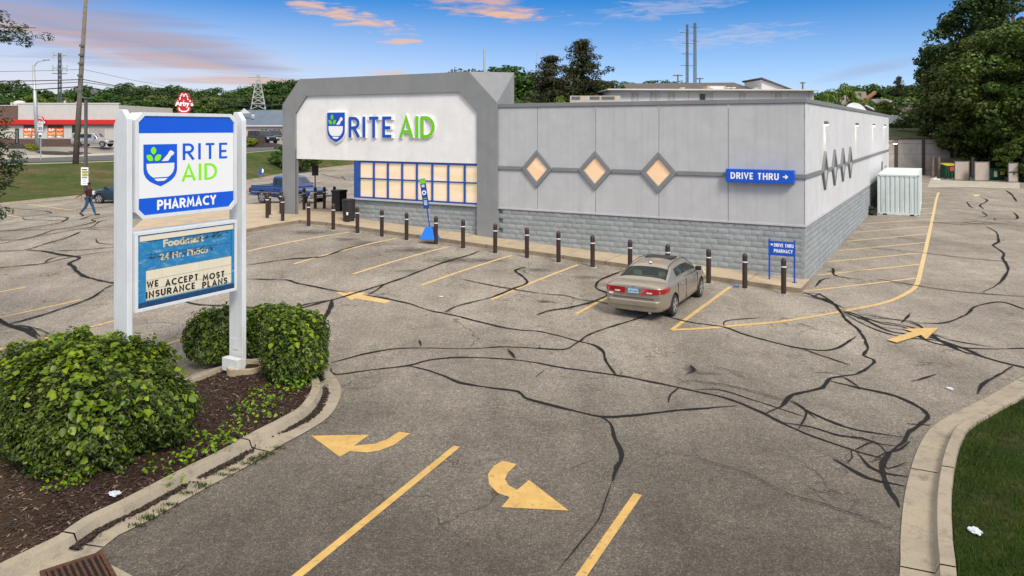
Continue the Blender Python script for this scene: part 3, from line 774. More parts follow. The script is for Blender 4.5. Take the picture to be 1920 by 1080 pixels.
def letter_mb(ch, h, t, depth, y0=0.0, x0=0.0, z0=0.0, grow=0.0):
    """one letter, facing -y; h overall height, t stroke width as a fraction of h, depth towards -y"""
    w, strokes = GL[ch]; mb = MB(); T_ = t * h + grow; s = h * (1 - t)
    for k, st in enumerate(strokes):
        P = [(x0 + x * s + t * h / 2, z0 + t * h / 2 + y * s) for x, y in st]
        # butt ends run out to the cap height / base line
        L_, R_ = stroke_poly(P, T_)
        if not math.dist(P[0], P[-1]) < 1e-4:
            for e, (i, j) in enumerate(((0, 1), (-1, -2))):
                dx, dz = P[i][0] - P[j][0], P[i][1] - P[j][1]; l = math.hypot(dx, dz); ex = T_ / 2 if abs(dz) > abs(dx) * 1.2 or grow else 0
                if ch in 'EIHTLR' or True:
                    L_[i] = (L_[i][0] + dx / l * ex * (1 if abs(dx) < .02 * l or grow else .8), L_[i][1] + dz / l * ex)
                    R_[i] = (R_[i][0] + dx / l * ex * (1 if abs(dx) < .02 * l or grow else .8), R_[i][1] + dz / l * ex)
        f = y0 - depth - .0011 * k; n = len(P)
        vs = [(x, f, z) for x, z in L_] + [(x, f, z) for x, z in R_] + [(x, y0, z) for x, z in L_] + [(x, y0, z) for x, z in R_]
        fs = []
        for i in range(n - 1):
            fs += [(i, n + i, n + i + 1, i + 1), (2 * n + i, i, i + 1, 2 * n + i + 1), (n + i, 3 * n + i, 3 * n + i + 1, n + i + 1)]
        fs += [(0, 2 * n, 3 * n, n), (n - 1, 2 * n - 1, 4 * n - 1, 3 * n - 1)]
        # orientation: make the front faces look towards -y
        a, b, c = (Vector(vs[q]) for q in fs[0][:3])
        if (b - a).cross(c - a).y > 0: fs = [tuple(reversed(q)) for q in fs]
        mb.add(vs, fs)
    return mb, w * s + t * h
def write(text, h, t, depth, mtl, parent, x0, y0, z0, gap=.17, name='letter', space=.45, back=None, xs=1.0):
    x = x0
    for ch in text:
        if ch == ' ': x += h * space * xs; continue
        mb, w = letter_mb(ch, h, t, depth, y0)
        for i, v in enumerate(mb.v): mb.v[i] = (x + v[0] * xs, v[1], z0 + v[2])
        o = mb.build(name, mtl, parent)
        if back:
            mb2, _ = letter_mb(ch, h, t, depth * .9, y0, grow=back[1])
            for i, v in enumerate(mb2.v): mb2.v[i] = (x + v[0] * xs, v[1] * .9 if y0 == 0 else y0 + (v[1] - y0) * .9, z0 + v[2])
            mb2.build('letter_edge', back[0], o)
        x += (w + h * gap) * xs
    return x
def width_of(text, h, t, gap=.17, space=.45):
    x = 0
    for ch in text: x += h * space if ch == ' ' else GL[ch][0] * h * (1 - t) + t * h + h * gap
    return x - h * gap
def font_text(name, s, size, mtl, parent, loc, rot=(R(90), 0, 0), extrude=.002, offset=0.0, xs=1.0, align='LEFT', italic=0):
    cu = bpy.data.curves.new(name, 'FONT'); cu.body = s; cu.size = size; cu.extrude = extrude; cu.offset = offset; cu.align_x = align; cu.resolution_u = 3; cu.shear = italic
    ob = bpy.data.objects.new(name, cu); COL.objects.link(ob)
    dg = bpy.context.evaluated_depsgraph_get()
    me = bpy.data.meshes.new_from_object(ob.evaluated_get(dg)); bpy.data.objects.remove(ob)
    me.materials.clear(); me.materials.append(mtl)
    o = bpy.data.objects.new(name, me); COL.objects.link(o); o.parent = parent; o.location = loc; o.rotation_euler = rot; o.scale = (xs, 1, 1)
    return o
SH_OUT = [(0, 1), (1, 1), (1, .40), (.985, .31), (.93, .22), (.83, .135), (.68, .065), (.5, 0), (.32, .065), (.17, .135), (.07, .22), (.015, .31), (0, .40)]
BOWL = [(.085, .546), (.91, .546), (.905, .42), (.87, .33), (.80, .26), (.72, .215), (.28, .215), (.20, .26), (.13, .33), (.09, .42)]
FOOT = [(.30, .187), (.70, .187), (.66, .155), (.6, .125), (.40, .125), (.34, .155)]
PEST = [(.527, .597), (.67, .72), (.72, .765), (.745, .81), (.795, .85), (.86, .83), (.91, .785), (.87, .735), (.815, .715), (.78, .67), (.72, .597)]
def leaf2(ax, ay, bx, by, w):
    pts = []; dx, dy = bx - ax, by - ay; l = math.hypot(dx, dy); nx, ny = -dy / l, dx / l
    for k in range(9): t = k / 8; o_ = math.sin(math.pi * t) ** .8 * w; pts.append((ax + dx * t + nx * o_, ay + dy * t + ny * o_))
    for k in range(1, 8): t = 1 - k / 8; o_ = math.sin(math.pi * t) ** .8 * w; pts.append((ax + dx * t - nx * o_, ay + dy * t - ny * o_))
    return pts
LEAVES = [leaf2(.288, .945, .288, .755, .08), leaf2(.085, .745, .27, .62, .072), leaf2(.515, .745, .318, .62, .072)]
def emblem(parent, x0, z0, w, h, y0, depth, blue, white, green, border=.04):
    def P(poly): return [(x0 + x * w, z0 + z * h) for x, z in poly]
    if border:
        c = (x0 + w / 2, z0 + h * .55)
        big = [(x0 + w * (.5 + (x - .5) * (1 + 2 * border)), z0 + h * (.56 + (z - .56) * (1 + 2 * border * .8))) for x, z in SH_OUT]
        e = MB().prism_xz(big, y0 - depth * .8, y0).build('shield_edge', white, parent)
    s = MB().prism_xz(P(SH_OUT), y0 - depth, y0 - .001).build('shield', blue, parent)
    MB().prism_xz(P(BOWL), y0 - depth - .006, y0 - depth + .001).build('bowl', white, s)
    MB().prism_xz(P(FOOT), y0 - depth - .006, y0 - depth + .001).build('bowl_foot', white, s)
    MB().prism_xz(P(PEST), y0 - depth - .006, y0 - depth + .001).build('pestle', white, s)
    for l in LEAVES: MB().prism_xz(P(l), y0 - depth - .006, y0 - depth + .001).build('leaf', green, s)

# ------------------------------------------------------------------ the pharmacy
def stucco(name, col, dirty=.26):
    def fn(T, bs, tc, c2):
        c = T.mix(1, c2, T.ramp(T.noise(tc, .7, 6, .65), [(.3, .93), (.7, 1.05)]), 'MULTIPLY')
        st = T.noise(T.mapping(tc, scale=(2.5, 2.5, .12)), 1.8, 6, .6)
        c = T.mix(T.math('MULTIPLY', T.rng(st, .5, .75), dirty), c, tuple(q * .55 for q in col) + (1,))
        T.inp(bs.inputs['Base Color'], c)
        b = T.node('ShaderNodeBump'); b.inputs['Distance'].default_value = .004
        T.inp(b.inputs['Height'], T.noise(tc, 55, 4, .7)); T.l.new(b.outputs[0], bs.inputs['Normal'])
    return mat(name, col, .85, spec=.3, var=.05, vscale=2, fn=fn)
st_light = stucco('light_stucco', (.46, .468, .475))
st_side_lit = stucco('side_stucco_lit', (.60, .605, .61))  # lamp glow on the side wall painted in as paler stucco
st_dark = stucco('grey_stucco', (.235, .245, .25), .2)
st_trim = stucco('trim_grey', (.20, .21, .215), .1)
st_white = stucco('white_fascia', (.78, .775, .76), .06)
def block_fn(T, bs, tc, c2):
    oi = T.node('ShaderNodeObjectInfo').outputs['Random']; pos = T.node('ShaderNodeNewGeometry').outputs['Position']
    ri = T.node('ShaderNodeNewGeometry').outputs['Random Per Island']
    base = T.mix(T.noise(pos, 1.0, 5, .6), (.26, .29, .298, 1), (.34, .365, .37, 1))
    c = T.mix(1, base, T.ramp(T.math('FRACT', T.math('ADD', oi, ri)), [(0, .9), (1, 1.1)]), 'MULTIPLY')
    c = T.mix(1, c, T.ramp(T.noise(pos, 28, 6, .75), [(.3, .78), (.7, 1.15)]), 'MULTIPLY')
    T.inp(bs.inputs['Base Color'], c)
    b = T.node('ShaderNodeBump'); b.inputs['Distance'].default_value = .03; b.inputs['Strength'].default_value = .8
    T.inp(b.inputs['Height'], T.noise(pos, 11, 7, .7, 1.0)); T.l.new(b.outputs[0], bs.inputs['Normal'])
block_m = mat('painted_split_block', rough=.85, spec=.3, var=0, fn=block_fn)
mortar_m = mat('painted_mortar', (.28, .31, .32), .9)
blue_frame = mat('blue_frame', (.012, .075, .33), .45, var=.1)
roof_m = mat('roof_membrane', (.3, .3, .29), .95, var=.2, vscale=.4)
def pane_fn(T, bs, tc, c2):
    w = T.noise(T.mapping(tc, rot=(0, R(8), 0), scale=(.16, 1, 1.3)), 1.0, 2, .4, .5)
    c = T.ramp(w, [(.3, (.66, .48, .32)), (.5, (.72, .56, .40)), (.6, (.64, .52, .32)), (.66, (.62, .52, .33)), (.74, (.72, .58, .43))])
    T.inp(bs.inputs['Base Color'], c); T.inp(bs.inputs['Emission Color'], c); bs.inputs['Emission Strength'].default_value = .2
pane_m = mat('lit_frosted_pane', rough=.25, spec=.5, var=0, fn=pane_fn)
def pane2_fn(T, bs, tc, c2):
    w = T.noise(T.mapping(tc, scale=(.8, 1, 2.2)), 1.1, 3, .5, .8)
    c = T.ramp(w, [(.35, (.80, .50, .30)), (.6, (.78, .54, .33)), (.7, (.86, .64, .46))])
    T.inp(bs.inputs['Base Color'], c); T.inp(bs.inputs['Emission Color'], c); bs.inputs['Emission Strength'].default_value = .12
pane2_m = mat('lit_diamond_pane', rough=.2, var=0, fn=pane2_fn)

store = thing('pharmacy_building', O, -TH, 'single storey grey stucco pharmacy with octagonal entrance portal and split block base', 'building')
ZT, ZB, ZC, PR, PL = 6.34, 1.95, 3.64, -12.2, -24.75
# solid cores behind the facing
core = MB().box(-20.2, -.03, .13, 38.05, -.3, 6.05)
core.box(-12.2, -.03, .03, .13, ZB, 6.05)
core.build('wall_core', mortar_m, store)
MB().box(-20.1, -.15, 1.5, 37.95, 6.05, 6.1).build('roof', roof_m, store)
# stucco panels of the front
J = [PR, -10.35, -7.77, -5.19, -2.61, 0]
g = .011
for i in range(5):
    a, b = J[i] + (g if i else 0), J[i + 1] - (g if i < 4 else 0)
    MB().box(a, b, 0, .03, ZC, 6.18).build('wall_panel', st_light, store, bevel=.006)
    MB().box(a, b, 0, .03, ZB, ZC - .008).build('wall_panel', st_light, store, bevel=.006)
# projecting drip ledge at the foot of the stucco
MB().box(PR, .045, -.045, .0, ZB - .02, ZB + .05).build('ledge', st_light, store, bevel=.008)
MB().box(0, .045, .0, 38.1, ZB - .02, ZB + .05).build('ledge', st_light, store, bevel=.008)
# side wall
MB().box(-.03, 0, .0, 38.06, ZC, 6.18).build('wall_panel', st_side_lit, store)
MB().box(-.03, 0, .0, 38.06, ZB + .05, ZC - .008).build('wall_panel', st_side_lit, store)
# parapet caps
MB().box(PR, .05, -.05, .3, 6.18, ZT).build('parapet_cap', st_trim, store, bevel=.012)
MB().box(-.3, .05, .3, 38.1, 6.18, ZT - .003).build('parapet_cap', st_trim, store, bevel=.012)
MB().box(-20.2, -.3, 37.8, 38.1, 6.0, ZT - .006).build('parapet_cap', st_trim, store, bevel=.012)
# bands and diamond windows
def diamond(cx, onside=False):
    z = 3.66; ho, hi = .77, .54
    o_ = [(cx - ho * .93, z), (cx, z + ho), (cx + ho * .93, z), (cx, z - ho)]
    i_ = [(cx - hi * .93, z), (cx, z + hi), (cx + hi * .93, z), (cx, z - hi)]
    m_ = [(cx - hi * .95 - .03, z), (cx, z + hi + .03), (cx + hi * .95 + .03, z), (cx, z - hi - .03)]
    mb = MB()
    for k in range(4):
        k2 = (k + 1) % 4
        def q(a, y): return (a[0], y, a[1])
        A, B, C_, D = o_[k], o_[k2], i_[k2], i_[k]
        mb.hexa([q(A, -.002), q(B, -.002), q(C_, -.002), q(D, -.002)][::-1], [q(A, -.085), q(B, -.085), q(C_, -.085), q(D, -.085)][::-1])
    if onside:
        mb.v = [(-v[1], v[0], v[2]) for v in mb.v]
    fr = mb.build('diamond_window', st_trim, store, bevel=.01)
    p = MB().prism_xz(i_, -.014, -.003)
    if onside: p.v = [(-v[1], v[0], v[2]) for v in p.v]
    p.build('pane', pane2_m if not onside else side_glass, fr)
    st = MB()
    for k in range(4):
        k2 = (k + 1) % 4
        j_ = [(cx + (x - cx) * .93, z + (zz - z) * .93) for x, zz in i_]
        A, B, C_, D = i_[k], i_[k2], j_[k2], j_[k]
        st.hexa([q(A, -.016), q(B, -.016), q(C_, -.016), q(D, -.016)][::-1], [q(A, -.05), q(B, -.05), q(C_, -.05), q(D, -.05)][::-1])
    if onside: st.v = [(-v[1], v[0], v[2]) for v in st.v]
    st.build('inner_frame', mat('pale_metal', (.45, .46, .46), .4, .3), fr)
side_glass = mat('mirror_pane', (.55, .56, .56), .12, .6, var=0)
DX = [-10.35, -7.77, -5.19]
for x in DX: diamond(x)
cuts = [PR] + sum([[x - .70, x + .70] for x in DX], []) + [-2.66]
for a, b in zip(cuts[::2], cuts[1::2]): MB().box(a, b, -.06, -.001, ZC - .055, ZC + .095).build('band', st_trim, store, bevel=.01)
MB().box(-.36, .06, -.06, -.001, ZC - .055, ZC + .095).build('band', st_trim, store, bevel=.01)
DY = [4.35, 7.1, 9.88, 12.63]
for y in DY: diamond(y, True)
cuts = [0.0] + sum([[y - .70, y + .70] for y in DY], []) + [38.1]
for a, b in zip(cuts[::2], cuts[1::2]): MB().box(.001, .06, a, b, ZC - .055, ZC + .095).build('band', st_trim, store, bevel=.01)

# split-face blocks: shared irregular faces
def block_mesh(k, L=.395, H=.197):
    r_ = random.Random(100 + k); mb = MB(); nx, nz = 4, 3; vs = []
    for j in range(nz + 1):
        for i in range(nx + 1):
            e = i in (0, nx) or j in (0, nz)
            vs.append((L * i / nx, -.014 if e else -.018 - r_.uniform(.0, .03), H * j / nz))
    fs = [(j * (nx + 1) + i, j * (nx + 1) + i + 1, (j + 1) * (nx + 1) + i + 1, (j + 1) * (nx + 1) + i) for j in range(nz) for i in range(nx)]
    mb.add(vs, fs)
    mb.add([(0, -.014, 0), (L, -.014, 0), (L, -.014, H), (0, -.014, H), (0, .1, 0), (L, .1, 0), (L, .1, H), (0, .1, H)], [(0, 4, 5, 1), (1, 5, 6, 2), (2, 6, 7, 3), (3, 7, 4, 0)])
    return mb
BM = [block_mesh(k) for k in range(12)]
BMESH = [b.mesh('block', block_m, angle=40) for b in BM]
slots = []
CW = .203
def lotz_loc(x, y): p = loc2w(x, y); return lot_z(p.x, p.y)
HB = [block_mesh(40 + k, L=.195) for k in range(4)]; HMESH = [b.mesh('block', block_m, angle=40) for b in HB]
for c in range(10):
    z = ZB - .02 - CW * (c + 1); odd = c % 2
    x = -.4 if not odd else -.6
    if odd: slots.append((-.2, .03, z, 0, 1)); slots.append((-.03, 0, z, 1, 1))
    while x > PR - .1:
        if z + CW > lotz_loc(x, 0) + .1: slots.append((x, .03, z, 0, 0))
        x -= .4
    y = .2 if odd else 0.0
    while y < 37.7:
        if z + CW > lotz_loc(0, y): slots.append((-.03, y, z, 1, 0))
        y += .4
    x = -13.2 - .4 + (0 if odd else .2) - .2
    while x > -20.3:
        if z + CW > lotz_loc(x, 0) + .1: slots.append((x, .13, z, 0, 0))
        x -= .4
def slot_score(s):
    p = loc2w(s[0], s[1], s[2]); d = (p - Vector((0, 0, CH))).length
    v = (p - Vector((0, 0, CH))).normalized(); n = UY if s[3] == 0 else -UX
    return abs(v.dot(n)) / d / d
slots.sort(key=slot_score, reverse=True)
def slot_tf(s): return Matrix.Translation((s[0], s[1], s[2])) @ (Matrix.Rotation(R(90), 4, 'Z') if s[3] else Matrix.Identity(4))
for i, s in enumerate(slots[:300]):
    o = bpy.data.objects.new('block', HMESH[i % 4] if s[4] else BMESH[i * 7 % 12]); COL.objects.link(o); o.parent = store; o.matrix_local = slot_tf(s)
mb = MB()
for i, s in enumerate(slots[300:]):
    m_ = slot_tf(s); b = HB[i % 4] if s[4] else BM[i * 5 % 12]; mb.add([m_ @ Vector(v) for v in b.v], b.f)
o = mb.build('distant_blocks', block_m, store, angle=40); o['kind'] = 'stuff'
# half blocks closing the corner
MB().box(-.2, -.014, .014, .2, -.3, ZB - .03).build('corner_pier', mortar_m, store)

# entrance portal: a deep tower with folded corners
ZP = 7.74; B0 = -.12; BD = 1.32
ol, oz = front(531, 195.5); 
ol = PL; oz = 6.5
out = [(PL, .5), (PL, oz), (-23.58, ZP), (-13.61, ZP), (PR, 6.38), (PR, .3)]
inn = [(-23.88, .5), (-23.88, 6.02), (-23.12, 6.9), (-14.13, 6.88), (-13.2, 6.0), (-13.2, .3)]
mb = MB()
fr = [(x, B0, z) for x, z in out] + [(x, B0, z) for x, z in inn]
bk = [(x, B0 + .14, z) for x, z in inn]
n = 6; fs = []
for i in range(5): fs.append((i, i + 1, n + i + 1, n + i))
a, b, c = (Vector(fr[q]) for q in fs[0][:3])
if (b - a).cross(c - a).y > 0: fs = [tuple(reversed(f)) for f in fs]
mb.add(fr, fs)
mb.add([(x, B0, z) for x, z in inn] + bk, [(i, n + i, n + i + 1, i + 1) for i in range(5)])
# outside: columns' outer sides, chamfer folds, top, back
A1, B1, P1 = (-13.61, B0, ZP), (PR, B0, 6.38), (PR, BD, ZP)
A2, B2, P2 = (-23.58, B0, ZP), (PL, B0, oz), (PL, BD, ZP)
mb.add([A1, B1, P1], [(0, 1, 2)]); mb.add([A2, B2, P2], [(2, 1, 0)])
mb.add([A2, A1, P1, P2], [(0, 1, 2, 3)])
mb.add([B1, P1, (PR, BD, 4), (PR, B0, 4)], [(3, 2, 1, 0)])
mb.add([B2, P2, (PL, BD, 3.79), (PL, B0, 3.79)], [(0, 1, 2, 3)])
mb.add([(PL, BD, 3.79), (PL, BD, ZP), (PR, BD, ZP), (PR, BD, 3.79)], [(0, 1, 2, 3)])
mb.build('portal', st_dark, store)
# left column (free standing) and right pilaster below the canopy
MB().box(PL, -23.88, B0 + .001, .12, .5, 4.3).build('column', st_dark, store, bevel=.01)
MB().box(-13.2, PR, B0 + .001, .2, .3, 4.3).build('pilaster', st_dark, store, bevel=.01)
# fascia panel, recessed in the portal
fas = [(-23.88, 3.8), (-23.88, 6.02), (-23.12, 6.9), (-14.13, 6.88), (-13.2, 6.0), (-13.2, 3.8)]
MB().prism_xz([(x, z) for x, z in fas], B0 + .11, B0 + .2).build('fascia', st_white, store)
MB().box(-23.88, -13.2, B0 + .2, BD - .01, 3.79, 3.9).build('soffit', st_white, store)
MB().box(-24.7, -20.2, .45, 8.0, 3.85, 4.4).build('canopy', st_dark, store)
# storefront
SF = [-19.86, -18.99, -18.16, -17.33, -16.5, -15.65, -14.79, -13.93, -13.2]
root = MB().box(-20.15, -19.86, .0, .12, 2.04, 3.78).build('storefront_frame', blue_frame, store, bevel=.008)
fr = MB()
MB().box(-19.86, -13.2, .02, .12, 2.04, 2.11).build('rail', blue_frame, root)
MB().box(-19.86, -13.2, .02, .12, 3.70, 3.78).build('rail', blue_frame, root)
MB().box(-19.86, -13.2, .03, .1, 2.93, 2.99).build('rail', blue_frame, root)
for x in SF[1:-1]: MB().box(x - .035, x + .035, .0, .11, 2.11, 3.70).build('mullion', blue_frame, root, bevel=.006)
for a, b in zip(SF[:-1], SF[1:]):
    MB().box(a + .03, b - .03, .085, .095, 2.11, 2.93).build('pane', pane_m, root)
    MB().box(a + .03, b - .03, .085, .095, 2.99, 3.70).build('pane', pane_m, root)
MB().box(-20.2, -13.2, -.02, .12, 1.95, 2.035).build('sill', st_light, store, bevel=.01)
# entrance side: dark glazed doors with blue posts on the left wall
dark_glass = mat('dark_glass', (.02, .025, .03), .08, var=0, spec=.8)
d = MB().box(-20.26, -20.205, .2, 5.2, .9, 3.78).build('entrance_glazing', dark_glass, store)
for y in (.15, 1.2, 2.3, 3.4, 4.5, 5.2): MB().box(-20.3, -20.262, y, y + .08, .9, 3.78).build('door_post', blue_frame, d)

# walkway
wk = [(.14, -1.6), (-21.92, -1.75), (-21.6, -5.2), (-21.5, -9.5), (-23.5, -9.8), (-30.5, -4), (-31, 1.5), (-29, 4.5), (-24, 8), (-20.3, 8), (-20.2, .1), (.14, .03)]
WH = .15
def walkway():
    root = thing('walkway', (0, 0, 0)); root['kind'] = 'structure'
    # slabs along the store front, one per joint spacing
    xs_ = [.14 - 1.7 * k for k in range(14)]; xs_[-1] = -21.92
    for a, b in zip(xs_[:-1], xs_[1:]):
        mb = MB()
        def P(x, y, h): w = loc2w(x, y); return (w.x, w.y, lot_z(w.x, w.y) + h)
        t = -1.62 - .006 * abs(a)
        q = [P(a - .008, t, WH), P(b + .008, t, WH), P(b + .008, .12, WH), P(a - .008, .12, WH)]
        f_ = [P(a - .008, t, -.05), P(b + .008, t, -.05)]
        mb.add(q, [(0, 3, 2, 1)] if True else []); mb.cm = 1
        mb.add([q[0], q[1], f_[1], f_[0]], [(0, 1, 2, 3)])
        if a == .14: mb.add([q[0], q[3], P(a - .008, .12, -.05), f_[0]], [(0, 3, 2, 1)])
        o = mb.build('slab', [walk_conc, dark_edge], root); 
    return root
wr = walkway()
# plaza in front of the doors
P_ = [(-21.93, -1.75), (-21.75, -5.2), (-21.7, -8.5), (-25, -8.5), (-31.5, -2.5), (-31.5, 1.5), (-29, 4.2), (-25, 7.5), (-20.31, 7.5), (-20.31, .12), (-21.93, .12)]
pw = [loc2w(*p) for p in P_]
o = patch('plaza', None, walk_conc, WH, parent=wr, world=pw)
edge = smooth_line([Vector((p.x, p.y, 0)) for p in pw[:2]], .5)[:-1] + [Vector((p.x, p.y, 0)) for p in pw[1:8]]
mb = MB(); n = len(edge)
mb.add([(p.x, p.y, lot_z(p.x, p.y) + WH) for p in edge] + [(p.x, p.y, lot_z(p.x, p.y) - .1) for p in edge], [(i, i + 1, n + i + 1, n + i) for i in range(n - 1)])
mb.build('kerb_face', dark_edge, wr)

# lettering on the portal
BLUE = mat('sign_blue', (.004, .075, .46), .35, var=.04); GREEN = mat('sign_green', (.16, .58, .004), .4, var=.04); WHITE = mat('sign_white', (.86, .87, .88), .4, var=.02)
WOFF = B0 + .11
ws = thing('wall_sign', loc2w(-21.74, WOFF, 4.64), -TH, 'big RITE AID channel letters with mortar and pestle shield on the white portal fascia', 'sign')
emblem(ws, .0, .0, 1.1, 1.42, 0, .12, BLUE, WHITE, GREEN, .045)
# letters: cap heights follow the photograph, 0.96 m
hh = .97; zl = .24
fit = lambda t_, h_, th_, gp_, w_, sp_=.45: w_ / width_of(t_, h_, th_, gp_, sp_)
xR = write('RITE', hh, .14, .11, BLUE, ws, 1.35, 0, zl, gap=.155, back=(WHITE, .05), xs=fit('RITE', hh, .14, .155, 2.62))
write('AID', hh, .14, .11, GREEN, ws, 4.37, 0, zl, gap=.12, back=(WHITE, .05), xs=fit('AID', hh, .14, .12, 1.95))
# blue box sign
ds = thing('wall_sign', loc2w(-2.62, -.002, 3.41), -TH, 'blue DRIVE THRU box sign with arrow on the front wall near the corner', 'sign')
MB().box(0, 2.3, -.28, 0, 0, .46).build('sign_box', mat('box_blue', (.004, .085, .56), .35, var=.03), ds, bevel=.012)
tw = width_of('DRIVE THRU', .2, .17, .16, .42)
write('DRIVE THRU', .235, .19, .006, WHITE, ds, .17, -.281, .115, gap=.14, space=.40, xs=fit('DRIVE THRU', .235, .19, .14, 1.64, .40))
write('>', .23, .17, .006, WHITE, ds, 1.92, -.281, .118)
# satellite dish on the roof behind the side parapet
sd_ = thing('satellite_dish', loc2w(-1.6, 30, 6.1), 0, 'round white satellite dish on the pharmacy roof behind the side parapet', 'satellite dish')
prof = [(.02, 0), (.4, .04), (.75, .15), (1.0, .3)]
mb = MB(); n = 28; vs = [(0, 0, 0)]
for r_, z in prof: vs += [(r_ * math.cos(6.2832 * k / n), r_ * math.sin(6.2832 * k / n), z) for k in range(n)]
fs = [(0, 1 + k, 1 + (k + 1) % n) for k in range(n)] + [(1 + i * n + k, 1 + (i + 1) * n + k, 1 + (i + 1) * n + (k + 1) % n, 1 + i * n + (k + 1) % n) for i in range(3) for k in range(n)]
mb.add(vs, fs); q = mb.build('reflector', mat('dish_white', (.75, .75, .76), .5, var=.05), sd_, smooth=True); q.location = (0, 0, .1); q.rotation_euler = (R(72), 0, R(8)); q.scale = (.85, .85, .85)
MB().tube([(0, .05, 0), (0, .05, .45)], .04).build('mast', st_trim, sd_)
# rooftop unit seen above the parapet
# ------------------------------------------------------------------ foliage
def leaf_mat(name, cols, trans=.35, rough=.55, spec=.25, big=None):
    if name in MATS: return MATS[name]
    m = bpy.data.materials.new(name); m.use_nodes = True; MATS[name] = m
    T = NT(m.node_tree); bs = T.n['Principled BSDF']; out = [n for n in T.n if n.type == 'OUTPUT_MATERIAL'][0]
    ri = T.node('ShaderNodeNewGeometry').outputs['Random Per Island']
    n = len(cols)
    c = T.ramp(ri, [(i / (n - 1), cc) for i, cc in enumerate(cols)])
    tc = T.node('ShaderNodeTexCoord').outputs['Object']
    c = T.mix(1, c, T.ramp(T.noise(tc, big or 1.2, 3, .6), [(.3, (.72, .78, .7)), (.7, (1.25, 1.18, 1.1))]), 'MULTIPLY')
    oi = T.node('ShaderNodeObjectInfo').outputs['Random']
    hs = T.node('ShaderNodeHueSaturation'); T.inp(hs.inputs['Hue'], T.rng(oi, 0, 1, .485, .512)); T.inp(hs.inputs['Value'], T.rng(oi, 0, 1, .85, 1.2)); T.inp(hs.inputs['Color'], c)
    c = hs.outputs[0]
    T.inp(bs.inputs['Base Color'], c); bs.inputs['Roughness'].default_value = rough; bs.inputs['Specular IOR Level'].default_value = spec
    tr = T.node('ShaderNodeBsdfTranslucent'); T.inp(tr.inputs[0], T.mix(1, c, (1.3, 1.5, .6, 1), 'MULTIPLY'))
    mx = T.node('ShaderNodeMixShader'); mx.inputs[0].default_value = trans
    T.l.new(bs.outputs[0], mx.inputs[1]); T.l.new(tr.outputs[0], mx.inputs[2]); T.l.new(mx.outputs[0], out.inputs[0])
    return m
def leaf_mesh(name, P, N, S, mtl, near=False, wr=.55, seed=0, droop=None):
    rs = np.random.RandomState(seed); n = len(P)
    N = N / np.linalg.norm(N, axis=1, keepdims=True)
    t = rs.normal(size=(n, 3)) if droop is None else droop + rs.normal(size=(n, 3)) * .45
    t -= (t * N).sum(1, keepdims=True) * N; t /= np.linalg.norm(t, axis=1, keepdims=True) + 1e-9
    b = np.cross(N, t); s = S[:, None]
    if near:
        fold = .16 * rs.uniform(.3, 1.5, (n, 1)); cur = rs.uniform(-.05, .25, (n, 1))
        V = np.stack([P - t * s * .5, P - t * s * .18 + b * s * wr * .5 + N * s * fold, P + t * s * .22 + b * s * wr * .38 + N * s * (fold * .8 - cur * .3),
                      P + t * s * .55 - N * s * cur, P + t * s * .22 - b * s * wr * .38 + N * s * (fold * .8 - cur * .3), P - t * s * .18 - b * s * wr * .5 + N * s * fold], 1)
        q = np.array([0, 1, 2, 3, 0, 3, 4, 5]); k = 6; nf = 2
    else:
        V = np.stack([P - t * s * .5, P + b * s * wr * .5 + N * s * .08, P + t * s * .5, P - b * s * wr * .5 + N * s * .08], 1)
        q = np.array([0, 1, 2, 3]); k = 4; nf = 1
    me = bpy.data.meshes.new(name)
    me.vertices.add(n * k); me.vertices.foreach_set('co', V.reshape(-1).astype(np.float32))
    idx = (np.arange(n)[:, None] * k + q[None]).reshape(-1)
    me.loops.add(len(idx)); me.loops.foreach_set('vertex_index', idx.astype(np.int32))
    me.polygons.add(n * nf); me.polygons.foreach_set('loop_start', (np.arange(n * nf) * 4).astype(np.int32))
    me.update(calc_edges=True); me.materials.append(mtl); me.validate()
    return me
def obj(name, me, parent=None):
    o = bpy.data.objects.new(name, me); COL.objects.link(o)
    if parent is not None: o.parent = parent
    return o
bark = mat('bark', (.10, .075, .05), .95, var=.35, vscale=6, bump=.03, bscale=12)
LF_OAK = leaf_mat('oak_leaves', [(.018, .045, .008), (.03, .075, .012), (.05, .105, .018), (.085, .135, .028)], .25, big=.35)
LF_LIGHT = leaf_mat('light_leaves', [(.04, .085, .012), (.075, .13, .02), (.12, .175, .03), (.17, .2, .045)], .3, big=.4)
LF_PINE = leaf_mat('pine_needles', [(.016, .026, .009), (.03, .042, .014), (.05, .058, .022), (.07, .055, .03)], .12, big=.5)
LF_HEDGE = leaf_mat('hedge_leaves', [(.015, .038, .005), (.038, .080, .007), (.070, .125, .010), (.15, .21, .018)], .3, .42, .4, big=1.3)
LF_VINE = leaf_mat('vine_leaves', [(.07, .15, .008), (.15, .27, .010), (.28, .38, .014), (.10, .19, .012)], .4, .4, .4, big=2)
LF_YEL = leaf_mat('gold_leaves', [(.20, .22, .02), (.32, .33, .03), (.14, .18, .02)], .3, big=1)

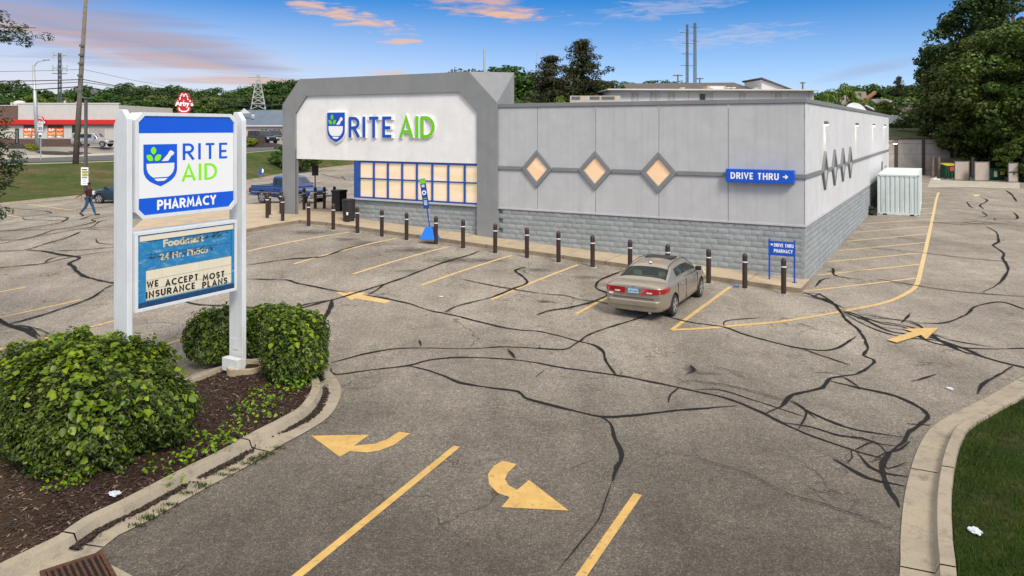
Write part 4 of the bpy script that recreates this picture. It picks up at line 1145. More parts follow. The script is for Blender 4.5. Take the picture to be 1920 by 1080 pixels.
def crown_arrays(rs, clumps, per, leaf, flat=.55, up=.6):
    Ps, Ns, Ss = [], [], []
    for (c, r_) in clumps:
        d = rs.normal(size=(per, 3)); d /= np.linalg.norm(d, axis=1, keepdims=True)
        rad = rs.uniform(.45, 1.0, (per, 1)) ** .6
        p = d * rad * np.array([r_, r_, r_ * flat]); Ps.append(p + np.array(c))
        nn = d * .8 + np.array([0, 0, up]) + rs.normal(size=(per, 3)) * .45; Ns.append(nn)
        Ss.append(leaf * rs.uniform(.6, 1.35, per))
    return np.concatenate(Ps), np.concatenate(Ns), np.concatenate(Ss)
def tree_variant(seed, H=13, W_=9, trunk=.28, nclump=90, per=58, leaf=.5, mtl=None, low=.12, kind='broad', crmin=.09, crmax=.17):
    rs = np.random.RandomState(seed); cl = []
    for i in range(nclump):
        while True:
            u = rs.uniform(-1, 1, 3)
            if .25 < np.linalg.norm(u) < 1: break
        u = u / np.linalg.norm(u) * (np.linalg.norm(u) ** .45)
        z = low * H + (u[2] + 1) / 2 * (1 - low) * H * .93
        wz = 1 - .25 * max(0, (u[2])) - .15 * max(0, -u[2])
        a = math.atan2(u[1], u[0]); lump = 1 + .16 * math.sin(3 * a + seed) + .12 * math.sin(5 * a + 2 * seed + u[2] * 3)
        cl.append(((u[0] * W_ / 2 * wz * lump, u[1] * W_ / 2 * wz * lump, z), W_ * rs.uniform(crmin, crmax)))
    P, N, S = crown_arrays(rs, cl, per, leaf)
    cm = leaf_mesh('crown', P, N, S, mtl, seed=seed, wr=.75)
    tb = MB(); r_ = random.Random(seed)
    tb.tube([(0, 0, -.6), (0, 0, H * .2), (r_.uniform(-.3, .3), r_.uniform(-.3, .3), H * .5), (r_.uniform(-.4, .4), r_.uniform(-.4, .4), H * .85)], [trunk * 1.3, trunk, trunk * .6, .05], 8)
    for k in range(7):
        c = cl[k * 7 % len(cl)][0]; z0 = H * (.2 + .08 * k)
        tb.tube([(0, 0, z0), (c[0] * .5, c[1] * .5, (z0 + c[2]) / 2 + .3), c], [trunk * .45, trunk * .25, .03], 6)
    return cm, tb.mesh('trunk', bark, smooth=True)
VAR = {}
for i in range(4): VAR['oak%d' % i] = tree_variant(20 + i, 13 + i, 10 + (i % 2) * 2, mtl=LF_OAK, nclump=110, per=60, leaf=.55)
for i in range(3): VAR['light%d' % i] = tree_variant(40 + i, 10, 8.5, mtl=LF_LIGHT, nclump=80, per=55, leaf=.5, low=.05)
for i in range(2): VAR['shrub%d' % i] = tree_variant(60 + i, 2.2, 2.6, trunk=.06, mtl=LF_OAK, nclump=60, per=70, leaf=.16, low=.0)
VAR['gold'] = tree_variant(66, 1.2, 1.8, trunk=.04, mtl=LF_YEL, nclump=50, per=60, leaf=.1, low=.0)
def place_tree(var, loc, s, label, cat='tree', name='broadleaf_tree', group=None, rot=None, sx=1.0):
    t = thing(name, loc, rng.uniform(0, 6.28) if rot is None else rot, label, cat, group); t.scale = (s * sx, s * sx, s)
    c, k = VAR[var]; obj('crown', c, t); obj('trunk', k, t); return t
def top_scale(var_h, px, ytop, Y, zb): 
    p = at(px, ytop, Y); return (p.z - zb) / var_h, Vector((p.x, Y, zb))
HV = {'oak0': 13, 'oak1': 14, 'oak2': 15, 'oak3': 16, 'light0': 10, 'light1': 10, 'light2': 10}
# ridge of trees: (x, y of the top, distance, variant, width factor)
TL = []
r_ = random.Random(11)
tops = [(-110, 160), (-60, 172), (-20, 178), (22, 158), (48, 170), (78, 176), (100, 180), (130, 176), (158, 168), (186, 175), (214, 172), (240, 163), (268, 167), (296, 172), (326, 168), (352, 175), (380, 176), (408, 172), (436, 178), (462, 170), (490, 164), (514, 160), (540, 158), (566, 158), (600, 160), (650, 166)]
for x, y in tops: TL.append((x, y, r_.uniform(185, 225), 'oak%d' % r_.randrange(4), 1.0))
for x, y in [(60, 186), (120, 192), (232, 190), (262, 198), (290, 186), (318, 194), (345, 190), (372, 196), (398, 188), (424, 196), (452, 190), (482, 184), (508, 190), (534, 182), (210, 200), (-40, 190), (10, 190)]: TL.append((x, y, r_.uniform(160, 178), r_.choice(['light0', 'light1', 'light2', 'oak1', 'oak3']), 1.25))
for x, y in [(868, 128), (885, 130), (930, 124), (955, 121), (985, 128), (1012, 138)]: TL.append((x, y, r_.uniform(120, 140), 'oak%d' % r_.randrange(4), .9))
for x, y in [(1150, 150), (1172, 152), (1188, 156), (1222, 150), (1245, 149), (1268, 152)]: TL.append((x, y, r_.uniform(150, 175), r_.choice(['light0', 'oak0', 'oak2']), .8))
for x, y in [(1548, 172), (1576, 164), (1600, 160), (1625, 157), (1650, 158), (1676, 155), (1700, 160), (1722, 156), (1745, 160), (1775, 165), (1810, 160)]: TL.append((x, y, r_.uniform(150, 190), 'oak%d' % r_.randrange(4), 1.1))
for x, y in [(1612, 186), (1640, 182), (1675, 180), (1712, 178), (1740, 186)]: TL.append((x, y, r_.uniform(128, 140), r_.choice(['light1', 'oak2']), 1.3))
def side_words(x):
    if x < 0: return 'beyond the left edge of the restaurant'
    if x < 225: return 'behind the white and red restaurant'
    if x < 440: return 'behind the shield sign panel'
    if x < 560: return 'behind the blue roofed building'
    if x < 860: return 'behind the store portal'
    if x < 1020: return 'over the roof left of the pines'
    if x < 1200: return 'just right of the tall pines'
    if x < 1300: return 'behind the motel roof by the twin masts'
    return 'on the ridge behind the far houses'
cnt = {}
for (x, y, Y, v, sx) in sorted(TL):
    if x < 700: y -= 9
    p = at(x, y, Y); zb = t_z(p.x, Y) if Y > 118 else 3.0
    s = (p.z - zb) / HV[v] * 1.03
    key = side_words(x)
    kind = ('dark green' if v.startswith('oak') else 'lighter green') + (' front row' if Y < 180 and x < 600 or 128 <= Y < 145 else '')
    kk_ = (kind, key); cnt[kk_] = cnt.get(kk_, 0) + 1
    tot_ = sum(1 for q in TL if side_words(q[0]) == key and ('dark green' if q[3].startswith('oak') else 'lighter green') + (' front row' if q[2] < 180 and q[0] < 600 or 128 <= q[2] < 145 else '') == kind)
    ordw = ['first', 'second', 'third', 'fourth', 'fifth', 'sixth', 'seventh', 'eighth', 'ninth', 'tenth', 'eleventh', 'twelfth'][cnt[kk_] - 1]
    place_tree(v, (p.x, Y, zb), s, '%s%s tree %s' % ((ordw + ' from left ') if tot_ > 1 else '', kind, key), group='%s trees %s' % (kind, key), sx=max(1, sx * .95 / max(.6, s)) if s < .95 else sx)

# pines behind the store
def pine_variant(seed, H, levels, spread):
    rs = np.random.RandomState(seed); cl = []; tb = MB(); lean = rs.uniform(-.4, .4)
    tb.tube([(0, 0, -1), (lean * .3, 0, H * .5), (lean, 0, H)], [.35, .22, .05], 8)
    for l in range(levels):
        f = l / (levels - 1); z = H * (.22 + .78 * f)
        w = spread * (1 - f) ** .75 * rs.uniform(.75, 1.1) + .7
        for k in range(11 if f < .8 else 6):
            a = rs.uniform(0, 6.28); L = w * rs.uniform(.55, 1.1)
            tip = np.array([math.cos(a) * L + lean * f, math.sin(a) * L, z + L * .12])
            tb.tube([(lean * f, 0, z - .2), tuple(tip * .5 + np.array([lean * f, 0, z - .25]) * .5), tuple(tip)], [.09, .05, .02], 5)
            for q in np.linspace(.35, 1.05, max(2, int(L / .8))):
                c = np.array([lean * f, 0, z]) * (1 - q) + tip * q + rs.normal(size=3) * .18
                cl.append((tuple(c), rs.uniform(.75, 1.2)))
    P, N, S = crown_arrays(rs, cl, 62, .42, flat=.5, up=.9)
    return leaf_mesh('crown', P, N, S, LF_PINE, seed=seed, wr=.42), tb.mesh('trunk', bark)
VAR['pine0'] = pine_variant(3, 16, 13, 5.4); VAR['pine1'] = pine_variant(8, 13.5, 11, 5.8)
p = at(1092, 78, 100); place_tree('pine0', (p.x, 100, 2.0), (p.z - 2.0) / 16.3, 'tallest layered dark pine behind the store, right of its bushier neighbour', name='pine_tree', rot=.4)
p = at(1035, 108, 96); place_tree('pine1', (p.x, 96, 2.0), (p.z - 2.0) / 13.8, 'bushy brownish pine left of the tallest pine, between the portal and the motel', name='pine_tree', rot=2.0)
p = at(1193, 151, 175); place_tree('pine1', (p.x, 175, 3.2), .85, 'small pointed conifer just left of the motel roof', name='pine_tree', rot=1.0, sx=.45)
p = at(1686, 148, 165); place_tree('pine0', (p.x, 165, 3.2), .8, 'dark pointed conifer rising above the ridge behind the far houses', name='pine_tree', rot=1.0, sx=.6)
p = at(1055, 176, 70); place_tree('light0', (p.x, 70, 1.0), .76, 'low yellow green bush behind the parapet below the pines', 'bush', 'bush', sx=.5)
for (x, y, Y, s) in ((950, 178, 72, .72), (990, 182, 74, .7), (1120, 178, 90, .8)):
    place_tree('oak1', at(x, y, Y) - Vector((0, 0, at(x, y, Y).z - .5)), (at(x, y, Y).z - .5) / 14, {950: 'dark shrubby growth directly right of the portal', 990: 'dark shrubby growth below the bushy pine', 1120: 'dark shrubby growth just left of the motel wall'}[x], 'bush', 'bush', 'undergrowth behind the store', sx=1.1)

# large trees at the right
def big_tree(seed, H, W_, low, mtl, nclump, per, leaf):
    return tree_variant(seed, H, W_, trunk=.42, nclump=nclump, per=per, leaf=leaf, mtl=mtl, low=low, crmin=.055, crmax=.11)
LF_BIG = leaf_mat('big_tree_leaves', [(.009, .025, .006), (.018, .042, .009), (.03, .06, .012), (.065, .095, .02)], .2, big=.5)
LF_BIG2 = leaf_mat('walnut_leaves', [(.025, .05, .01), (.05, .085, .016), (.085, .12, .025), (.13, .155, .035)], .25, big=.5)
VAR['bigA'] = big_tree(5, 21, 12.5, .16, LF_BIG, 300, 95, .34)
VAR['bigB'] = big_tree(6, 15, 13, .05, LF_BIG2, 300, 100, .32)
VAR['bigC'] = big_tree(9, 9, 9, .0, LF_BIG2, 190, 95, .27)
def pg(px, Y, z): v = at(px, HY, Y); return (v.x, Y, z)
place_tree('bigA', pg(1838, 84, .4), 1.0, 'tall dark tree with rounded top at the left of the big tree mass', name='large_tree', rot=.3)
place_tree('bigA', pg(1905, 92, .4), 1.22, 'tallest dark tree filling the upper right corner', name='large_tree', rot=2.1)
place_tree('bigB', pg(1850, 79, .4), 1.02, 'lighter spreading tree in the middle of the mass above the dumpster gates', name='large_tree', rot=1.1, sx=1.0)
place_tree('bigB', pg(1960, 74, .4), 1.15, 'lighter spreading tree at the right edge beside the dumpsters', name='large_tree', rot=4.1)
place_tree('bigC', pg(1780, 84, 1.6), .95, 'low leafy tree drooping over the retaining wall', name='large_tree', rot=.6, sx=1.05)
place_tree('bigC', pg(1900, 77.3, .4), .62, 'leafy sapling directly behind the middle gates', name='large_tree', rot=2.6, sx=1.3)
place_tree('bigC', pg(1926, 70, .3), .5, 'short bushy sapling right of the last gate', name='large_tree', rot=3.6, sx=1.1)

# hedges close to the camera
def hedge(name, lobes, n, leaf, label, vine=0, seed=1, twig=60):
    """lobes: (cx, cy, ax, ay, rot, height); leaves cover the outside of the joined lobes"""
    rs = np.random.RandomState(seed); c0 = lobes[0]
    base = Vector((c0[0], c0[1], 0)); base.z = lot_z(base.x, base.y) + .15
    t = thing(name, base, 0, label, 'hedge')
    areas = [l[2] * l[3] for l in lobes]; tot = sum(areas)
    def surf(l, m, shell):
        d = rs.normal(size=(m, 3)); d[:, 2] = np.abs(d[:, 2]) * 1.1 - .12; d /= np.linalg.norm(d, axis=1, keepdims=True)
        e = 2.8
        k = (np.abs(d) ** e).sum(1, keepdims=True) ** (-1 / e)
        q = d * k
        az = np.arctan2(d[:, 1], d[:, 0])
        lump = 1 + .05 * np.sin(4 * az + 3 * d[:, 2] * 2 + seed) + .05 * np.sin(9 * az + 7 * d[:, 2]) + .045 * np.sin(17 * az - 11 * d[:, 2]) * np.sin(13 * d[:, 2] + 3 * az) + .03 * np.sin(31 * az + 23 * d[:, 2])
        q = q * lump[:, None] * shell
        nrm = np.sign(q) * np.abs(q) ** (e - 1)
        # the clipped mound is undercut near the ground
        z = (q[:, 2] * .9 + .12) / 1.02
        uc = 1 - .13 * np.clip(.35 - z, 0, .35) / .35
        X = q[:, 0] * l[2] * uc; Y = q[:, 1] * l[3] * uc
        c, s = math.cos(l[4]), math.sin(l[4])
        P = np.stack([X * c - Y * s + l[0] - base.x, X * s + Y * c + l[1] - base.y, np.maximum(.03, z * l[5])], 1)
        nx = nrm[:, 0] / l[2]; ny = nrm[:, 1] / l[3]; nz = nrm[:, 2] / l[5]
        N = np.stack([nx * c - ny * s, nx * s + ny * c, nz], 1); N /= np.linalg.norm(N, axis=1, keepdims=True)
        return P, N
    Ps, Ns = [], []
    for l, a in zip(lobes, areas):
        m = int(n * a / tot); sh = 1 - rs.exponential(.05, (m, 1)); sh = np.clip(sh + rs.normal(size=(m, 1)) * .026, .6, 1.1)
        P, N = surf(l, m, sh); Ps.append(P); Ns.append(N)
    P = np.concatenate(Ps); N = np.concatenate(Ns)
    Nj = N * .75 + np.array([0, 0, .65]) + rs.normal(size=N.shape) * .42
    S = leaf * rs.uniform(.5, 1.35, len(P))
    dr = N * .9 + np.array([0, 0, -.25])
    obj('foliage', leaf_mesh('foliage', P, Nj, S, LF_HEDGE, True, .55, seed, droop=dr), t)
    if vine:
        Pv, Nv = [], []
        for l, a in zip(lobes, areas):
            m = int(vine * a / tot); P2, N2 = surf(l, m * 4, 1.015 + rs.uniform(0, .035, (m * 4, 1)))
            w = N2[:, 2] * 1.0 + .3 * np.sin(P2[:, 0] * 3.1 + seed) * np.sin(P2[:, 1] * 2.6) + .2 * np.sin(P2[:, 0] * 7) * np.sin(P2[:, 1] * 9) + rs.uniform(-.75, .75, len(P2))
            k = np.argsort(-w)[:m]; Pv.append(P2[k]); Nv.append(N2[k])
        Pv = np.concatenate(Pv); Nv = np.concatenate(Nv)
        obj('vine', leaf_mesh('vine', Pv, Nv * .9 + np.array([0, 0, .5]) + rs.normal(size=Nv.shape) * .35, leaf * 1.65 * rs.uniform(.5, 1.3, len(Pv)), LF_VINE, True, .85, seed + 1, droop=Nv * .4 + np.array([0, 0, -.6])), t)
    # woody inside
    tb = MB(); r2 = random.Random(seed)
    for l in lobes:
        for k in range(twig):
            u, v = r2.uniform(-.5, .5) * l[2], r2.uniform(-.5, .5) * l[3]; e = (r2.uniform(-.85, .85) * l[2], r2.uniform(-.85, .85) * l[3])
            c, s = math.cos(l[4]), math.sin(l[4]); f = lambda a, b, z: (a * c - b * s + l[0] - base.x, a * s + b * c + l[1] - base.y, z)
            tb.tube([f(u, v, -.1), f((u + e[0]) / 2, (v + e[1]) / 2, l[5] * .4), f(e[0], e[1], l[5] * r2.uniform(.6, .85))], [.016, .011, .005], 4, cap=False)
    tb.build('branches', bark, t)
    return t
hedge('hedge', [(-7.28, 13.0, 2.15, 1.42, R(139), 1.44)], 36000, .068, 'large clipped green hedge at the lower left in front of the sign post', vine=1000, seed=4, twig=110)
hedge('hedge', [(-4.57, 16.25, .66, 1.0, R(8), 1.16), (-5.45, 17.75, .85, .6, R(-20), .97), (-6.55, 17.3, .75, .68, 0, 1.0)], 22000, .068, 'smaller curved hedge wrapping behind the right sign post', vine=620, seed=9, twig=40)

# scattered weeds and seedlings
def tufts(name, pts, leafs, size, mtl, label=None, seed=0, spread=.12, up=.8):
    rs = np.random.RandomState(seed); Ps, Ns, Ss = [], [], []
    for p in pts:
        m = leafs; q = rs.normal(size=(m, 3)) * np.array([spread, spread, spread * .5]); q[:, 2] = np.abs(q[:, 2]) + .02
        Ps.append(q + np.array(p)); Ns.append(rs.normal(size=(m, 3)) * .5 + np.array([0, 0, up])); Ss.append(size * rs.uniform(.5, 1.3, m))
    o = obj(name, leaf_mesh(name, np.concatenate(Ps), np.concatenate(Ns), np.concatenate(Ss), mtl, True, .7, seed)); o['kind'] = 'stuff'
    return o
def gp(x, y, h=.2): p = G(x, y); return (p.x, p.y, p.z + h)
tufts('seedlings', [gp(*q) for q in [(560, 735), (548, 748), (575, 745), (520, 770), (505, 782), (480, 770), (470, 795), (455, 790), (505, 800), (440, 835), (425, 850), (412, 845), (398, 862), (450, 815), (385, 870), (130, 930), (115, 945), (148, 935), (100, 925), (322, 935), (492, 757), (530, 745), (350, 880), (340, 895), (300, 905), (365, 848)]], 22, .065, LF_VINE, seed=2)
def blades(name, pts_fn, n, h, w, mtl, seed=0):
    rs = np.random.RandomState(seed); P = pts_fn(rs, n); n = len(P)
    a = rs.uniform(0, 6.28, n); L = h * rs.uniform(.5, 1.2, n); lean = rs.normal(size=(n, 2)) * .35 * L[:, None]
    dx, dy = np.cos(a) * w, np.sin(a) * w
    z0 = np.zeros(n)
    V = np.stack([P + np.stack([dx, dy, z0], 1), P - np.stack([dx, dy, z0], 1), P + np.stack([lean[:, 0], lean[:, 1], L], 1)], 1)
    me = bpy.data.meshes.new(name); me.vertices.add(n * 3); me.vertices.foreach_set('co', V.reshape(-1).astype(np.float32))
    me.loops.add(n * 3); me.loops.foreach_set('vertex_index', np.arange(n * 3, dtype=np.int32))
    me.polygons.add(n); me.polygons.foreach_set('loop_start', (np.arange(n) * 3).astype(np.int32)); me.update(calc_edges=True)
    me.materials.append(mtl); o = obj(name, me); o['kind'] = 'stuff'; return o
GR = leaf_mat('grass_blades', [(.022, .05, .008), (.035, .07, .012), (.05, .09, .016), (.10, .11, .035)], .3, .7, .1, big=1.0)
vbe = np.array([(p.x, p.y) for p in rrows[4]])
def verge_pts(rs, n):
    out = []
    while len(out) < n:
        x, y = rs.uniform(3.2, 14, 1)[0], rs.uniform(7.2, 17, 1)[0]
        if rs.uniform() > (9 / y) ** 1.6: continue
        if not in_verge(x, y): continue
        d = float(np.min(np.hypot(vbe[:, 0] - x, vbe[:, 1] - y)))
        out.append((x, y, lot_z(x, y) + .12 + .04 * sst(d / 1.3)))
    return np.array(out)
blades('lawn_grass', verge_pts, 80000, .075, .006, GR, 3)
tuft_c = [G(x, y) for x, y in [(462, 872), (470, 866), (480, 862), (437, 884), (420, 893), (382, 912), (375, 916), (282, 972), (275, 976), (256, 988), (304, 962), (318, 950), (500, 853), (520, 842), (350, 928), (488, 858)]]
blades('gutter_weeds', lambda rs, n: np.concatenate([np.array([c.x, c.y, c.z + .01]) + rs.normal(size=(n // len(tuft_c), 3)) * np.array([.07, .03, 0]) for c in tuft_c]), 1300, .055, .006, GR, 4)

# evergreen boughs that reach in at the left edge
def bough_tree():
    Y0 = 17.0; rs = np.random.RandomState(2)
    t = thing('evergreen_tree', (-14.6, Y0, 0.1), 0, 'evergreen at the left edge with two boughs reaching into view', 'tree')
    cl = []; tb = MB(); tb.tube([(0, 0, -.5), (.2, 0, 5), (.1, 0, 9.5)], [.2, .14, .05], 8)
    specs = [((68, 52), 1.0), ((40, 78), .8), ((10, 60), 1.2), ((-40, 40), 1.5), ((18, 240), .7), ((22, 262), .9), ((45, 295), .9), ((34, 318), .9), ((38, 352), .9), ((10, 300), 1.0), ((12, 390), .9), ((-10, 370), 1.2), ((-60, 200), 1.5), ((-80, 120), 1.6), ((-60, 420), 1.5), ((2, 270), .9), ((6, 330), 1.0)]
    for (px, py), s in specs:
        tip = at(px, py, Y0 + rs.uniform(-.8, .8)) - Vector((-14.6, Y0, .1)); st = Vector((.1, 0, min(9, tip.z * .85 + .5)))
        pts = [st.lerp(tip, k / 4) + Vector((0, 0, .25 * math.sin(math.pi * k / 4))) for k in range(5)]
        tb.tube(pts, [.05, .04, .03, .02, .006], 5)
        for k in range(int(26 * s)):
            q = (k + .5) / (26 * s); c = st.lerp(tip, .3 + .7 * q) + Vector((0, 0, .25 * math.sin(math.pi * q)))
            cl.append((tuple(c + Vector(rs.normal(size=3) * .16 * s)), .2 * s))
    P, N, S = crown_arrays(rs, cl, 46, .09, flat=.5, up=.7)
    obj('crown', leaf_mesh('crown', P, N, S, leaf_mat('evergreen_needles', [(.01, .022, .01), (.018, .04, .014), (.035, .06, .02), (.08, .11, .03)], .15, big=2), seed=5, wr=.35, droop=np.tile(np.array([[.8, 0, -.5]]), (len(P), 1))), t)
    tb.build('trunk', bark, t)
bough_tree()
# ------------------------------------------------------------------ bollards
bol_m = mat('bollard_sleeve', (.035, .021, .017), .42, var=.15, vscale=5, dirt=.25)
ring_m = mat('reflective_band', (.72, .72, .70), .4, var=.05)
foot_m = mat('poured_footing', (.33, .31, .28), .95, var=.3, vscale=8, bump=.01, bscale=20)
def make_bollard():
    t = thing('bollard', (0, 0, 0))
    prof = [(.078, -.1), (.08, .0)] + [(.082, .87), (.082, .89)]
    MB().lathe(prof + [(.083, 1.03), (.08, 1.08), (.068, 1.12), (.045, 1.145), (.018, 1.155)], 20).build('sleeve', bol_m, t, angle=50)
    MB().lathe([(.0825, .855), (.088, .857), (.088, .892), (.0825, .894)], 20).build('reflective_band', ring_m, t, angle=40)
    mb = MB(); r_ = random.Random(4); n = 14
    ring = [(.19 * r_.uniform(.75, 1.3) * math.cos(6.283 * k / n), .17 * r_.uniform(.75, 1.3) * math.sin(6.283 * k / n)) for k in range(n)]
    mb.prism_xy(ring, -.05, .017).build('footing', foot_m, t)
    return t
BOL = [(-20.68, -2.42), (-19.13, -2.5), (-17.77, -2.47), (-16.46, -2.44), (-15.19, -2.4), (-13.69, -2.42), (-12.39, -2.4), (-10.9, -2.42), (-9.5, -2.42), (-8.2, -2.37), (-6.85, -2.34), (-5.44, -2.3), (-4.1, -2.25), (-2.7, -2.2), (-1.52, -2.16), (-.31, -2.12)]
BL = ['at the left end of the front row', 'second from the left end of the front row', 'in front of the left corner of the window wall', 'below the second pane column of the storefront windows',
      'just left of the leaning blue pickup sign', 'just right of the leaning blue pickup sign base', 'in front of the last storefront pane', 'in front of the right portal pilaster', 'first to the right of the portal pilaster', 'between the first and second diamond windows',
      'below the second diamond window', 'at the left rear corner of the beige sedan', 'half hidden behind the roof of the beige sedan', 'at the right front fender of the beige sedan', 'between the sedan and the small drive thru sign', 'directly in front of the small drive thru sign']
bp = make_bollard(); first = True
for (x, y), l in zip(BOL, BL):
    p = loc2w(x, y); p.z = lot_z(p.x, p.y) + .003
    lab = 'dark brown bollard with white band ' + l
    if first: b = bp; b.location = p; b['label'] = lab; b['category'] = 'bollard'; b['group'] = 'bollards along the storefront kerb'; first = False
    else: b = copy_tree(bp, p, rng.uniform(0, 6), lab)
    b.rotation_euler = (rng.uniform(-.012, .012), rng.uniform(-.014, .014), rng.uniform(0, 6))
# bollards standing on the plaza round the entrance (photo positions of their feet)
PB = [((501, 409), 'leftmost on the entrance plaza'), ((505, 403), 'close behind the leftmost plaza bollard'), ((530, 414.5), 'on the plaza left of the portal column'), ((527, 401), 'partly hidden behind the portal column'), ((570, 393.5), 'just right of the portal column behind the truck bumper side'),
      ((591, 391.5), 'below the dark pole sign'), ((608, 391), 'third from the bins on the far plaza edge'), ((627, 389.5), 'beside the square black bin')]
for (q, l) in PB:
    p = G(q[0], q[1], WH)
    copy_tree(bp, p, rng.uniform(0, 6), 'dark brown bollard ' + l, group='bollards round the entrance plaza')

# ------------------------------------------------------------------ pylon sign by the road
sign_wht = mat('painted_aluminium', (.66, .69, .71), .35, var=.05, vscale=1.5, dirt=.18)
sg = thing('pylon_sign', (-7.165, 14.15, 0.05), R(60), 'tall double post RITE AID PHARMACY sign with letter board between the hedges', 'sign')
def post(x, zb):
    w = .055; T_ = .205
    prof = [(-T_, zb), (-T_, 5.36), (-.08, 5.6), (.08, 5.6), (T_, 5.36), (T_, zb)]   # y, z
    prof = [(-T_, zb), (-T_, 5.43), (-.06, 5.6), (.06, 5.6), (T_, 5.3), (T_, zb)]
    mb = MB(); n = len(prof)
    mb.add([(x - w, y, z) for y, z in prof] + [(x + w, y, z) for y, z in prof], [tuple(range(n)), tuple(reversed(range(n, 2 * n)))] + [(i, n + i, n + (i + 1) % n, (i + 1) % n) for i in range(n)])
    return mb.build('post', sign_wht, sg, bevel=.012)
post(0, -.1); pr = post(2.61, .18)
MB().box(2.54, 2.548, -.1, .08, .55, .78).build('access_plate', sign_wht, pr)
X0, X1, YF, YB = .085, 2.385, -.2, .1
def octa(x0, x1, z0, z1, c): return [(x0 + c, z0), (x1 - c, z0), (x1, z0 + c), (x1, z1 - c), (x1 - c, z1), (x0 + c, z1), (x0, z1 - c), (x0, z0 + c)]
cab = MB().prism_xz(octa(X0, X1, 3.565, 5.55, .14), YF, YB).build('upper_cabinet', sign_wht, sg, bevel=.008)
# face with its own rim
def ring(outer, inner, y0, y1):
    mb = MB(); n = len(outer)
    for i in range(n):
        j = (i + 1) % n; A, B, C_, D = outer[i], outer[j], inner[j], inner[i]
        mb.hexa([(A[0], y0, A[1]), (B[0], y0, B[1]), (C_[0], y0, C_[1]), (D[0], y0, D[1])][::-1], [(A[0], y1, A[1]), (B[0], y1, B[1]), (C_[0], y1, C_[1]), (D[0], y1, D[1])][::-1])
    return mb
ring(octa(X0, X1, 3.565, 5.55, .14), octa(X0 + .065, X1 - .065, 3.63, 5.485, .125), YF - .001, YF - .045).build('cabinet_rim', sign_wht, cab, bevel=.004)
lit_white = mat('lit_white_face', (.74, .75, .76), .3, var=.01, emit=(1, 1, 1), estr=.03)
lit_blue = mat('lit_blue_face', (.004, .075, .50), .3, var=.05, vscale=2, emit=(.0, .09, .62), estr=.12)
lit_green = mat('lit_green_face', (.20, .62, .004), .3, var=.02, emit=(.2, .7, 0), estr=.12)
fx0, fx1, fz0, fz1 = X0 + .075, X1 - .075, 3.64, 5.475
MB().prism_xz(octa(fx0, fx1, fz0, fz1, .12), YF - .012, YF - .003).build('face', lit_white, cab)
c = .12
MB().prism_xz([(fx0, 5.165), (fx1, 5.165), (fx1, fz1 - c), (fx1 - c, fz1), (fx0 + c, fz1), (fx0, fz1 - c)], YF - .016, YF - .011).build('blue_band', lit_blue, cab)
MB().prism_xz([(fx0 + c, fz0), (fx1 - c, fz0), (fx1, fz0 + c), (fx1, 3.95), (fx0, 3.95), (fx0, fz0 + c)], YF - .016, YF - .011).build('blue_band', lit_blue, cab)
SO = Vector((-7.165, 14.15, .05)); SU = Vector((.5, .8660254, 0)); SN = Vector((.8660254, -.5, 0))
def sgn(px, py, yf=YF):
    d_ = ray(px, py); P0 = SO - SN * yf; t_ = (P0 - Vector((0, 0, CH))).dot(SN) / d_.dot(SN)
    q_ = Vector((0, 0, CH)) + d_ * t_ - SO; return q_.dot(SU), q_.z
def put(txt, xa, xb, ybase, h, t_, m_, par, yf, gap=.14, space=.4, depth=.004):
    x0_, z0_ = sgn(xa, ybase, yf); x1_, _z = sgn(xb, ybase, yf)
    write(txt, h, t_, depth, m_, par, x0_, yf, z0_, gap=gap, space=space, xs=(x1_ - x0_) / width_of(txt, h, t_, gap, space))
e0, e1 = sgn(268, 271), sgn(331, 271); eb = sgn(301, 349)
emblem(cab, e0[0], eb[1], e1[0] - e0[0], e0[1] - eb[1], YF - .012, .005, lit_blue, lit_white, lit_green, 0)
zr = sgn(343, 300)[1]; hr = sgn(343, 269)[1] - zr
put('RITE', 342.5, 428, 300, hr, .135, lit_blue, cab, YF - .012, .2)
za = sgn(341, 340)[1]; ha = sgn(341, 308)[1] - za
put('AID', 340.5, 407, 340, ha, .135, lit_green, cab, YF - .012, .15)
put('PHARMACY', 294.5, 405, 394, .19, .20, WHITE, cab, YF - .017, .09)
# letter board
rb = MB().box(X0 - .01, X1, YF, YB, 1.86, 3.335).build('lower_cabinet', sign_wht, sg, bevel=.01)
R4 = lambda x0, x1, z0, z1: [(x0, z0), (x1, z0), (x1, z1), (x0, z1)]
ring(R4(X0 - .01, X1, 1.86, 3.335), R4(X0 + .05, X1 - .06, 1.92, 3.275), YF - .001, YF - .05).build('cabinet_rim', sign_wht, rb, bevel=.004)
old_blue = mat('weathered_blue', (.03, .18, .38), .5, var=.35, vscale=5, fn=lambda T, bs, tc, c2: T.inp(bs.inputs['Base Color'], T.mix(T.rng(T.noise(T.mapping(tc, scale=(1.2, 1, 5)), 2.6, 7, .7), .56, .70), T.mix(T.rng(T.noise(tc, 9, 6, .7), .5, .7), (.015, .19, .43, 1), (.06, .29, .46, 1)), (.30, .42, .46, 1))))
cream = mat('cream_letter_track', (.72, .66, .50), .5, var=.05, vscale=2, dirt=.15)
navy = mat('navy_inner_frame', (.01, .05, .13), .5, var=.3, vscale=8)
bx0, bx1, bz0, bz1 = X0 + .06, X1 - .07, 1.93, 3.265
ring(R4(bx0 - .01, bx1 + .01, bz0 - .01, bz1 + .01), R4(bx0 + .16, bx1 - .05, bz0 + .10, bz1 - .12), YF - .002, YF - .028).build('inner_frame', old_blue, rb)
MB().box(bx0, bx1, YF - .036, YF - .03, bz0 - .005, bz0 + .09).build('bottom_lip', navy, rb)
MB().box(bx0 + .03, bx1 - .02, YF - .036, YF - .03, bz1 - .11, bz1 - .015).build('top_lip', cream, rb)
lx0, lx1 = bx0 + .165, bx1 - .055
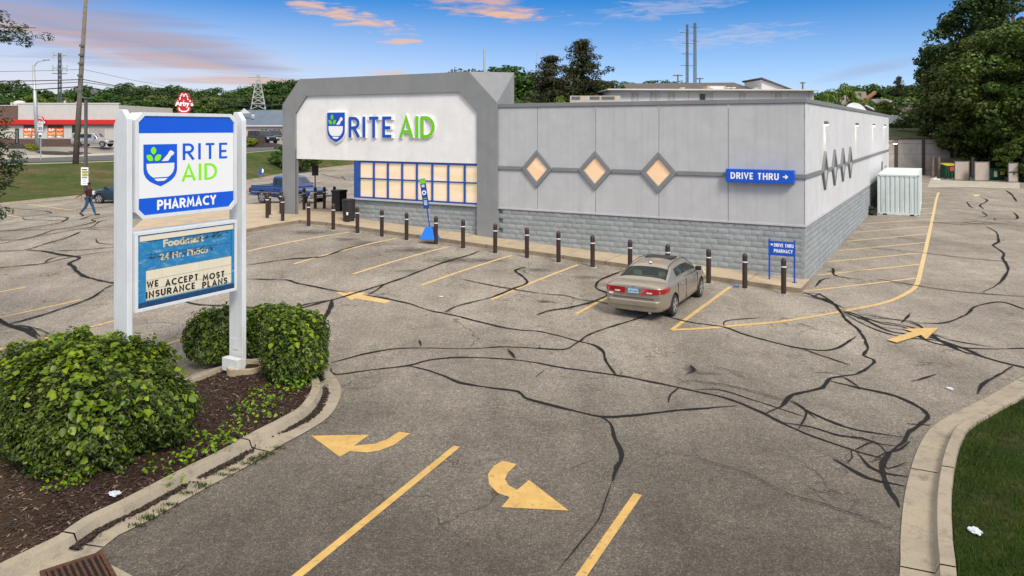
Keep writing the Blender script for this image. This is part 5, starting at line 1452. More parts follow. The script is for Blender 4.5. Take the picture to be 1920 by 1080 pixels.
MB().box(lx0, lx1, YF - .015, YF - .003, 2.60, 3.14).build('faded_header', old_blue, rb)
MB().box(lx0, lx1, YF - .017, YF - .004, 2.88, 2.888).build('header_seam', navy, rb)
tz = [2.035, 2.05, 2.235, 2.415, 2.595]
for i in range(4): MB().box(lx0, lx1, YF - .017, YF - .003, tz[i] + .004, tz[i + 1] - .004).build('letter_track', cream, rb)
blk = mat('black_letter', (.012, .012, .013), .5, var=.05); oldw = mat('faded_letter', (.62, .56, .38), .6, var=.35, vscale=7, dirt=.6)
YL = YF - .018
for w_, xa, xb, yb_ in (('WE', 275, 298, 541), ('ACCEPT', 310, 372, 537), ('MOST', 380, 421.5, 527), ('INSURANCE', 273.5, 366.5, 560.5), ('PLANS', 379, 426, 541)):
    put(w_, xa, xb, yb_, .128, .2, blk, rb, YL, .16)
z1_ = 3.02; x1_ = sgn(304, 460)[0]; font_text('faded_words', 'Foodmart', .19, oldw, rb, (x1_, YF - .02, sgn(304, 463)[1]), offset=.008, xs=1.2)
x1_ = sgn(298, 486)[0]; font_text('faded_words', '24 Hr. Photo', .17, oldw, rb, (x1_, YF - .02, sgn(298, 488)[1]), offset=.005, xs=1.2)
grime = mat('grime', (.045, .042, .035), .9, var=.4, vscale=9)
def smear(x, z, w, h, seed):
    r_ = random.Random(seed); mb = MB()
    for k in range(int(w * 110)):
        px = x + r_.uniform(0, w); pz = z + r_.gauss(0, h * .35); a = r_.uniform(.004, .03); b = r_.uniform(.003, .012)
        mb.add([(px - a, YF - .0245, pz), (px, YF - .0245, pz - b), (px + a, YF - .0245, pz), (px, YF - .0245, pz + b)], [(0, 1, 2, 3)])
    mb.build('grime', grime, rb)['kind'] = 'stuff'
smear(lx0 + .05, 2.83, 1.45, .075, 1); smear(lx0 + .75, 3.07, .95, .06, 2); smear(lx0 + 1.5, 3.13, .35, .07, 3)
# base of the right post: open box cover and concrete ring filled with bark
bx = thing('base_box', (0, 0, 0)); bpy.data.objects.remove(bx)
mb = MB(); mb.v = []; mb.box(2.3, 2.33, -.34, .12, .16, .40); mb.box(2.33, 2.56, .09, .12, .16, .36); mb.box(2.33, 2.52, -.34, -.31, .2, .40); mb.box(2.3, 2.46, -.34, .12, .40, .425)
mb.build('base_cover', sign_wht, sg, bevel=.004)
MB().box(2.56, 2.66, -.21, .2, .12, .2).build('blue_base_plate', blue_frame, sg)
wp = sg.matrix_basis @ Vector((2.62, -.22, 0))
rg = thing('concrete_ring', (wp.x + .02, wp.y + .0, .17), 0, 'low round concrete ring filled with bark at the foot of the right sign post', 'planter ring')
mb = MB(); n = 28; vs = []; fs = []
for k in range(n):
    a = 6.2832 * k / n; jit = 1 + .03 * math.sin(5 * a)
    for r_, z in ((.40, -.05), (.40, .12 + .012 * math.sin(7 * a)), (.33, .12 + .01 * math.sin(4 * a)), (.33, -.05)): vs.append((r_ * jit * math.cos(a), r_ * jit * math.sin(a), z))
for k in range(n):
    for j in range(3): a = k * 4 + j; b = ((k + 1) % n) * 4 + j; fs.append((a, b, b + 1, a + 1))
mb.add(vs, fs); mb.build('rim', walk_conc, rg, angle=35)
MB().lathe([(.33, .03), (.2, .06), (.02, .07)], 20).build('bark_fill', mulch_m, rg)

# ------------------------------------------------------------------ things by the store front
fs_ = thing('leaning_sign', loc2w(*w2loc(G(806, 449, WH))[:2], lot_z(*G(806, 449).xy) + WH), -TH + R(12), 'blue and green pickup sign on a tilted pole with a blue cone base', 'sign')
bb = mat('bright_blue_plastic', (.006, .17, .72), .35, var=.05)
MB().hexa([(-.34, -.3, 0), (.34, -.3, 0), (.34, .3, 0), (-.34, .3, 0)], [(-.15, -.12, .50), (.15, -.12, .50), (.15, .12, .50), (-.15, .12, .50)]).build('base', bb, fs_, bevel=.02)
tl = R(-9)
def tilt(x, z): return (x * math.cos(tl) + z * math.sin(tl), 0, .45 + z * math.cos(tl) - x * math.sin(tl))
MB().tube([tilt(0, -.1), tilt(0, 1.9)], .03, 8).build('pole', blue_frame, fs_)
def tp(x0, x1, z0, z1, y0, y1): return MB().hexa([(tilt(x0, z0)[0], y0, tilt(x0, z0)[2]), (tilt(x1, z0)[0], y0, tilt(x1, z0)[2]), (tilt(x1, z0)[0], y1, tilt(x1, z0)[2]), (tilt(x0, z0)[0], y1, tilt(x0, z0)[2])], [(tilt(x0, z1)[0], y0, tilt(x0, z1)[2]), (tilt(x1, z1)[0], y0, tilt(x1, z1)[2]), (tilt(x1, z1)[0], y1, tilt(x1, z1)[2]), (tilt(x0, z1)[0], y1, tilt(x0, z1)[2])])
pn = tp(-.125, .125, .8, 2.02, -.06, -.035).build('panel', mat('sign_blue_dark', (.008, .06, .30), .4), fs_)
tp(-.125, .125, 1.82, 2.0, -.064, -.061).build('green_header', GREEN, pn)
mb = MB(); mb.lathe([(.02, 0), (.095, 0), (.095, .004), (.02, .004)], 20); q = mb.build('round_mark', WHITE, pn); q.rotation_euler = (R(90), 0, 0); q.location = (tilt(0, 1.45)[0], -.062, tilt(0, 1.45)[2])
MB().lathe([(.01, 0), (.05, 0), (.05, .003), (.01, .003)], 12).build('inner_mark', BLUE, q).location = (0, 0, .0045)
for k, z in enumerate((1.68, 1.74)): tp(-.07, .06, z, z + .035, -.064, -.061).build('text_line', WHITE, pn)
tp(-.06, .06, 1.19, 1.23, -.064, -.061).build('text_line', GREEN, pn)
for z in (1.10, 1.05, 1.0, .95): tp(-.07, .07, z, z + .022, -.064, -.061).build('text_line', WHITE, pn)

sd = thing('small_sign', loc2w(*w2loc(G(1466, 527, WH))[:2], WH), -TH, 'small blue two legged DRIVE THRU PHARMACY sign on the kerb near the corner', 'sign')
pw_ = .86
for x in (-pw_ / 2, pw_ / 2 - .05): MB().box(x, x + .05, -.025, .025, 0, 1.42).build('post', BLUE, sd); MB().box(x - .05, x + .1, -.08, .08, 0, .02).build('foot_plate', BLUE, sd)
MB().box(-pw_ / 2, pw_ / 2, -.045, -.026, .88, 1.36).build('panel', BLUE, sd)
write('>', .12, .2, .004, WHITE, sd, -.38, -.046, 1.18, gap=0)
write('DRIVE THRU', .12, .2, .004, WHITE, sd, -.25, -.046, 1.17, gap=.1, space=.35, xs=.80)
write('PHARMACY', .12, .2, .004, WHITE, sd, -.25, -.046, .98, gap=.1, xs=.80)

binm = mat('black_bin', (.02, .02, .021), .5, var=.2)
def on_walk(px, py): p = G(px, py, WH); return p
b1 = thing('trash_bin', on_walk(654, 413.5), 0, 'round black trash bin at the store corner with a small ash pot in front', 'trash bin')
MB().lathe([(.26, 0), (.30, .9), (.32, .92), (.32, .97), (.25, 1.0), (.2, .97)], 24).build('barrel', binm, b1, angle=40)
MB().lathe([(.12, 0), (.12, .05), (.22, .88), (.1, .885)], 20).build('liner', mat('bag_black', (.03, .03, .032), .3, bump=.01, bscale=14), b1).location = (0, 0, .12)
b2 = thing('trash_bin', on_walk(636, 395), -TH, 'square black trash bin set back behind the round one', 'trash bin')
MB().box(-.28, .28, -.28, .28, 0, .95).build('body', binm, b2, bevel=.03); MB().box(-.3, .3, -.3, .3, .95, 1.08).build('rim', binm, b2, bevel=.02)
ap = thing('ash_pot', on_walk(651, 415.6), 0, 'small dark ash pot with a white ember cup beside the round bin', 'ash pot')
MB().lathe([(.12, 0), (.16, .28), (.17, .3)], 18).build('pot', binm, ap, angle=40); MB().lathe([(.04, .3), (.05, .42), (.02, .43)], 12).build('cup', WHITE, ap)
# pole with dark sign beside the truck
ps = thing('pole_sign', on_walk(591, 391), R(20), 'dark parking sign seen from behind on a thin pole among the plaza bollards', 'sign')
MB().tube([(0, .05, 0), (0, .05, 2.3)], .03, 8).build('pole', binm, ps); MB().box(-.17, .17, .0, .02, 1.75, 2.3).build('panel', binm, ps, bevel=.01)

# outlet, wall lamps
MB().box(-15.92, -15.82, .095, .104, 1.2, 1.34).build('outlet_cover', mat('cover_grey', (.6, .6, .58), .5), store)
glow = mat('lamp_glow', (1, .9, .7), .5, var=0, emit=(1, .80, .52), estr=14)
lampm = mat('lamp_housing', (.16, .15, .13), .5)
LL = ['nearest the front corner', 'above the last diamond window', 'third from the front corner', 'fourth and farthest of the row']
for y, l in zip((4.49, 15.4, 24.8, 33.4), LL):
    t = thing('wall_lamp', loc2w(.0, y, 5.45), -TH, 'lit wall lamp high on the side wall, ' + l, 'wall lamp', 'lamps along the side wall')
    MB().box(.002, .14, -.1, .1, .0, .14).build('housing', lampm, t, bevel=.02)
    MB().box(.02, .13, -.085, .085, -.012, -.002).build('lens', glow, t)
    ld = bpy.data.lights.new('lamp_light', 'SPOT'); ld.energy = 16; ld.color = (1, .82, .58); ld.spot_size = R(95); ld.spot_blend = .7; ld.shadow_soft_size = .08
    lo = bpy.data.objects.new('lamp_light', ld); COL.objects.link(lo); lo.parent = t; lo.location = (.17, 0, -.05); lo.rotation_euler = (0, R(-8), 0)
t = thing('flood_lamp', loc2w(.02, 37.6, 4.2), -TH, 'small lit flood lamp on an arm at the far end of the side wall', 'wall lamp')
MB().tube([(0, 0, 0), (.35, 0, .1)], .03, 6).build('arm', lampm, t); MB().box(.3, .6, -.14, .14, -.05, .16).build('head', lampm, t, bevel=.03)
MB().box(.34, .58, -.1, .1, -.07, -.055).build('lens', glow, t)
# side door recess at the far end
sdr = MB().box(.001, .02, 34.3, 35.5, .35, 2.55).build('side_door', mat('door_grey', (.12, .12, .12), .5), store)
MB().box(.021, .08, 34.5, 34.55, 1.35, 1.55).build('handle', ring_m, sdr)
MB().box(.001, .02, 31.3, 32.0, 2.2, 3.0).build('side_hatch', dark_glass, store)

# ------------------------------------------------------------------ storage container
ct = thing('storage_container', loc2w(.42, 22.75, .17), -TH + R(1.2), 'pale mint green corrugated steel storage container beside the side wall', 'container')
cw, cl_, chh = 2.23, 9.0, 2.42
mint = mat('mint_steel', (.56, .63, .62), .5, var=.08, vscale=1.2, dirt=.35, fn=None)
mwhite = mat('container_top', (.66, .70, .70), .55, var=.08, dirt=.15)
def corr(x0, x1, fix, z0, z1, axis, n, depth, sgn=1):
    mb = MB(); prof = []; w = (x1 - x0) / n
    for k in range(n):
        a = x0 + k * w
        prof += [(a, 0), (a + w * .12, depth), (a + w * .30, depth), (a + w * .42, 0)]
    prof.append((x1, 0)); vs = []
    for z in (z0, z1):
        for a, d in prof: vs.append((a, fix + sgn * d, z) if axis == 'x' else (fix - sgn * d, a, z))
    m = len(prof); mb.add(vs, [(i, i + 1, m + i + 1, m + i) for i in range(m - 1)]); return mb
corr(.1, cw - .1, .03, .16, chh - .1, 'x', 8, .055).build('end_panel', mint, ct)
corr(.1, cl_ - .1, cw - .03, .16, chh - .1, 'y', 26, .055).build('side_panel', mint, ct)
corr(.1, cl_ - .1, .03, .16, chh - .1, 'y', 26, .055, -1).build('side_panel', mint, ct)
MB().box(.1, cw - .1, cl_ - .06, cl_ - .03, .16, chh - .1).build('end_panel', mint, ct)
MB().box(.06, cw - .06, .06, cl_ - .06, chh - .04, chh - .02).build('roof_sheet', mwhite, ct)
for x in (0, cw - .1):
    for y in (0, cl_ - .1): MB().box(x, x + .1, y, y + .1, .0, chh).build('corner_post', mint, ct, bevel=.01)
for z0, z1 in ((.03, .16), (chh - .1, chh - .003)):
    for y in (.003, cl_ - .083): MB().box(.1, cw - .1, y, y + .08, z0, z1).build('end_rail', mint, ct, bevel=.006)
    for x in (.003, cw - .083): MB().box(x, x + .08, .1, cl_ - .1, z0, z1).build('side_rail', mint, ct, bevel=.006)
for x in (.0, cw - .16):
    for z in (.0, chh - .13):
        q = MB().box(x - .004, x + .164, -.006, .15, z - .002, z + .13).build('corner_casting', mint, ct, bevel=.01)
        MB().box(x + .045, x + .115, -.009, -.007, z + .035, z + .095).build('casting_hole', black, q)
for x in (.3, cw - .5): MB().box(x, x + .22, -.002, .0015, .03, .10).build('fork_slot', black, ct)
jk = thing('scrap_pile', loc2w(.15, 22.4, lotz_loc(.15, 22.4)), 0, 'small dark heap of scrap between the store wall and the container', 'scrap')
mb = MB(); r_ = random.Random(5)
for k in range(26): x, y, z = r_.uniform(-.2, .2), r_.uniform(-.3, .6), r_.uniform(0, .4); s = r_.uniform(.05, .14); mb.box(x - s, x + s, y - s, y + s, z, z + s)
mb.build('scrap', binm, jk)

# ------------------------------------------------------------------ dumpster enclosure and retaining wall
wood = mat('grey_fence_wood', (.14, .115, .095), .9, var=.3, vscale=4); gate_m = mat('taupe_gate_panel', (.40, .335, .29), .6, var=.08, dirt=.2); gate_fr = mat('gate_steel', (.13, .135, .14), .5, .3)
DY_ = 76.0
def gz(px, py): return G(px, py)
ap_ = patch('dumpster_apron', [(1738, 352), (1745, 337.5), (1912, 342), (1912, 354.5), (1830, 352)], pale_conc, .02)
def gate(x0, x1, yb, yt, label, rows=1, rot=0):
    p = G((x0 + x1) / 2, yb); Y = p.y; w = (x1 - x0) / F * Y; h = (yb - yt) / F * Y
    t = thing('enclosure_gate', p, rot, label, 'gate', 'gates of the dumpster enclosure')
    for k in range(rows): MB().box(-w / 2 + .05, w / 2 - .05, -.02, .02, .1 + k * (h / rows), (k + 1) * h / rows - .03).build('gate_panel', gate_m, t)
    for x in (-w / 2, w / 2 - .06): MB().box(x, x + .06, -.04, .04, .0, h + .03).build('stile', gate_fr, t)
    for z in [.04, h - .03] + ([h / 2] if rows > 1 else []): MB().box(-w / 2 + .06, w / 2 - .06, -.04, .04, z - .03, z + .03).build('rail', gate_fr, t)
    return t
gate(1789.5, 1817.5, 338.5, 302, 'taupe enclosure gate right of the yellow lidded dumpster', 1)
gate(1827, 1855.5, 340, 303, 'taupe enclosure gate left of the small dumpster', 1)
gate(1890, 1909, 342.5, 305, 'narrow two panel enclosure gate at the far right', 2)
fn = thing('board_fence', G(1826, 334), 0, 'weathered grey board fence behind the dumpsters', 'fence')
fo = fn.location
for k in range(64):
    px = 1746 + k * 2.55; q = at(px, 300, fo.y + 2.6)
    if q.x > at(1910, 300, fo.y + 2.6).x: break
    x = q.x - fo.x; h = 1.85 + rng.uniform(-.04, .04)
    MB().box(x, x + .115, 2.6, 2.63, -.1, h).build('board', wood, fn)
MB().box(at(1746, 300, fo.y + 2.6).x - fo.x, at(1909, 300, fo.y + 2.6).x - fo.x, 2.64, 2.7, 1.3, 1.42).build('rail', wood, fn)
for px in (1745.5, 1757, 1821): 
    q = at(px, 300, fo.y + .3); MB().box(q.x - fo.x - .1, q.x - fo.x + .1, -.1, .1, -.1, 2.05).build('post', wood, fn)
def dumpster(px0, px1, yb, yt, label, lid, dz=1.0):
    p = G((px0 + px1) / 2, yb); p.x *= (p.y + dz) / p.y; p.y += dz; Y = p.y; w = (px1 - px0) / F * Y; h = (yb - yt) / F * Y
    t = thing('dumpster', p, 0, label, 'dumpster'); gm = mat('dumpster_green', (.008, .075, .035), .5, var=.2, dirt=.2)
    MB().hexa([(-w / 2, -.5, .1), (w / 2, -.5, .1), (w / 2, .6, .1), (-w / 2, .6, .1)], [(-w / 2 - .05, -.62, h * .9), (w / 2 + .05, -.62, h * .9), (w / 2 + .05, .7, h), (-w / 2 - .05, .7, h)]).build('hull', gm, t, bevel=.02)
    for x in np.linspace(-w / 2 + .2, w / 2 - .2, 4): MB().box(x - .04, x + .04, -.64, -.5, .15, h * .88).build('rib', gm, t)
    lm = mat('yellow_lid', (.55, .42, .03), .6, var=.2) if lid else gm
    for k in range(2):
        mb = MB(); a = -w / 2 - .06 + k * (w / 2 + .06); b = a + w / 2 + .04; mb.hexa([(a, -.68, h * .9), (b, -.68, h * .9), (b, .72, h + .01), (a, .72, h + .01)], [(a, -.68, h * .9 + .07), (b, -.68, h * .9 + .07), (b, .72, h + .08), (a, .72, h + .08)]); mb.build('lid', lm, t, bevel=.01)
    for x in (-w / 2, w / 2 - .1): MB().lathe([(.09, 0), (.09, .08)], 10).build('caster', binm, t).location = (x + .05, -.3, 0)
    return t, w, h
t, w, h = dumpster(1768, 1792, 336, 309, 'green dumpster with yellow lid and posted notices behind the left gate', True)
MB().box(-w * .25, w * .05, -.66, -.645, .75, 1.15).build('notice', mat('red_notice', (.5, .08, .06), .5), t); MB().box(w * .12, w * .48, -.66, -.645, .65, 1.3).build('notice', WHITE, t)
t, w, h = dumpster(1855, 1877, 339, 319, 'small green dumpster with yellow sticker at the right of the gates', False)
MB().box(-w * .48, -w * .2, -.66, -.645, .35, .95).build('notice', mat('pale_notice', (.6, .62, .5), .5), t); MB().box(w * .05, w * .4, -.66, -.645, .55, .85).build('notice', mat('yellow_notice', (.75, .55, .03), .5), t)
for px, py, s in ((1752, 336.5, .3), (1759, 337.5, .2), (1779, 337, .15)):
    p = G(px, py); q = MB().hexa([(-s, -s, 0), (s, -s * .6, 0), (s * .8, s, 0), (-s, s * .7, 0)], [(-s * .5, -s * .6, s * .5), (s * .4, -s * .4, s * .7), (s * .5, s * .4, s * .4), (-s * .5, s * .5, s * .6)]).build('trash_bag', mat('pale_bag', (.6, .6, .6), .4), None, smooth=False)
    q.location = p; tag(q, {1752: 'large', 1759: 'middle sized', 1779: 'smallest'}[px] + ' crumpled pale rubbish bag on the ground left of the dumpster', 'rubbish', 'rubbish beside the dumpsters')
# concrete retaining wall: soldier posts with stacked precast panels
rw = thing('retaining_wall', (0, 0, 0), 0, 'stained concrete retaining wall with dark steel posts behind the container', 'wall')
wm = mat('stained_panel', (.50, .45, .39), .9, var=.22, vscale=.6, dirt=.5); post_m = mat('brown_post', (.085, .07, .06), .8, var=.2)
YW = 80.0
zt = at(0, 261, YW).z; zb_ = at(0, 338, YW).z
cols_ = [1652, 1680, 1731, 1784, 1838, 1892, 1946]
for a, b in zip(cols_[:-1], cols_[1:]):
    xa, xb = at(a, 0, YW).x, at(b, 0, YW).x; hs = [zb_ - .3, zb_ + 1.05, zt - 1.55, zt - .45, zt]
    for z0, z1 in zip(hs[:-1], hs[1:]): MB().box(xa + .1, xb - .1, YW, YW + .2, z0 + .012, z1 - .012).build('wall_panel', wm, rw, bevel=.01)
for a in cols_: x = at(a, 0, YW).x; MB().box(x - .16, x + .16, YW - .1, YW + .15, zb_ - .3, zt + .03).build('steel_post', post_m, rw)
MB().box(at(1640, 0, YW).x, at(1946, 0, YW).x, YW - .12, YW + .25, zt + .032, zt + .16).build('coping', post_m, rw)
# terrace above it
def quad_strip(name, rowsP, mtl, sub=1):
    mb = MB(); m = len(rowsP[0])
    vs = [p for r_ in rowsP for p in r_]
    fs = [(j * m + i, j * m + i + 1, (j + 1) * m + i + 1, (j + 1) * m + i) for j in range(len(rowsP) - 1) for i in range(m - 1)]
    mb.add(vs, fs); o = mb.build(name, mtl, smooth=True); o['kind'] = 'structure'; return o
terr_px = [1560, 1640, 1700, 1760, 1850, 1950, 2050, 2200]
quad_strip('grass_terrace', [[at(x, 261, YW + .22) + Vector((0, 0, .02)) for x in terr_px], [at(x, 250, 84) for x in terr_px], [at(x, 236, 96) for x in terr_px], [Vector((at(x, 236, 130).x, 130, 5.6)) for x in terr_px]], mat('terrace_grass', rough=.95, var=0, fn=grass_fn((.03, .055, .01), (.055, .075, .015), (.07, .08, .025))))
mbf = VAR['shrub0'][0]
for k, px in enumerate(range(1672, 1760, 8)):
    p = at(px, 239, 93); q = thing('low_shrub', (p.x, 93, p.z - .4), rng.uniform(0, 6), 'low dark shrub %s in the planting along the foot of the white fence' % (['first from left', 'second', 'third', 'fourth', 'fifth', 'sixth', 'seventh', 'eighth', 'ninth', 'tenth', 'eleventh'][k]), 'shrub', 'shrubs below the white fence'); q.scale = (.5, .5, .45); obj('foliage', mbf, q)
# white vinyl fence
vf = thing('vinyl_fence', at(1668, 234, 98), 0, 'white vinyl privacy fence on the terrace above the retaining wall', 'fence')
fw = mat('white_vinyl', (.62, .64, .67), .45, var=.04); o0 = vf.location
for k in range(9):
    a, b = at(1655 + k * 18.5, 0, 98).x - o0.x, at(1655 + (k + 1) * 18.5, 0, 98).x - o0.x
    MB().box(a - .07, a + .07, -.07, .07, -.3, 1.32).build('post', fw, vf)
    MB().box(a + .07, b - .07, -.04, .04, 1.12, 1.22).build('rail', fw, vf); MB().box(a + .07, b - .07, -.04, .04, -.05, .05).build('rail', fw, vf)
    n = 8; w = (b - a - .14) / n
    for j in range(n): MB().box(a + .07 + j * w + .006, a + .07 + (j + 1) * w - .006, -.015, .015, .05, 1.12).build('picket', fw, vf)
# ------------------------------------------------------------------ bank, street and far lots on the left
cols5 = [-700, -350, -100, 12, 161, 330, 463, 560, 654, 760, 900]
ky = [455, 412, 390, 383, 368, 354, 340, 322, 311, 303, 297]
def road_d(px):
    k = (px - CX) / F; t = (k * 72 + 47) / (14.2 - 23 * k); return 72 + 23 * t
def interp(x, xs_, ys_): return float(np.interp(x, xs_, ys_))
near_y = lambda px: interp(px, [-600, -200, 20, 204, 330, 463, 531, 654, 900], [316, 309, 304.5, 299.6, 293, 283.6, 279, 272, 262])
far_y = lambda px: interp(px, [-600, -200, 20, 204, 330, 463, 531, 654, 900], [309, 302.5, 298, 291, 284, 276, 272.5, 267, 258])
edge_y = lambda px: interp(px, [-600, -200, 20, 204, 330, 463, 531, 654, 900], [303, 297, 292, 287, 281, 273, 270, 265, 256])
NS = 46; pxs = [-700 + 1600 * k / (NS - 1) for k in range(NS)]
kerb_pts = [G(px, interp(px, cols5, ky)) for px in pxs]
near = [at(px, near_y(px), road_d(px)) for px in pxs]
far = [at(px, far_y(px), road_d(px) + 12) for px in pxs]
edge = [at(px, edge_y(px), road_d(px) + 15) for px in pxs]
ZF = 3.05
yard = []
for px, e in zip(pxs, edge):
    yard.append(Vector((e.x - .35 * 2, e.y + 4, max(e.z + .5, ZF - .15))))
yard2 = [Vector((p.x * 1.5, p.y + 75, ZF)) for p in yard]
def hump(p, q, n, bulge=.5, seed=0):
    rows_ = []
    for k in range(n + 1):
        t = k / n; r_ = []
        for i, (a, b) in enumerate(zip(p, q)):
            v = a.lerp(b, t); s = sst(t * .92 + .04)
            z = a.z + (b.z - a.z) * (s * .7 + t * .3); v.z = z + (math.sin(i * .9 + k) * .05 + math.sin(i * .37 + 2 * k) * .06) * math.sin(math.pi * t)
            r_.append(v)
        rows_.append(r_)
    return rows_
kb = [Vector((p.x, p.y, p.z + .13)) for p in kerb_pts]
kin = [Vector((p.x, p.y, 0)) for p in kerb_pts]
k2 = [Vector((q.x, q.y, lot_z(q.x, q.y) + .12)) for q in offset(kin, .16)]
quad_strip('kerb', [[Vector((p.x, p.y, p.z - .1)) for p in kerb_pts], kb, k2], concrete)
gut = [Vector((q.x, q.y, lot_z(q.x, q.y) + .012)) for q in offset(kin, -.75)]
quad_strip('gutter', [gut, [Vector((p.x, p.y, p.z + .014)) for p in kerb_pts]], concrete)
sw0 = [Vector((p.x, p.y, p.z - .02)) for p in near]
top = [a.lerp(b, .86) for a, b in zip(k2, sw0)]
for i, v in enumerate(top): v.z = sw0[i].z - .05
rows_b = hump(k2, top, 10)
quad_strip('grass_bank', rows_b, grass_bank_m)
swb = [a.lerp(b, .90) for a, b in zip(k2, sw0)]
for i, v in enumerate(swb): v.z = sw0[i].z - .03
quad_strip('path', [top, swb], pale_conc)
quad_strip('grass_bank', [swb, sw0], grass_bank_m)
quad_strip('street', [[Vector((p.x, p.y, p.z)) for p in sw0], far], road_m)
quad_strip('pavement', [far, edge], pale_conc)
quad_strip('far_lot', [edge, yard, yard2], far_lot_m)
# mulch beds on the far side
def blob(name, px, py, Y, rx, ry, h, mtl, label=None, cat=None, kind=None):
    p = at(px, py, Y); mb = MB(); n = 20; vs = [(0, 0, h)]; fs = []
    for j, (f, hh) in enumerate(((.35, .9), (.7, .5), (1.0, -.15))):
        for k in range(n):
            a = 6.2832 * k / n; q = 1 + .12 * math.sin(3 * a + px) + .06 * math.sin(7 * a)
            vs.append((rx * f * q * math.cos(a), ry * f * q * math.sin(a), h * hh))
    fs = [(0, 1 + k, 1 + (k + 1) % n) for k in range(n)] + [(1 + j * n + k, 1 + (j + 1) * n + k, 1 + (j + 1) * n + (k + 1) % n, 1 + j * n + (k + 1) % n) for j in range(2) for k in range(n)]
    mb.add(vs, fs); o = mb.build(name, mtl, smooth=True); o.location = p; o['kind'] = 'structure'
    return o
dm = mat('dark_bed', (.035, .026, .022), .95, var=.4, vscale=3)
blob('mulch_bed', 75, 291.5, 91, 5.5, 1.6, .55, dm); blob('mulch_bed', 35, 286, 91.5, 1.8, 1.2, 1.1, dm); blob('mulch_bed', 500, 274, 108, 3.2, 2, .5, dm); blob('mulch_bed', 490, 272, 108, 1.2, 1.2, 1.6, dm); blob('mulch_bed', 120, 289.5, 93, 3.5, 1.2, .4, dm)
def shrub_at(px, yb, Y, w, h, var, label, rot=0):
    p = at(px, yb, Y); t = thing('shrub', p, rot, label, 'shrub'); t.scale = (w / 2.6, w / 2.6, h / 2.3)
    obj('foliage', VAR[var][0], t); return t
VAR['gold'] = (tree_variant(66, 2.2, 2.6, trunk=.05, mtl=LF_YEL, nclump=60, per=70, leaf=.17, low=0)[0], None)
shrub_at(58, 288, 91, 1.7, 1.25, 'gold', 'round golden shrub in the dark bed in front of the restaurant')
shrub_at(471, 273, 107, 1.9, 1.2, 'gold', 'round golden shrub beside the dark pickup across the street')
shrub_at(537, 318, 86, 3.4, 3.1, 'shrub1', 'dense dark shrub on the bank left of the portal column')
shrub_at(572, 315, 88, 3.6, 2.4, 'shrub0', 'dark shrub on the bank seen through the portal opening', 2)
shrub_at(558, 319, 85, 2.4, 2.2, 'shrub0', 'dark shrub just behind the portal column on the bank', 1)

# ---- the restaurant
YA = 101.0
def AX(px): return (px - CX) / F * YA
def AZ(py): return CH - (py - HY) / F * YA
ab = thing('restaurant_building', (AX(120), YA, AZ(274)), 0, 'low white restaurant with red band, brown base and poster windows', 'building')
ax = lambda px: AX(px) - ab.location.x
az = lambda py: AZ(py) - ab.location.z
wht = mat('render_white', (.52, .51, .49), .85, var=.05, vscale=.8, dirt=.12); cr = mat('render_cream', (.50, .47, .42), .85, var=.05, vscale=.8)
red = mat('red_band', (.55, .02, .015), .45, var=.05); brn = mat('brown_cladding', (.105, .06, .05), .7, var=.12, vscale=2); brn2 = mat('brown_siding', (.14, .085, .065), .7, var=.12, vscale=2)
MB().box(ax(-260), ax(223), .02, 16, -1, az(197)).build('wall_core', cr, ab)
MB().box(ax(34.5), ax(223), -.06, .02, az(224.5), az(195)).build('wall_panel', wht, ab)
MB().box(ax(32), ax(223.5), -.12, .3, az(195.3), az(192.8)).build('coping', wht, ab)
for k in range(6): y0 = 200 + k * 4.2; MB().box(ax(-260), ax(34), -.05, .018, az(y0 + 4.0), az(y0)).build('plank', brn2, ab)
MB().box(ax(-260), ax(34), -.07, .3, az(200), az(198.4)).build('coping', brn, ab)
MB().box(ax(-260), ax(222), -.45, .018, az(233.5), az(224.7)).build('red_band', red, ab, bevel=.02)
MB().box(ax(-260), ax(222), -.4, .018, az(234.6), az(233.7)).build('band_underside', mat('dark_trim', (.03, .03, .03), .5), ab)
MB().box(ax(-260), ax(163), -.03, .018, -.6, az(260.5)).build('brown_base', brn, ab)
for a, b in ((36, 44), (78, 89), (119.5, 135)): MB().box(ax(a), ax(b), -.02, .018, az(260), az(235)).build('pier', wht, ab)
MB().box(ax(44), ax(119.5), -.005, .018, az(239), az(234.8)).build('lintel', brn, ab)
dk = mat('window_dark', (.02, .02, .022), .1, var=0)
dd = MB().box(ax(28.5), ax(35.5), -.03, .02, az(272.5), az(241)).build('door', dk, ab)
MB().box(ax(30), ax(34), -.04, -.031, az(268), az(243.5)).build('glass', mat('door_glass', (.12, .13, .13), .1), dd)
def food(T, bs, tc, c2):
    s = T.node('ShaderNodeSeparateXYZ'); T.l.new(tc, s.inputs[0])
    v = T.rng(T.math('ADD', s.outputs[2], T.math('MULTIPLY', T.noise(tc, 1.7, 4), .9)), .2, 2.2)
    c = T.ramp(v, [(.15, (.75, .68, .6)), (.25, (.45, .13, .05)), (.4, (.7, .36, .12)), (.52, (.5, .05, .03)), (.62, (.72, .5, .2)), (.72, (.62, .02, .02))], 'EASE')
    T.inp(bs.inputs['Base Color'], c); T.inp(bs.inputs['Emission Color'], c); bs.inputs['Emission Strength'].default_value = .15
fm = mat('poster_print', rough=.4, var=0, fn=food)
WINS = [(44.5, 58.5, '4 for 10'), (60.5, 77.5, ''), (89.5, 105, '2 for 6'), (107, 119, '')]
WINS = [(44.5, 58.8, '4 10'), (60.2, 77.5, ''), (89.8, 104.6, '2 6'), (106.2, 119, '')]
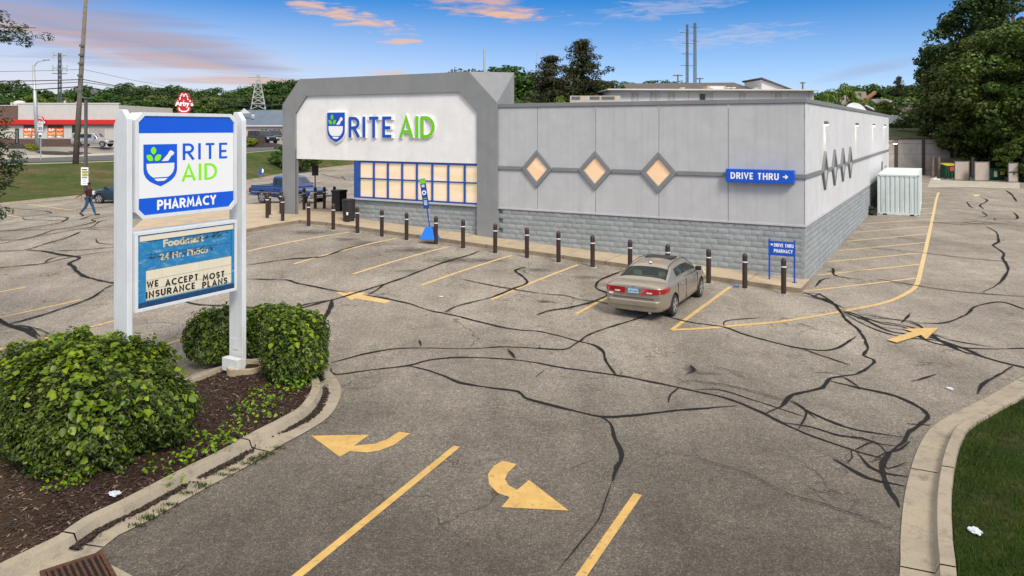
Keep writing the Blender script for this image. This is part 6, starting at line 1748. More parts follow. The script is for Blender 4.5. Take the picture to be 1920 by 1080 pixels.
for a, b, s in WINS:
    w = MB().box(ax(a), ax(b), -.03, .018, az(258.7), az(239.2)).build('window', dk, ab)
    p = MB().box(0, (b - a - 1.4) / F * YA, -.01, 0, 0, 18.0 / F * YA).build('poster', fm, w); p.location = (ax(a + .7), -.034, az(258))
    if s: font_text('price', s, .5, WHITE, w, (ax(a + 2), -.05, az(245.5)), extrude=.003, offset=.02)
MB().box(ax(135), ax(152), -.02, .018, az(260), az(235)).build('dark_opening', dk, ab)
MB().box(ax(165), ax(198.5), -.02, .019, az(273), az(238)).build('recess_frame', wht, ab)
MB().box(ax(167), ax(196.5), -.04, -.021, az(273), az(240)).build('recess_back', mat('recess_tone', (.36, .34, .31), .9), ab)
for x, y, s in ((2, 200, 1), (10, 199, .6), (104, 194, .7), (127, 194, .5)): MB().box(ax(x - 1), ax(x + 1), 2, 2.3, az(y), az(y - 9 * s)).build('roof_vent', wht, ab)
MB().lathe([(.5, 0), (.75, .25), (.7, .6), (.3, .75)], 16).build('roof_fan', mat('fan_white', (.6, .6, .58), .5), ab).location = (ax(9), 3, az(198))
# hat shaped logos: red outline with white strokes and slab lettering
HAT = [(.18, 0), (.10, .16), (.14, .3), (.0, .36), (.0, .6), (.16, .62), (.2, .8), (.3, .95), (.42, 1), (.5, .93), (.58, 1), (.7, .97), (.82, .8), (.86, .62), (1.0, .6), (1.0, .36), (.84, .3), (.88, .16), (.8, 0), (.5, -.06)]
def hat_sign(par, w, h, depth, edge_m, face_m, line_m, txt):
    P = [(x * w - w / 2, z * h) for x, z in HAT]
    f = MB().prism_xz(P, -depth, 0).build('hat_body', face_m, par)
    def line(pts, t): 
        L_, R_ = stroke_poly([(x * w - w / 2, z * h) for x, z in pts], t); mb = MB(); n = len(pts)
        vs = [(x, -depth - .02, z) for x, z in L_] + [(x, -depth - .02, z) for x, z in R_]; fs = [(i, i + 1, n + i + 1, n + i) for i in range(n - 1)]
        a, b, c = (Vector(vs[q]) for q in fs[0][:3])
        if (b - a).cross(c - a).y > 0: fs = [tuple(reversed(q)) for q in fs]
        mb.add(vs, fs); mb.build('white_line', line_m, f)
    line([(.27, .62), (.3, .78), (.38, .9), (.45, .88), (.5, .78), (.55, .88), (.62, .9), (.7, .78), (.73, .62)], w * .06)
    line([(.22, .24), (.26, .12), (.4, .05), (.6, .05), (.74, .12), (.78, .24)], w * .07)
    font_text('lettering', txt, h * .36, line_m, f, (-w * .47, -depth - .04, h * .33), extrude=.01, offset=h * .014, xs=w / h * 1.08)
    return f
RED = mat('logo_red', (.50, .012, .02), .4, var=.05)
lg = thing('wall_sign', (AX(81), YA - .5, AZ(237.5)), 0, "red outlined Arby's hat sign on the restaurant wall above the windows", 'sign')
hat_sign(lg, 18 / F * YA, 19 / F * YA, .15, RED, RED, WHITE, "Arby's")
ps2 = thing('pole_sign', (at(346, 0, 118).x, 118, at(346, 211, 118).z), R(14), "tall red Arby's hat shaped sign rising above the pylon sign top", 'sign')
hat_sign(ps2, 31 / F * 118, 38 / F * 118, .55, RED, RED, WHITE, "Arby's")
MB().tube([(0, 0, -6.5), (0, 0, .2)], .16, 8).build('pole', post_m, ps2)

# blue roofed building
bb_ = thing('blue_roof_building', at(480, 262, 128), R(-3), 'low pale pink building with slate blue gable roof behind the dark pickup', 'building')
slate = mat('slate_blue_roof', (.115, .15, .20), .8, var=.1, vscale=.6); pink = mat('pink_render', (.50, .40, .35), .85, var=.05)
k = 128 / F
MB().box(-62 * k, 120 * k, 0, 9, -1, 27 * k).build('wall', pink, bb_)
mb = MB(); mb.add([(-62 * k, -.5, 26 * k), (130 * k, -.5, 26 * k), (130 * k, 4.5, 57 * k), (-50 * k, 4.5, 57 * k), (-62 * k, 9.5, 26 * k), (130 * k, 9.5, 26 * k)], [(0, 1, 2, 3), (3, 2, 5, 4), (0, 3, 4)])
rf = mb.build('roof', slate, bb_)
MB().box(-62 * k, 130 * k, -.56, -.44, 25 * k, 27 * k).build('gutter', fw, bb_)
mb = MB(); mb.prism_xz([(-36 * k, 49 * k), (-28 * k, 59 * k), (-16 * k, 50 * k)], .9, 1.2); mb.build('gable', fw, rf)
MB().lathe([(.3, 0), (.35, .5), (.15, .7)], 10).build('roof_vent', mat('vent_silver', (.6, .62, .64), .3, .5), rf).location = (-13 * k, 1.6, 40 * k)
for x in (10, 17, 34, 42, 50, 58): 
    q = MB().box(x * k, (x + 4) * k, -.04, .0, 6 * k, 20 * k).build('window', dk, bb_); MB().box((x + .5) * k, (x + 3.5) * k, -.06, -.041, 13.2 * k, 14 * k).build('glazing_bar', fw, q); MB().box((x - .4) * k, (x + 4.4) * k, -.06, -.0, 20 * k, 21 * k).build('lintel', fw, q)

# ---- poles, masts and wires
steel = mat('galvanised_steel', (.42, .46, .46), .45, .4, var=.08); pole_w = mat('weathered_pole', (.17, .14, .11), .9, var=.3, vscale=3, dirt=.4); dark_st = mat('mast_steel', (.13, .15, .16), .6, .4)
b0, t0 = at(71.5, 291.5, 92), at(62.5, 122, 92)
t = thing('street_lamp', b0, 0, 'tall pale street lamp leaning left in front of the restaurant', 'street lamp')
d = t0 - b0; a1 = at(70, 116, 92) - b0; a2 = at(88, 112.5, 92) - b0
MB().tube([(0, 0, 0), tuple(d)], [.30, .14], 10).build('pole', steel, t, smooth=True); MB().tube([tuple(d + Vector((0, 0, -.3))), tuple(a1), tuple(a2)], .06, 6).build('arm', steel, t)
MB().box(a2.x - .45, a2.x + .25, -.16, .16, a2.z - .08, a2.z + .1).build('lamp_head', steel, t, bevel=.04)
b0, t0 = at(141.7, 301.5, 73), at(162, -18, 73)
up = thing('utility_pole', b0, 0, 'tall leaning wooden utility pole left of the pylon sign', 'utility pole'); d = t0 - b0
MB().tube([(0, 0, -.3), tuple(d * .5), tuple(d)], [.27, .21, .15], 12).build('pole', pole_w, up, smooth=True)
for f in (.50, .57, .62, .675): q = d * f; MB().box(q.x - .2, q.x + .2, -.3, -.15, q.z - .1, q.z + .1).build('bracket', dark_st, up)
b0 = at(161, 352, 51.5); b0.z = lot_z(b0.x, 51.5) + .3
lp = thing('lot_light', b0, 0, 'brown parking lot light pole with two flood heads beside the utility pole', 'light pole')
zt_ = at(161, 187, 51.5).z - b0.z; kk = 51.5 / F
MB().box(-.08, .08, -.08, .08, -.4, zt_).build('pole', mat('pole_brown', (.10, .085, .08), .6), lp)
MB().tube([(-9 * kk, 0, zt_ + 12 * kk), (-9 * kk, 0, zt_ + 6 * kk), (-4 * kk, 0, zt_ + 3 * kk), (9 * kk, 0, zt_ + 3 * kk), (13 * kk, 0, zt_ + 6 * kk)], .035, 6).build('arm', dark_st, lp)
q = MB().box(-.2, .2, -.15, .15, -.12, .12).build('flood_head', gate_fr, lp, bevel=.03); q.location = (-13 * kk, 0, zt_ + 18 * kk)
q = MB().box(-.17, .17, -.15, .15, -.17, .17).build('flood_head', gate_fr, lp, bevel=.03); q.location = (15.5 * kk, 0, zt_ + 15 * kk); q.rotation_euler = (0, R(-25), 0)
MB().tube([(0, 0, -.4), (0, 0, .18)], .3, 14).build('base', concrete, lp)
b0 = at(160, 347, 51.2)
ys = thing('notice_board', b0, 0, 'white notice board with yellow panel fixed to the lot light pole', 'sign')
MB().box(-7.2 * kk, 6.2 * kk, -.06, -.02, 0, 33 * kk).build('board', WHITE, ys)
MB().box(-5.4 * kk, 4.6 * kk, -.066, -.061, 15.5 * kk, 28 * kk).build('yellow_panel', mat('pale_yellow', (.66, .62, .3), .5), ys)
MB().box(-5.4 * kk, 4.6 * kk, -.07, -.065, 28.4 * kk, 30 * kk).build('dark_bar', dk, ys); MB().box(-5.4 * kk, 4.6 * kk, -.07, -.065, 13.2 * kk, 14.6 * kk).build('dark_bar', dk, ys)
font_text('words', 'NOW', 5.6 * kk, mat('olive_print', (.25, .25, .08), .6), ys, (-4.8 * kk, -.07, 22.3 * kk), offset=.01); font_text('words', 'OPEN', 4.6 * kk, MATS['olive_print'], ys, (-4.9 * kk, -.07, 17.3 * kk), offset=.008)
for z in (9.5, 6.8, 3): MB().box(-4 * kk, 3.5 * kk, -.066, -.061, z * kk, (z + .9) * kk).build('text_line', mat('print_grey', (.35, .4, .5), .6), ys)
b0 = at(76.3, 300, 80); kk = 80 / F
sp = thing('speed_sign', b0, 0, 'white SPEED LIMIT 35 sign on a post before the street lamp', 'sign')
MB().box(-.05, .05, -.0, .04, -.3, 70 * kk).build('post', steel, sp)
pn = MB().box(-6.3 * kk, 5 * kk, -.04, -.01, 53 * kk, 72.5 * kk).build('panel', WHITE, sp)
ring(R4(-6.0 * kk, 4.7 * kk, 53.4 * kk, 72.1 * kk), R4(-5.5 * kk, 4.2 * kk, 53.9 * kk, 71.6 * kk), -.041, -.045).build('border', blk, pn)
font_text('words', 'SPEED', 2.9 * kk, blk, pn, (-4.9 * kk, -.045, 68 * kk), offset=.004); font_text('words', 'LIMIT', 2.9 * kk, blk, pn, (-4.2 * kk, -.045, 64.6 * kk), offset=.004); font_text('number', '35', 9 * kk, blk, pn, (-5.0 * kk, -.045, 56.0 * kk), offset=.02, xs=.95)
p2 = MB().box(-3.6 * kk, 2.6 * kk, -.04, -.01, 42 * kk, 51 * kk).build('route_shield', WHITE, sp); MB().box(-2.9 * kk, 1.9 * kk, -.045, -.041, 43 * kk, 47 * kk).build('route_mark', blk, p2)
# little lawn flag
lf = thing('lawn_sign', at(489, 327, 74), R(10), 'small blue lawn sign with white shield shape on the bank', 'sign'); kk = 74 / F
MB().prism_xz([(-5.5 * kk, 1 * kk), (-2 * kk, 9 * kk), (0, 8 * kk), (2 * kk, 12.5 * kk), (6 * kk, 9 * kk), (5 * kk, 3 * kk), (1 * kk, 0)], -.03, 0).build('panel', BLUE, lf)
MB().prism_xz([(2 * kk, 3 * kk), (2.5 * kk, 11.5 * kk), (5.6 * kk, 8.5 * kk), (4.6 * kk, 3.5 * kk)], -.036, -.031).build('white_mark', WHITE, lf)
for x in (-2 * kk, 2 * kk): MB().tube([(x, .01, -.5), (x, .01, 2 * kk)], .012, 5).build('stake', steel, lf)
def wire(pts, label, r_=.022, group=None):
    P = []
    for a, b in zip(pts[:-1], pts[1:]):
        A, B = at(*a), at(*b)
        for k in range(9 if b is not pts[-1] else 10): t_ = k / 9; v = A.lerp(B, t_); v.z -= (A - B).length ** 1.0 * .012 * 4 * t_ * (1 - t_); P.append(v)
    o = MB().tube(P, r_, 5, cap=False).build('overhead_wire', mat('wire_black', (.012, .012, .013), .6)); tag(o, label, 'wire', group)
wire([(-300, 146, 60), (156, 149, 73), (560, 196, 150)], 'highest thick wire running from the left frame edge to the utility pole and on right', .04)
wire([(-300, 161, 60), (154, 153.5, 73), (560, 178, 170)], 'second wire down meeting the utility pole', .03)
wire([(-300, 180, 62), (153, 162, 73), (530, 196, 150)], 'lowest thick black cable sagging behind the pole sign', .05)
wire([(-300, 129.5, 60), (156, 130, 73), (480, 162, 200)], 'thin topmost wire rising faintly across the sky at the pole', .018)
def lattice(name, px, yt, yb, Y, wb, wt, label, cat, mtl, n=9, arms=(), slim=.06):
    b0 = at(px, yb, Y); H = at(px, yt, Y).z - b0.z; t = thing(name, b0, R(20), label, cat)
    mb = MB(); w = lambda f: (wb + (wt - wb) * f) / 2
    for sx in (-1, 1):
        for sy in (-1, 1): mb.tube([(sx * w(0), sy * w(0), 0), (sx * w(1), sy * w(1), H)], slim, 4)
    mb.build('legs', mtl, t); mb = MB()
    for k in range(n):
        f0, f1 = k / n, (k + 1) / n
        for sy in (-1, 1):
            mb.tube([(-w(f0), sy * w(f0), H * f0), (w(f1), sy * w(f1), H * f1)], slim * .6, 4); mb.tube([(w(f0), sy * w(f0), H * f0), (-w(f1), sy * w(f1), H * f1)], slim * .6, 4)
            mb.tube([(-w(f1), sy * w(f1), H * f1), (w(f1), sy * w(f1), H * f1)], slim * .6, 4)
    mb.build('bracing', mtl, t)
    for f, L in arms: MB().tube([(-L, 0, H * f), (L, 0, H * f)], slim * .9, 4).build('arm', mtl, t)
    return t, H
lattice('lattice_mast', 1288.5, 46, 156, 120, .3, .22, 'left one of the twin antenna masts over the motel roof', 'antenna mast', dark_st, 16, [(.86, 1.3), (.68, 1.1), (.5, 1.0), (.3, 1.2)], .045)
lattice('lattice_mast', 1303, 43, 156, 122, .36, .26, 'right one of the twin antenna masts over the motel roof', 'antenna mast', dark_st, 16, [(.93, .8), (.7, .7)], .045)
lattice('pylon', 484, 140, 205, 150, 2.7, .4, 'pale lattice power pylon on the tree line behind the blue roof', 'pylon', mat('pylon_pale', (.4, .42, .4), .6), 6, [(.93, 1.9), (.74, 1.6)], .085)
t, H = lattice('cell_tower', 112, 100, 200, 150, .55, .4, 'grey cell tower with antenna rings behind the restaurant', 'cell tower', dark_st, 10, [(.62, 1.3)], .08)
for f in (.97, .73):
    for a in (-1.2, -.4, .4, 1.2): MB().box(a - .1, a + .1, -.1, .1, H * f - .7, H * f + .5).build('antenna', steel, t)
    MB().box(-1.25, 1.25, -.05, .05, H * f - .15, H * f - .05).build('platform', dark_st, t)
t = thing('flag_pole', at(908, 150, 60), 0, 'bare metal pole rising behind the portal roof', 'pole'); MB().tube([(0, 0, -3), (0, 0, at(908, 93, 60).z - t.location.z)], [.09, .07], 8).build('pole', steel, t)
for px, yt, l in ((1006, 88, 'thin whip antenna left of the bushy pine'), (1018, 87, 'thin whip antenna directly over the bushy pine')):
    t = thing('antenna', at(px, 130, 110), 0, l, 'antenna'); MB().tube([(0, 0, -8), (0, 0, at(px, yt, 110).z - t.location.z)], .03, 5).build('rod', steel, t)
for px, py, w in ((1271, 143, 9), (1312, 149, 7), (1505, 157, 5)):
    p = at(px, py, 130); k = 130 / F; t = thing('wire_post', p, 0, 'small T shaped pole on the skyline near pixel column of the %s' % {1271: 'left mast', 1312: 'right mast', 1505: 'white gable'}[px], 'pole')
    t['label'] = {1271: 'small T shaped wood pole just left of the twin masts', 1312: 'small T shaped pole just right of the twin masts', 1505: 'small T shaped pole right of the white motel gable'}[px]
    MB().box(-.1, .1, -.1, .1, -3, .3).build('pole', pole_w, t); MB().box(-w * k, w * k, -.08, .08, .05, .22).build('cross_arm', pole_w, t)

# ---- motel behind the store
YM = 92.0; k = YM / F
mo = thing('motel_building', at(1330, 190, YM), R(3), 'long white two storey motel block with brown roof behind the store', 'building')
roofb = mat('brown_shingle', (.10, .085, .08), .9, var=.2, vscale=1.5); sid = mat('white_siding', (.58, .57, .55), .8, var=.04); sht = mat('grey_shutter', (.42, .41, .38), .8)
MB().box(-188 * k, 200 * k, 0, 9, -7, 20 * k).build('wall', sid, mo)
for x in (-186, -110, -96, -40, -20, 6, 60, 118, 135, 150, 190): MB().box(x * k, (x + 1) * k, -.03, -.001, -5, 19 * k).build('batten', sht, mo)
for x in (-147, -112, -78, -8, 56, 125): 
    q = MB().box(x * k, (x + 13) * k, -.06, -.001, -2, 15.5 * k).build('window_panel', sht, mo); MB().box((x + 5.8) * k, (x + 7) * k, -.08, -.061, -2, 15 * k).build('mullion', sid, q)
MB().box(-18 * k, -2 * k, -.05, -.001, -3, 14 * k).build('dark_opening', dk, mo)
rf = MB().hexa([(-195 * k, -1.0, 20 * k), (203 * k, -1.0, 20 * k), (203 * k, 10, 20 * k), (-195 * k, 10, 20 * k)], [(-195 * k, -1.0, 22.4 * k), (203 * k, -1.0, 22.4 * k), (203 * k, 10, 22.4 * k), (-195 * k, 10, 22.4 * k)]).build('roof_edge', sid, mo)
mb = MB(); mb.add([(-140 * k, 4, 22 * k), (120 * k, 4, 22 * k), (112 * k, 12, 47 * k), (-128 * k, 12, 44 * k)], [(0, 1, 2, 3)]); mb.build('roof', roofb, mo)
MB().prism_xz([(118 * k, 22 * k), (118 * k, 44 * k), (175 * k, 24 * k)], 3.0, 9).build('gable', sid, mo)
mb = MB(); mb.hexa([(116 * k, 2.6, 45.5 * k), (179 * k, 2.6, 22.5 * k), (179 * k, 9.6, 22.5 * k), (116 * k, 9.6, 45.5 * k)], [(116 * k, 2.6, 48 * k), (180 * k, 2.6, 24.5 * k), (180 * k, 9.6, 24.5 * k), (116 * k, 9.6, 48 * k)]); mb.build('gable_roof', roofb, mo)
for x, h in ((-102, 3), (-46, 4), (-30, 2.5), (10, 4), (42, 5), (52, 5), (96, 4)): MB().lathe([(.22, 0), (.22, h * k * .7), (.34, h * k * .7), (.3, h * k)], 10).build('roof_vent', sid if h > 3 else dark_st, mo).location = (x * k, 1.2, 22.4 * k)
q = MB().box(6 * k, 42 * k, 2, 4, 22.4 * k, 31 * k).build('dormer', mat('dormer_tan', (.45, .36, .24), .8), mo); MB().box(10 * k, 38 * k, 1.95, 1.99, 24.5 * k, 30 * k).build('window', fw, q)
# air handler on the store roof
ru = thing('rooftop_unit', loc2w(-9.3, 26.5, 6.1), -TH, 'long pale rooftop air handler with dark louvres behind the parapet', 'air handler'); yy = (loc2w(-9.3, 26.5)).y; k = yy / F
ru.location = at(1118, 190, 52); ru.location.z = 6.1; ru.rotation_euler = (0, 0, R(-4)); k = 52 / F
MB().box(-49 * k, 45 * k, 0, 2.0, .0, at(1118, 179.5, 52).z - 6.1).build('casing', mat('unit_beige', (.42, .37, .32), .7, dirt=.2), ru, bevel=.02)
hh = at(1118, 179.5, 52).z - 6.1
for a, b in ((-46, -30), (-12, 6), (10, 34)): MB().box(a * k, b * k, -.03, -.001, hh - 7 * k, hh - 1.5 * k).build('louvre', mat('louvre_grey', (.10, .10, .11), .5), ru)

# ---- houses at the right
YH = 125.0; k = YH / F
hs = thing('house', at(1712, 236, YH), R(4), 'house with wide grey brown roof and white gable behind the vinyl fence', 'house')
groof = mat('greybrown_shingle', (.175, .15, .14), .9, var=.12, vscale=1)
MB().box(-22 * k, 40 * k, 2.5, 9, -1, 22 * k).build('wall', sid, hs)
mb = MB(); mb.add([(-20 * k, 1.2, 12 * k), (45 * k, 1.2, 12 * k), (45 * k, 7, 53 * k), (-38 * k, 7, 53 * k)], [(0, 1, 2, 3)]); mb.add([(-20 * k, 1.2, 11.5 * k), (-38 * k, 7, 52.5 * k), (-40 * k, 12, 12 * k)], [(0, 1, 2)]); mb.build('roof', groof, hs)
MB().prism_xz([(-34 * k, 12 * k), (-32 * k, 36 * k), (-10 * k, 12 * k)], .9, 1.15).build('gable', sid, hs); MB().tube([(-33 * k, .8, 36 * k), (-8 * k, .8, 11 * k)], .14, 5).build('barge_board', fw, hs)
MB().box(12 * k, 28 * k, .6, 1.1, 33 * k, 35 * k).build('flashing', fw, hs)
pg_ = thing('pergola', at(1712, 236, 112), 0, 'dark curved canopy frame standing in front of the house roof', 'gazebo'); k2_ = 112 / F
for x in (-11, -4, 14, 26): MB().box(x * k2_, (x + 1) * k2_, -.05, .05, -.5, 10 * k2_).build('post', dark_st, pg_)
MB().tube([(-15 * k2_, 0, 11 * k2_), (-6 * k2_, 0, 13.5 * k2_), (6 * k2_, 0, 15 * k2_), (20 * k2_, 0, 13.5 * k2_), (28 * k2_, 0, 11 * k2_)], .16, 6).build('canopy', dark_st, pg_)
h2 = thing('house', at(1620, 215, 135), 0, 'low brown roofed house with orange wood gable left of the small tree', 'house'); k3 = 135 / F
MB().box(-40 * k3, 30 * k3, 1, 8, -4, 14 * k3).build('wall', mat('orange_wood', (.26, .10, .05), .8), h2)
mb = MB(); mb.add([(-50 * k3, 0, 18 * k3), (8 * k3, 0, 22 * k3), (28 * k3, 5, 46 * k3), (-36 * k3, 5, 46 * k3)], [(0, 1, 2, 3)]); mb.build('roof', groof, h2)
MB().hexa([(2 * k3, -.6, 26 * k3), (28 * k3, 1, 40 * k3), (28 * k3, 2, 40 * k3), (2 * k3, .4, 26 * k3)], [(2 * k3, -.6, 31 * k3), (28 * k3, 1, 45 * k3), (28 * k3, 2, 45 * k3), (2 * k3, .4, 31 * k3)]).build('barge_board', mat('orange_board', (.30, .12, .06), .8), h2)
h3 = thing('house', at(1655, 236, 112), 0, 'small house with white edged gable and brick chimney by the vinyl fence', 'house'); k3 = 112 / F
mb = MB(); mb.prism_xz([(-34 * k3, 5 * k3), (-32 * k3, 39 * k3), (5 * k3, 18 * k3), (5 * k3, 5 * k3)], 0, 4); mb.build('wall', groof, h3)
MB().tube([(-33 * k3, -.1, 38 * k3), (3 * k3, -.1, 19 * k3)], .16, 5).build('barge_board', fw, h3)
MB().box(-16 * k3, -2 * k3, -1.2, -.2, 4 * k3, 28 * k3).build('chimney', mat('brick_red', (.22, .10, .07), .9, var=.3, vscale=9), h3)
cu = thing('cupola', at(1661, 192, 120), 0, 'small square roof lantern with white eaves above the small tree', 'roof lantern'); k4 = 120 / F
MB().box(-6 * k4, 6 * k4, 0, 1.2, -6 * k4, 0).build('walls', sid, cu); MB().box(-10 * k4, 10 * k4, -.3, 1.5, 0, 3 * k4).build('eaves', fw, cu); MB().hexa([(-10 * k4, -.3, 3.1 * k4), (10 * k4, -.3, 3.1 * k4), (10 * k4, 1.5, 3.1 * k4), (-10 * k4, 1.5, 3.1 * k4)], [(-4 * k4, .5, 7 * k4), (4 * k4, .5, 7 * k4), (4 * k4, .8, 7 * k4), (-4 * k4, .8, 7 * k4)]).build('roof', groof, cu)
place_tree('light1', pg(1664, 106, 4.5), (at(1664, 184, 106).z - 4.5) / 10, 'small round tree in front of the white edged gable', name='broadleaf_tree', sx=.85)
for i, (px, yt, Y, v, s, l) in enumerate([(1545, 162, 62, 'light0', .95, 'wispy leafy tree top rising over the far right roof edge of the store'), (1585, 148, 64, 'light2', .8, 'tall loose leafed tree top behind the side parapet'), (1572, 185, 60, 'light1', 1.3, 'dense green shrubbery behind the side parapet'), (1612, 192, 63, 'light2', 1.1, 'reddish green shrubbery left of the satellite dish')]):
    place_tree(v, pg(px, Y, 1.5), (at(px, yt, Y).z - 1.5) / 10.2, l, name='broadleaf_tree', sx=s * .55)
for (px, py, s, l) in ((1828, 1020, .07, 'crumpled white plastic bag lying on the lawn'), (1781, 730, .06, 'small piece of clear plastic on the asphalt near the right kerb'), (215, 945, .07, 'scrap of foil in the mulch below the large hedge'), (1380, 538, .08, 'crushed blue cup beside the bollard'), (1495, 566, .03, 'tiny white scrap near the corner'), (827, 557, .05, 'flat white scrap in the middle of the lot')):
    p = G(px, py); r_ = random.Random(px); bm_ = bmesh.new(); bmesh.ops.create_icosphere(bm_, subdivisions=3, radius=1)
    for v in bm_.verts: v.co = v.co * r_.uniform(.65, 1.2); v.co.z *= .35; v.co.x *= 1.4
    me = bpy.data.meshes.new('litter'); bm_.to_mesh(me); bm_.free(); me.materials.append(mat('litter_blue', (.04, .2, .6), .5) if px == 1380 else mat('litter_white', (.62, .68, .72), .4, trans=.15))
    o = obj('litter', me); o.scale = (s, s, s); o.location = p + Vector((0, 0, s * .3 + (.15 if px == 1828 else .13 if px == 215 else 0))); o.rotation_euler = (0, 0, r_.uniform(0, 3)); tag(o, l, 'litter')
# ------------------------------------------------------------------ vehicles
def car_glass_fn(tint, tr):
    def fn(T, bs, tc, c2):
        out = [n for n in T.n if n.type == 'OUTPUT_MATERIAL'][0]
        t = T.node('ShaderNodeBsdfTransparent'); t.inputs[0].default_value = tint + (1,)
        fr = T.node('ShaderNodeFresnel'); fr.inputs[0].default_value = 1.5
        mx = T.node('ShaderNodeMixShader'); T.l.new(T.math('ADD', T.math('MULTIPLY', fr.outputs[0], 1.2), tr), mx.inputs[0]); T.l.new(t.outputs[0], mx.inputs[1]); T.l.new(bs.outputs[0], mx.inputs[2]); T.l.new(mx.outputs[0], out.inputs[0])
    return fn
glass_clear = mat('car_glass', (.05, .07, .065), .06, var=0, spec=.8, fn=car_glass_fn((.62, .78, .72), .22))
glass_dark = mat('car_glass_dark', (.018, .025, .028), .08, var=0, spec=.8)
tyre_m = mat('tyre_rubber', (.018, .018, .018), .85, var=.2); rim_m = mat('alloy', (.50, .50, .50), .32, .7, var=.05); trim_b = mat('black_trim', (.014, .014, .015), .5, var=.1)
lampr = mat('tail_lamp_red', (.30, .006, .008), .18, var=.15, vscale=14, coat=.6); lampw = mat('clear_lamp', (.62, .62, .60), .15, coat=.6, var=.05); chrome = mat('chrome', (.6, .6, .6), .15, .9, var=0)
def paint(name, c, metal=.35): return mat(name, c, .36, metal, var=.03, coat=.7)
def loft(rings, mtls, fmat=None, caps=True):
    n = len(rings[0]); mb = MB(); mb.v = [tuple(p) for r_ in rings for p in r_]
    for i in range(len(rings) - 1):
        for k in range(n):
            k2_ = (k + 1) % n
            mb.f.append((i * n + k, i * n + k2_, (i + 1) * n + k2_, (i + 1) * n + k)); mb.m.append(fmat(i, k) if fmat else 0)
    if caps:
        mb.f.append(tuple(reversed(range(n)))); mb.m.append(fmat(-1, 0) if fmat else 0); mb.f.append(tuple(range((len(rings) - 1) * n, len(rings) * n))); mb.m.append(fmat(len(rings), 0) if fmat else 0)
    return mb
def sym(half):
    """half ring from bottom centre to top centre given as (y, z), mirrored to a closed loop"""
    return [(y, z) for y, z in half] + [(-y, z) for y, z in half[::-1] if y > 1e-6]
def subsurf_split(mb, name, mtls, names, parent, level=2, cutters=()):
    bm = bmesh.new(); vs = [bm.verts.new(v) for v in mb.v]
    for f, m in zip(mb.f, mb.m):
        try: q = bm.faces.new([vs[i] for i in f]); q.material_index = m; q.smooth = True
        except ValueError: pass
    bmesh.ops.recalc_face_normals(bm, faces=bm.faces[:])
    me = bpy.data.meshes.new(name); bm.to_mesh(me); bm.free()
    for m in mtls: me.materials.append(m)
    o = obj(name, me); s = o.modifiers.new('s', 'SUBSURF'); s.levels = level; s.render_levels = level
    cs = []
    for (x, y0, y1, z, r_) in cutters:
        c = MB(); n = 28; c.hexa([(x + r_ * math.cos(6.2832 * k / n), y0, z + r_ * math.sin(6.2832 * k / n)) for k in range(n)], [(x + r_ * math.cos(6.2832 * k / n), y1, z + r_ * math.sin(6.2832 * k / n)) for k in range(n)])
        cm = c.mesh('cut', mtls[0]); b2 = bmesh.new(); b2.from_mesh(cm); bmesh.ops.recalc_face_normals(b2, faces=b2.faces[:]); b2.to_mesh(cm); b2.free()
        cm.materials.clear()
        for m in mtls: cm.materials.append(m)
        cm.materials.append(trim_b); cm.polygons.foreach_set('material_index', [len(mtls)] * len(cm.polygons))
        co = obj('cut', cm); cs.append(co); q = o.modifiers.new('b', 'BOOLEAN'); q.operation = 'DIFFERENCE'; q.object = co; q.solver = 'EXACT'; q.material_mode = 'TRANSFER'
    apply_mods(o)
    for c in cs: bpy.data.objects.remove(c)
    # split by material into separate parts
    src = o.data; out = []
    mats_ = [m for m in src.materials]
    for mi, nm in enumerate(names + (['wheel_well'] if cutters else [])):
        idx = None
        bm = bmesh.new(); bm.from_mesh(src)
        tgt = mats_[mi] if mi < len(mats_) else trim_b
        if nm == 'wheel_well': tgt = trim_b
        dl = [f for f in bm.faces if (mats_[f.material_index] if f.material_index < len(mats_) else trim_b) is not tgt] if nm != 'wheel_well' else [f for f in bm.faces if f.material_index < len(mtls)]
        if nm != 'wheel_well': dl = [f for f in bm.faces if f.material_index != mi]
        bmesh.ops.delete(bm, geom=dl, context='FACES')
        if not bm.faces: bm.free(); continue
        isl_ = []; seen = set()
        if nm in ('body', 'roof', 'wheel_well'): isl_ = [set(bm.faces)]
        else:
            for f in bm.faces:
                if f in seen: continue
                st = [f]; g_ = set()
                while st:
                    q = st.pop()
                    if q in g_: continue
                    g_.add(q); st += [w for e in q.edges for w in e.link_faces if w not in g_]
                seen |= g_; isl_.append(g_)
        for g_ in isl_:
            vi = {}; V2 = []; F2 = []
            for f in g_:
                for v in f.verts:
                    if v not in vi: vi[v] = len(V2); V2.append(tuple(v.co))
                F2.append([vi[v] for v in f.verts])
            m2 = bpy.data.meshes.new(nm); m2.from_pydata(V2, [], F2); m2.materials.append(tgt)
            m2.polygons.foreach_set('use_smooth', [True] * len(m2.polygons)); m2.set_sharp_from_angle(angle=R(38))
            out.append(obj(nm, m2, parent))
        bm.free()
    bpy.data.objects.remove(o)
    return out
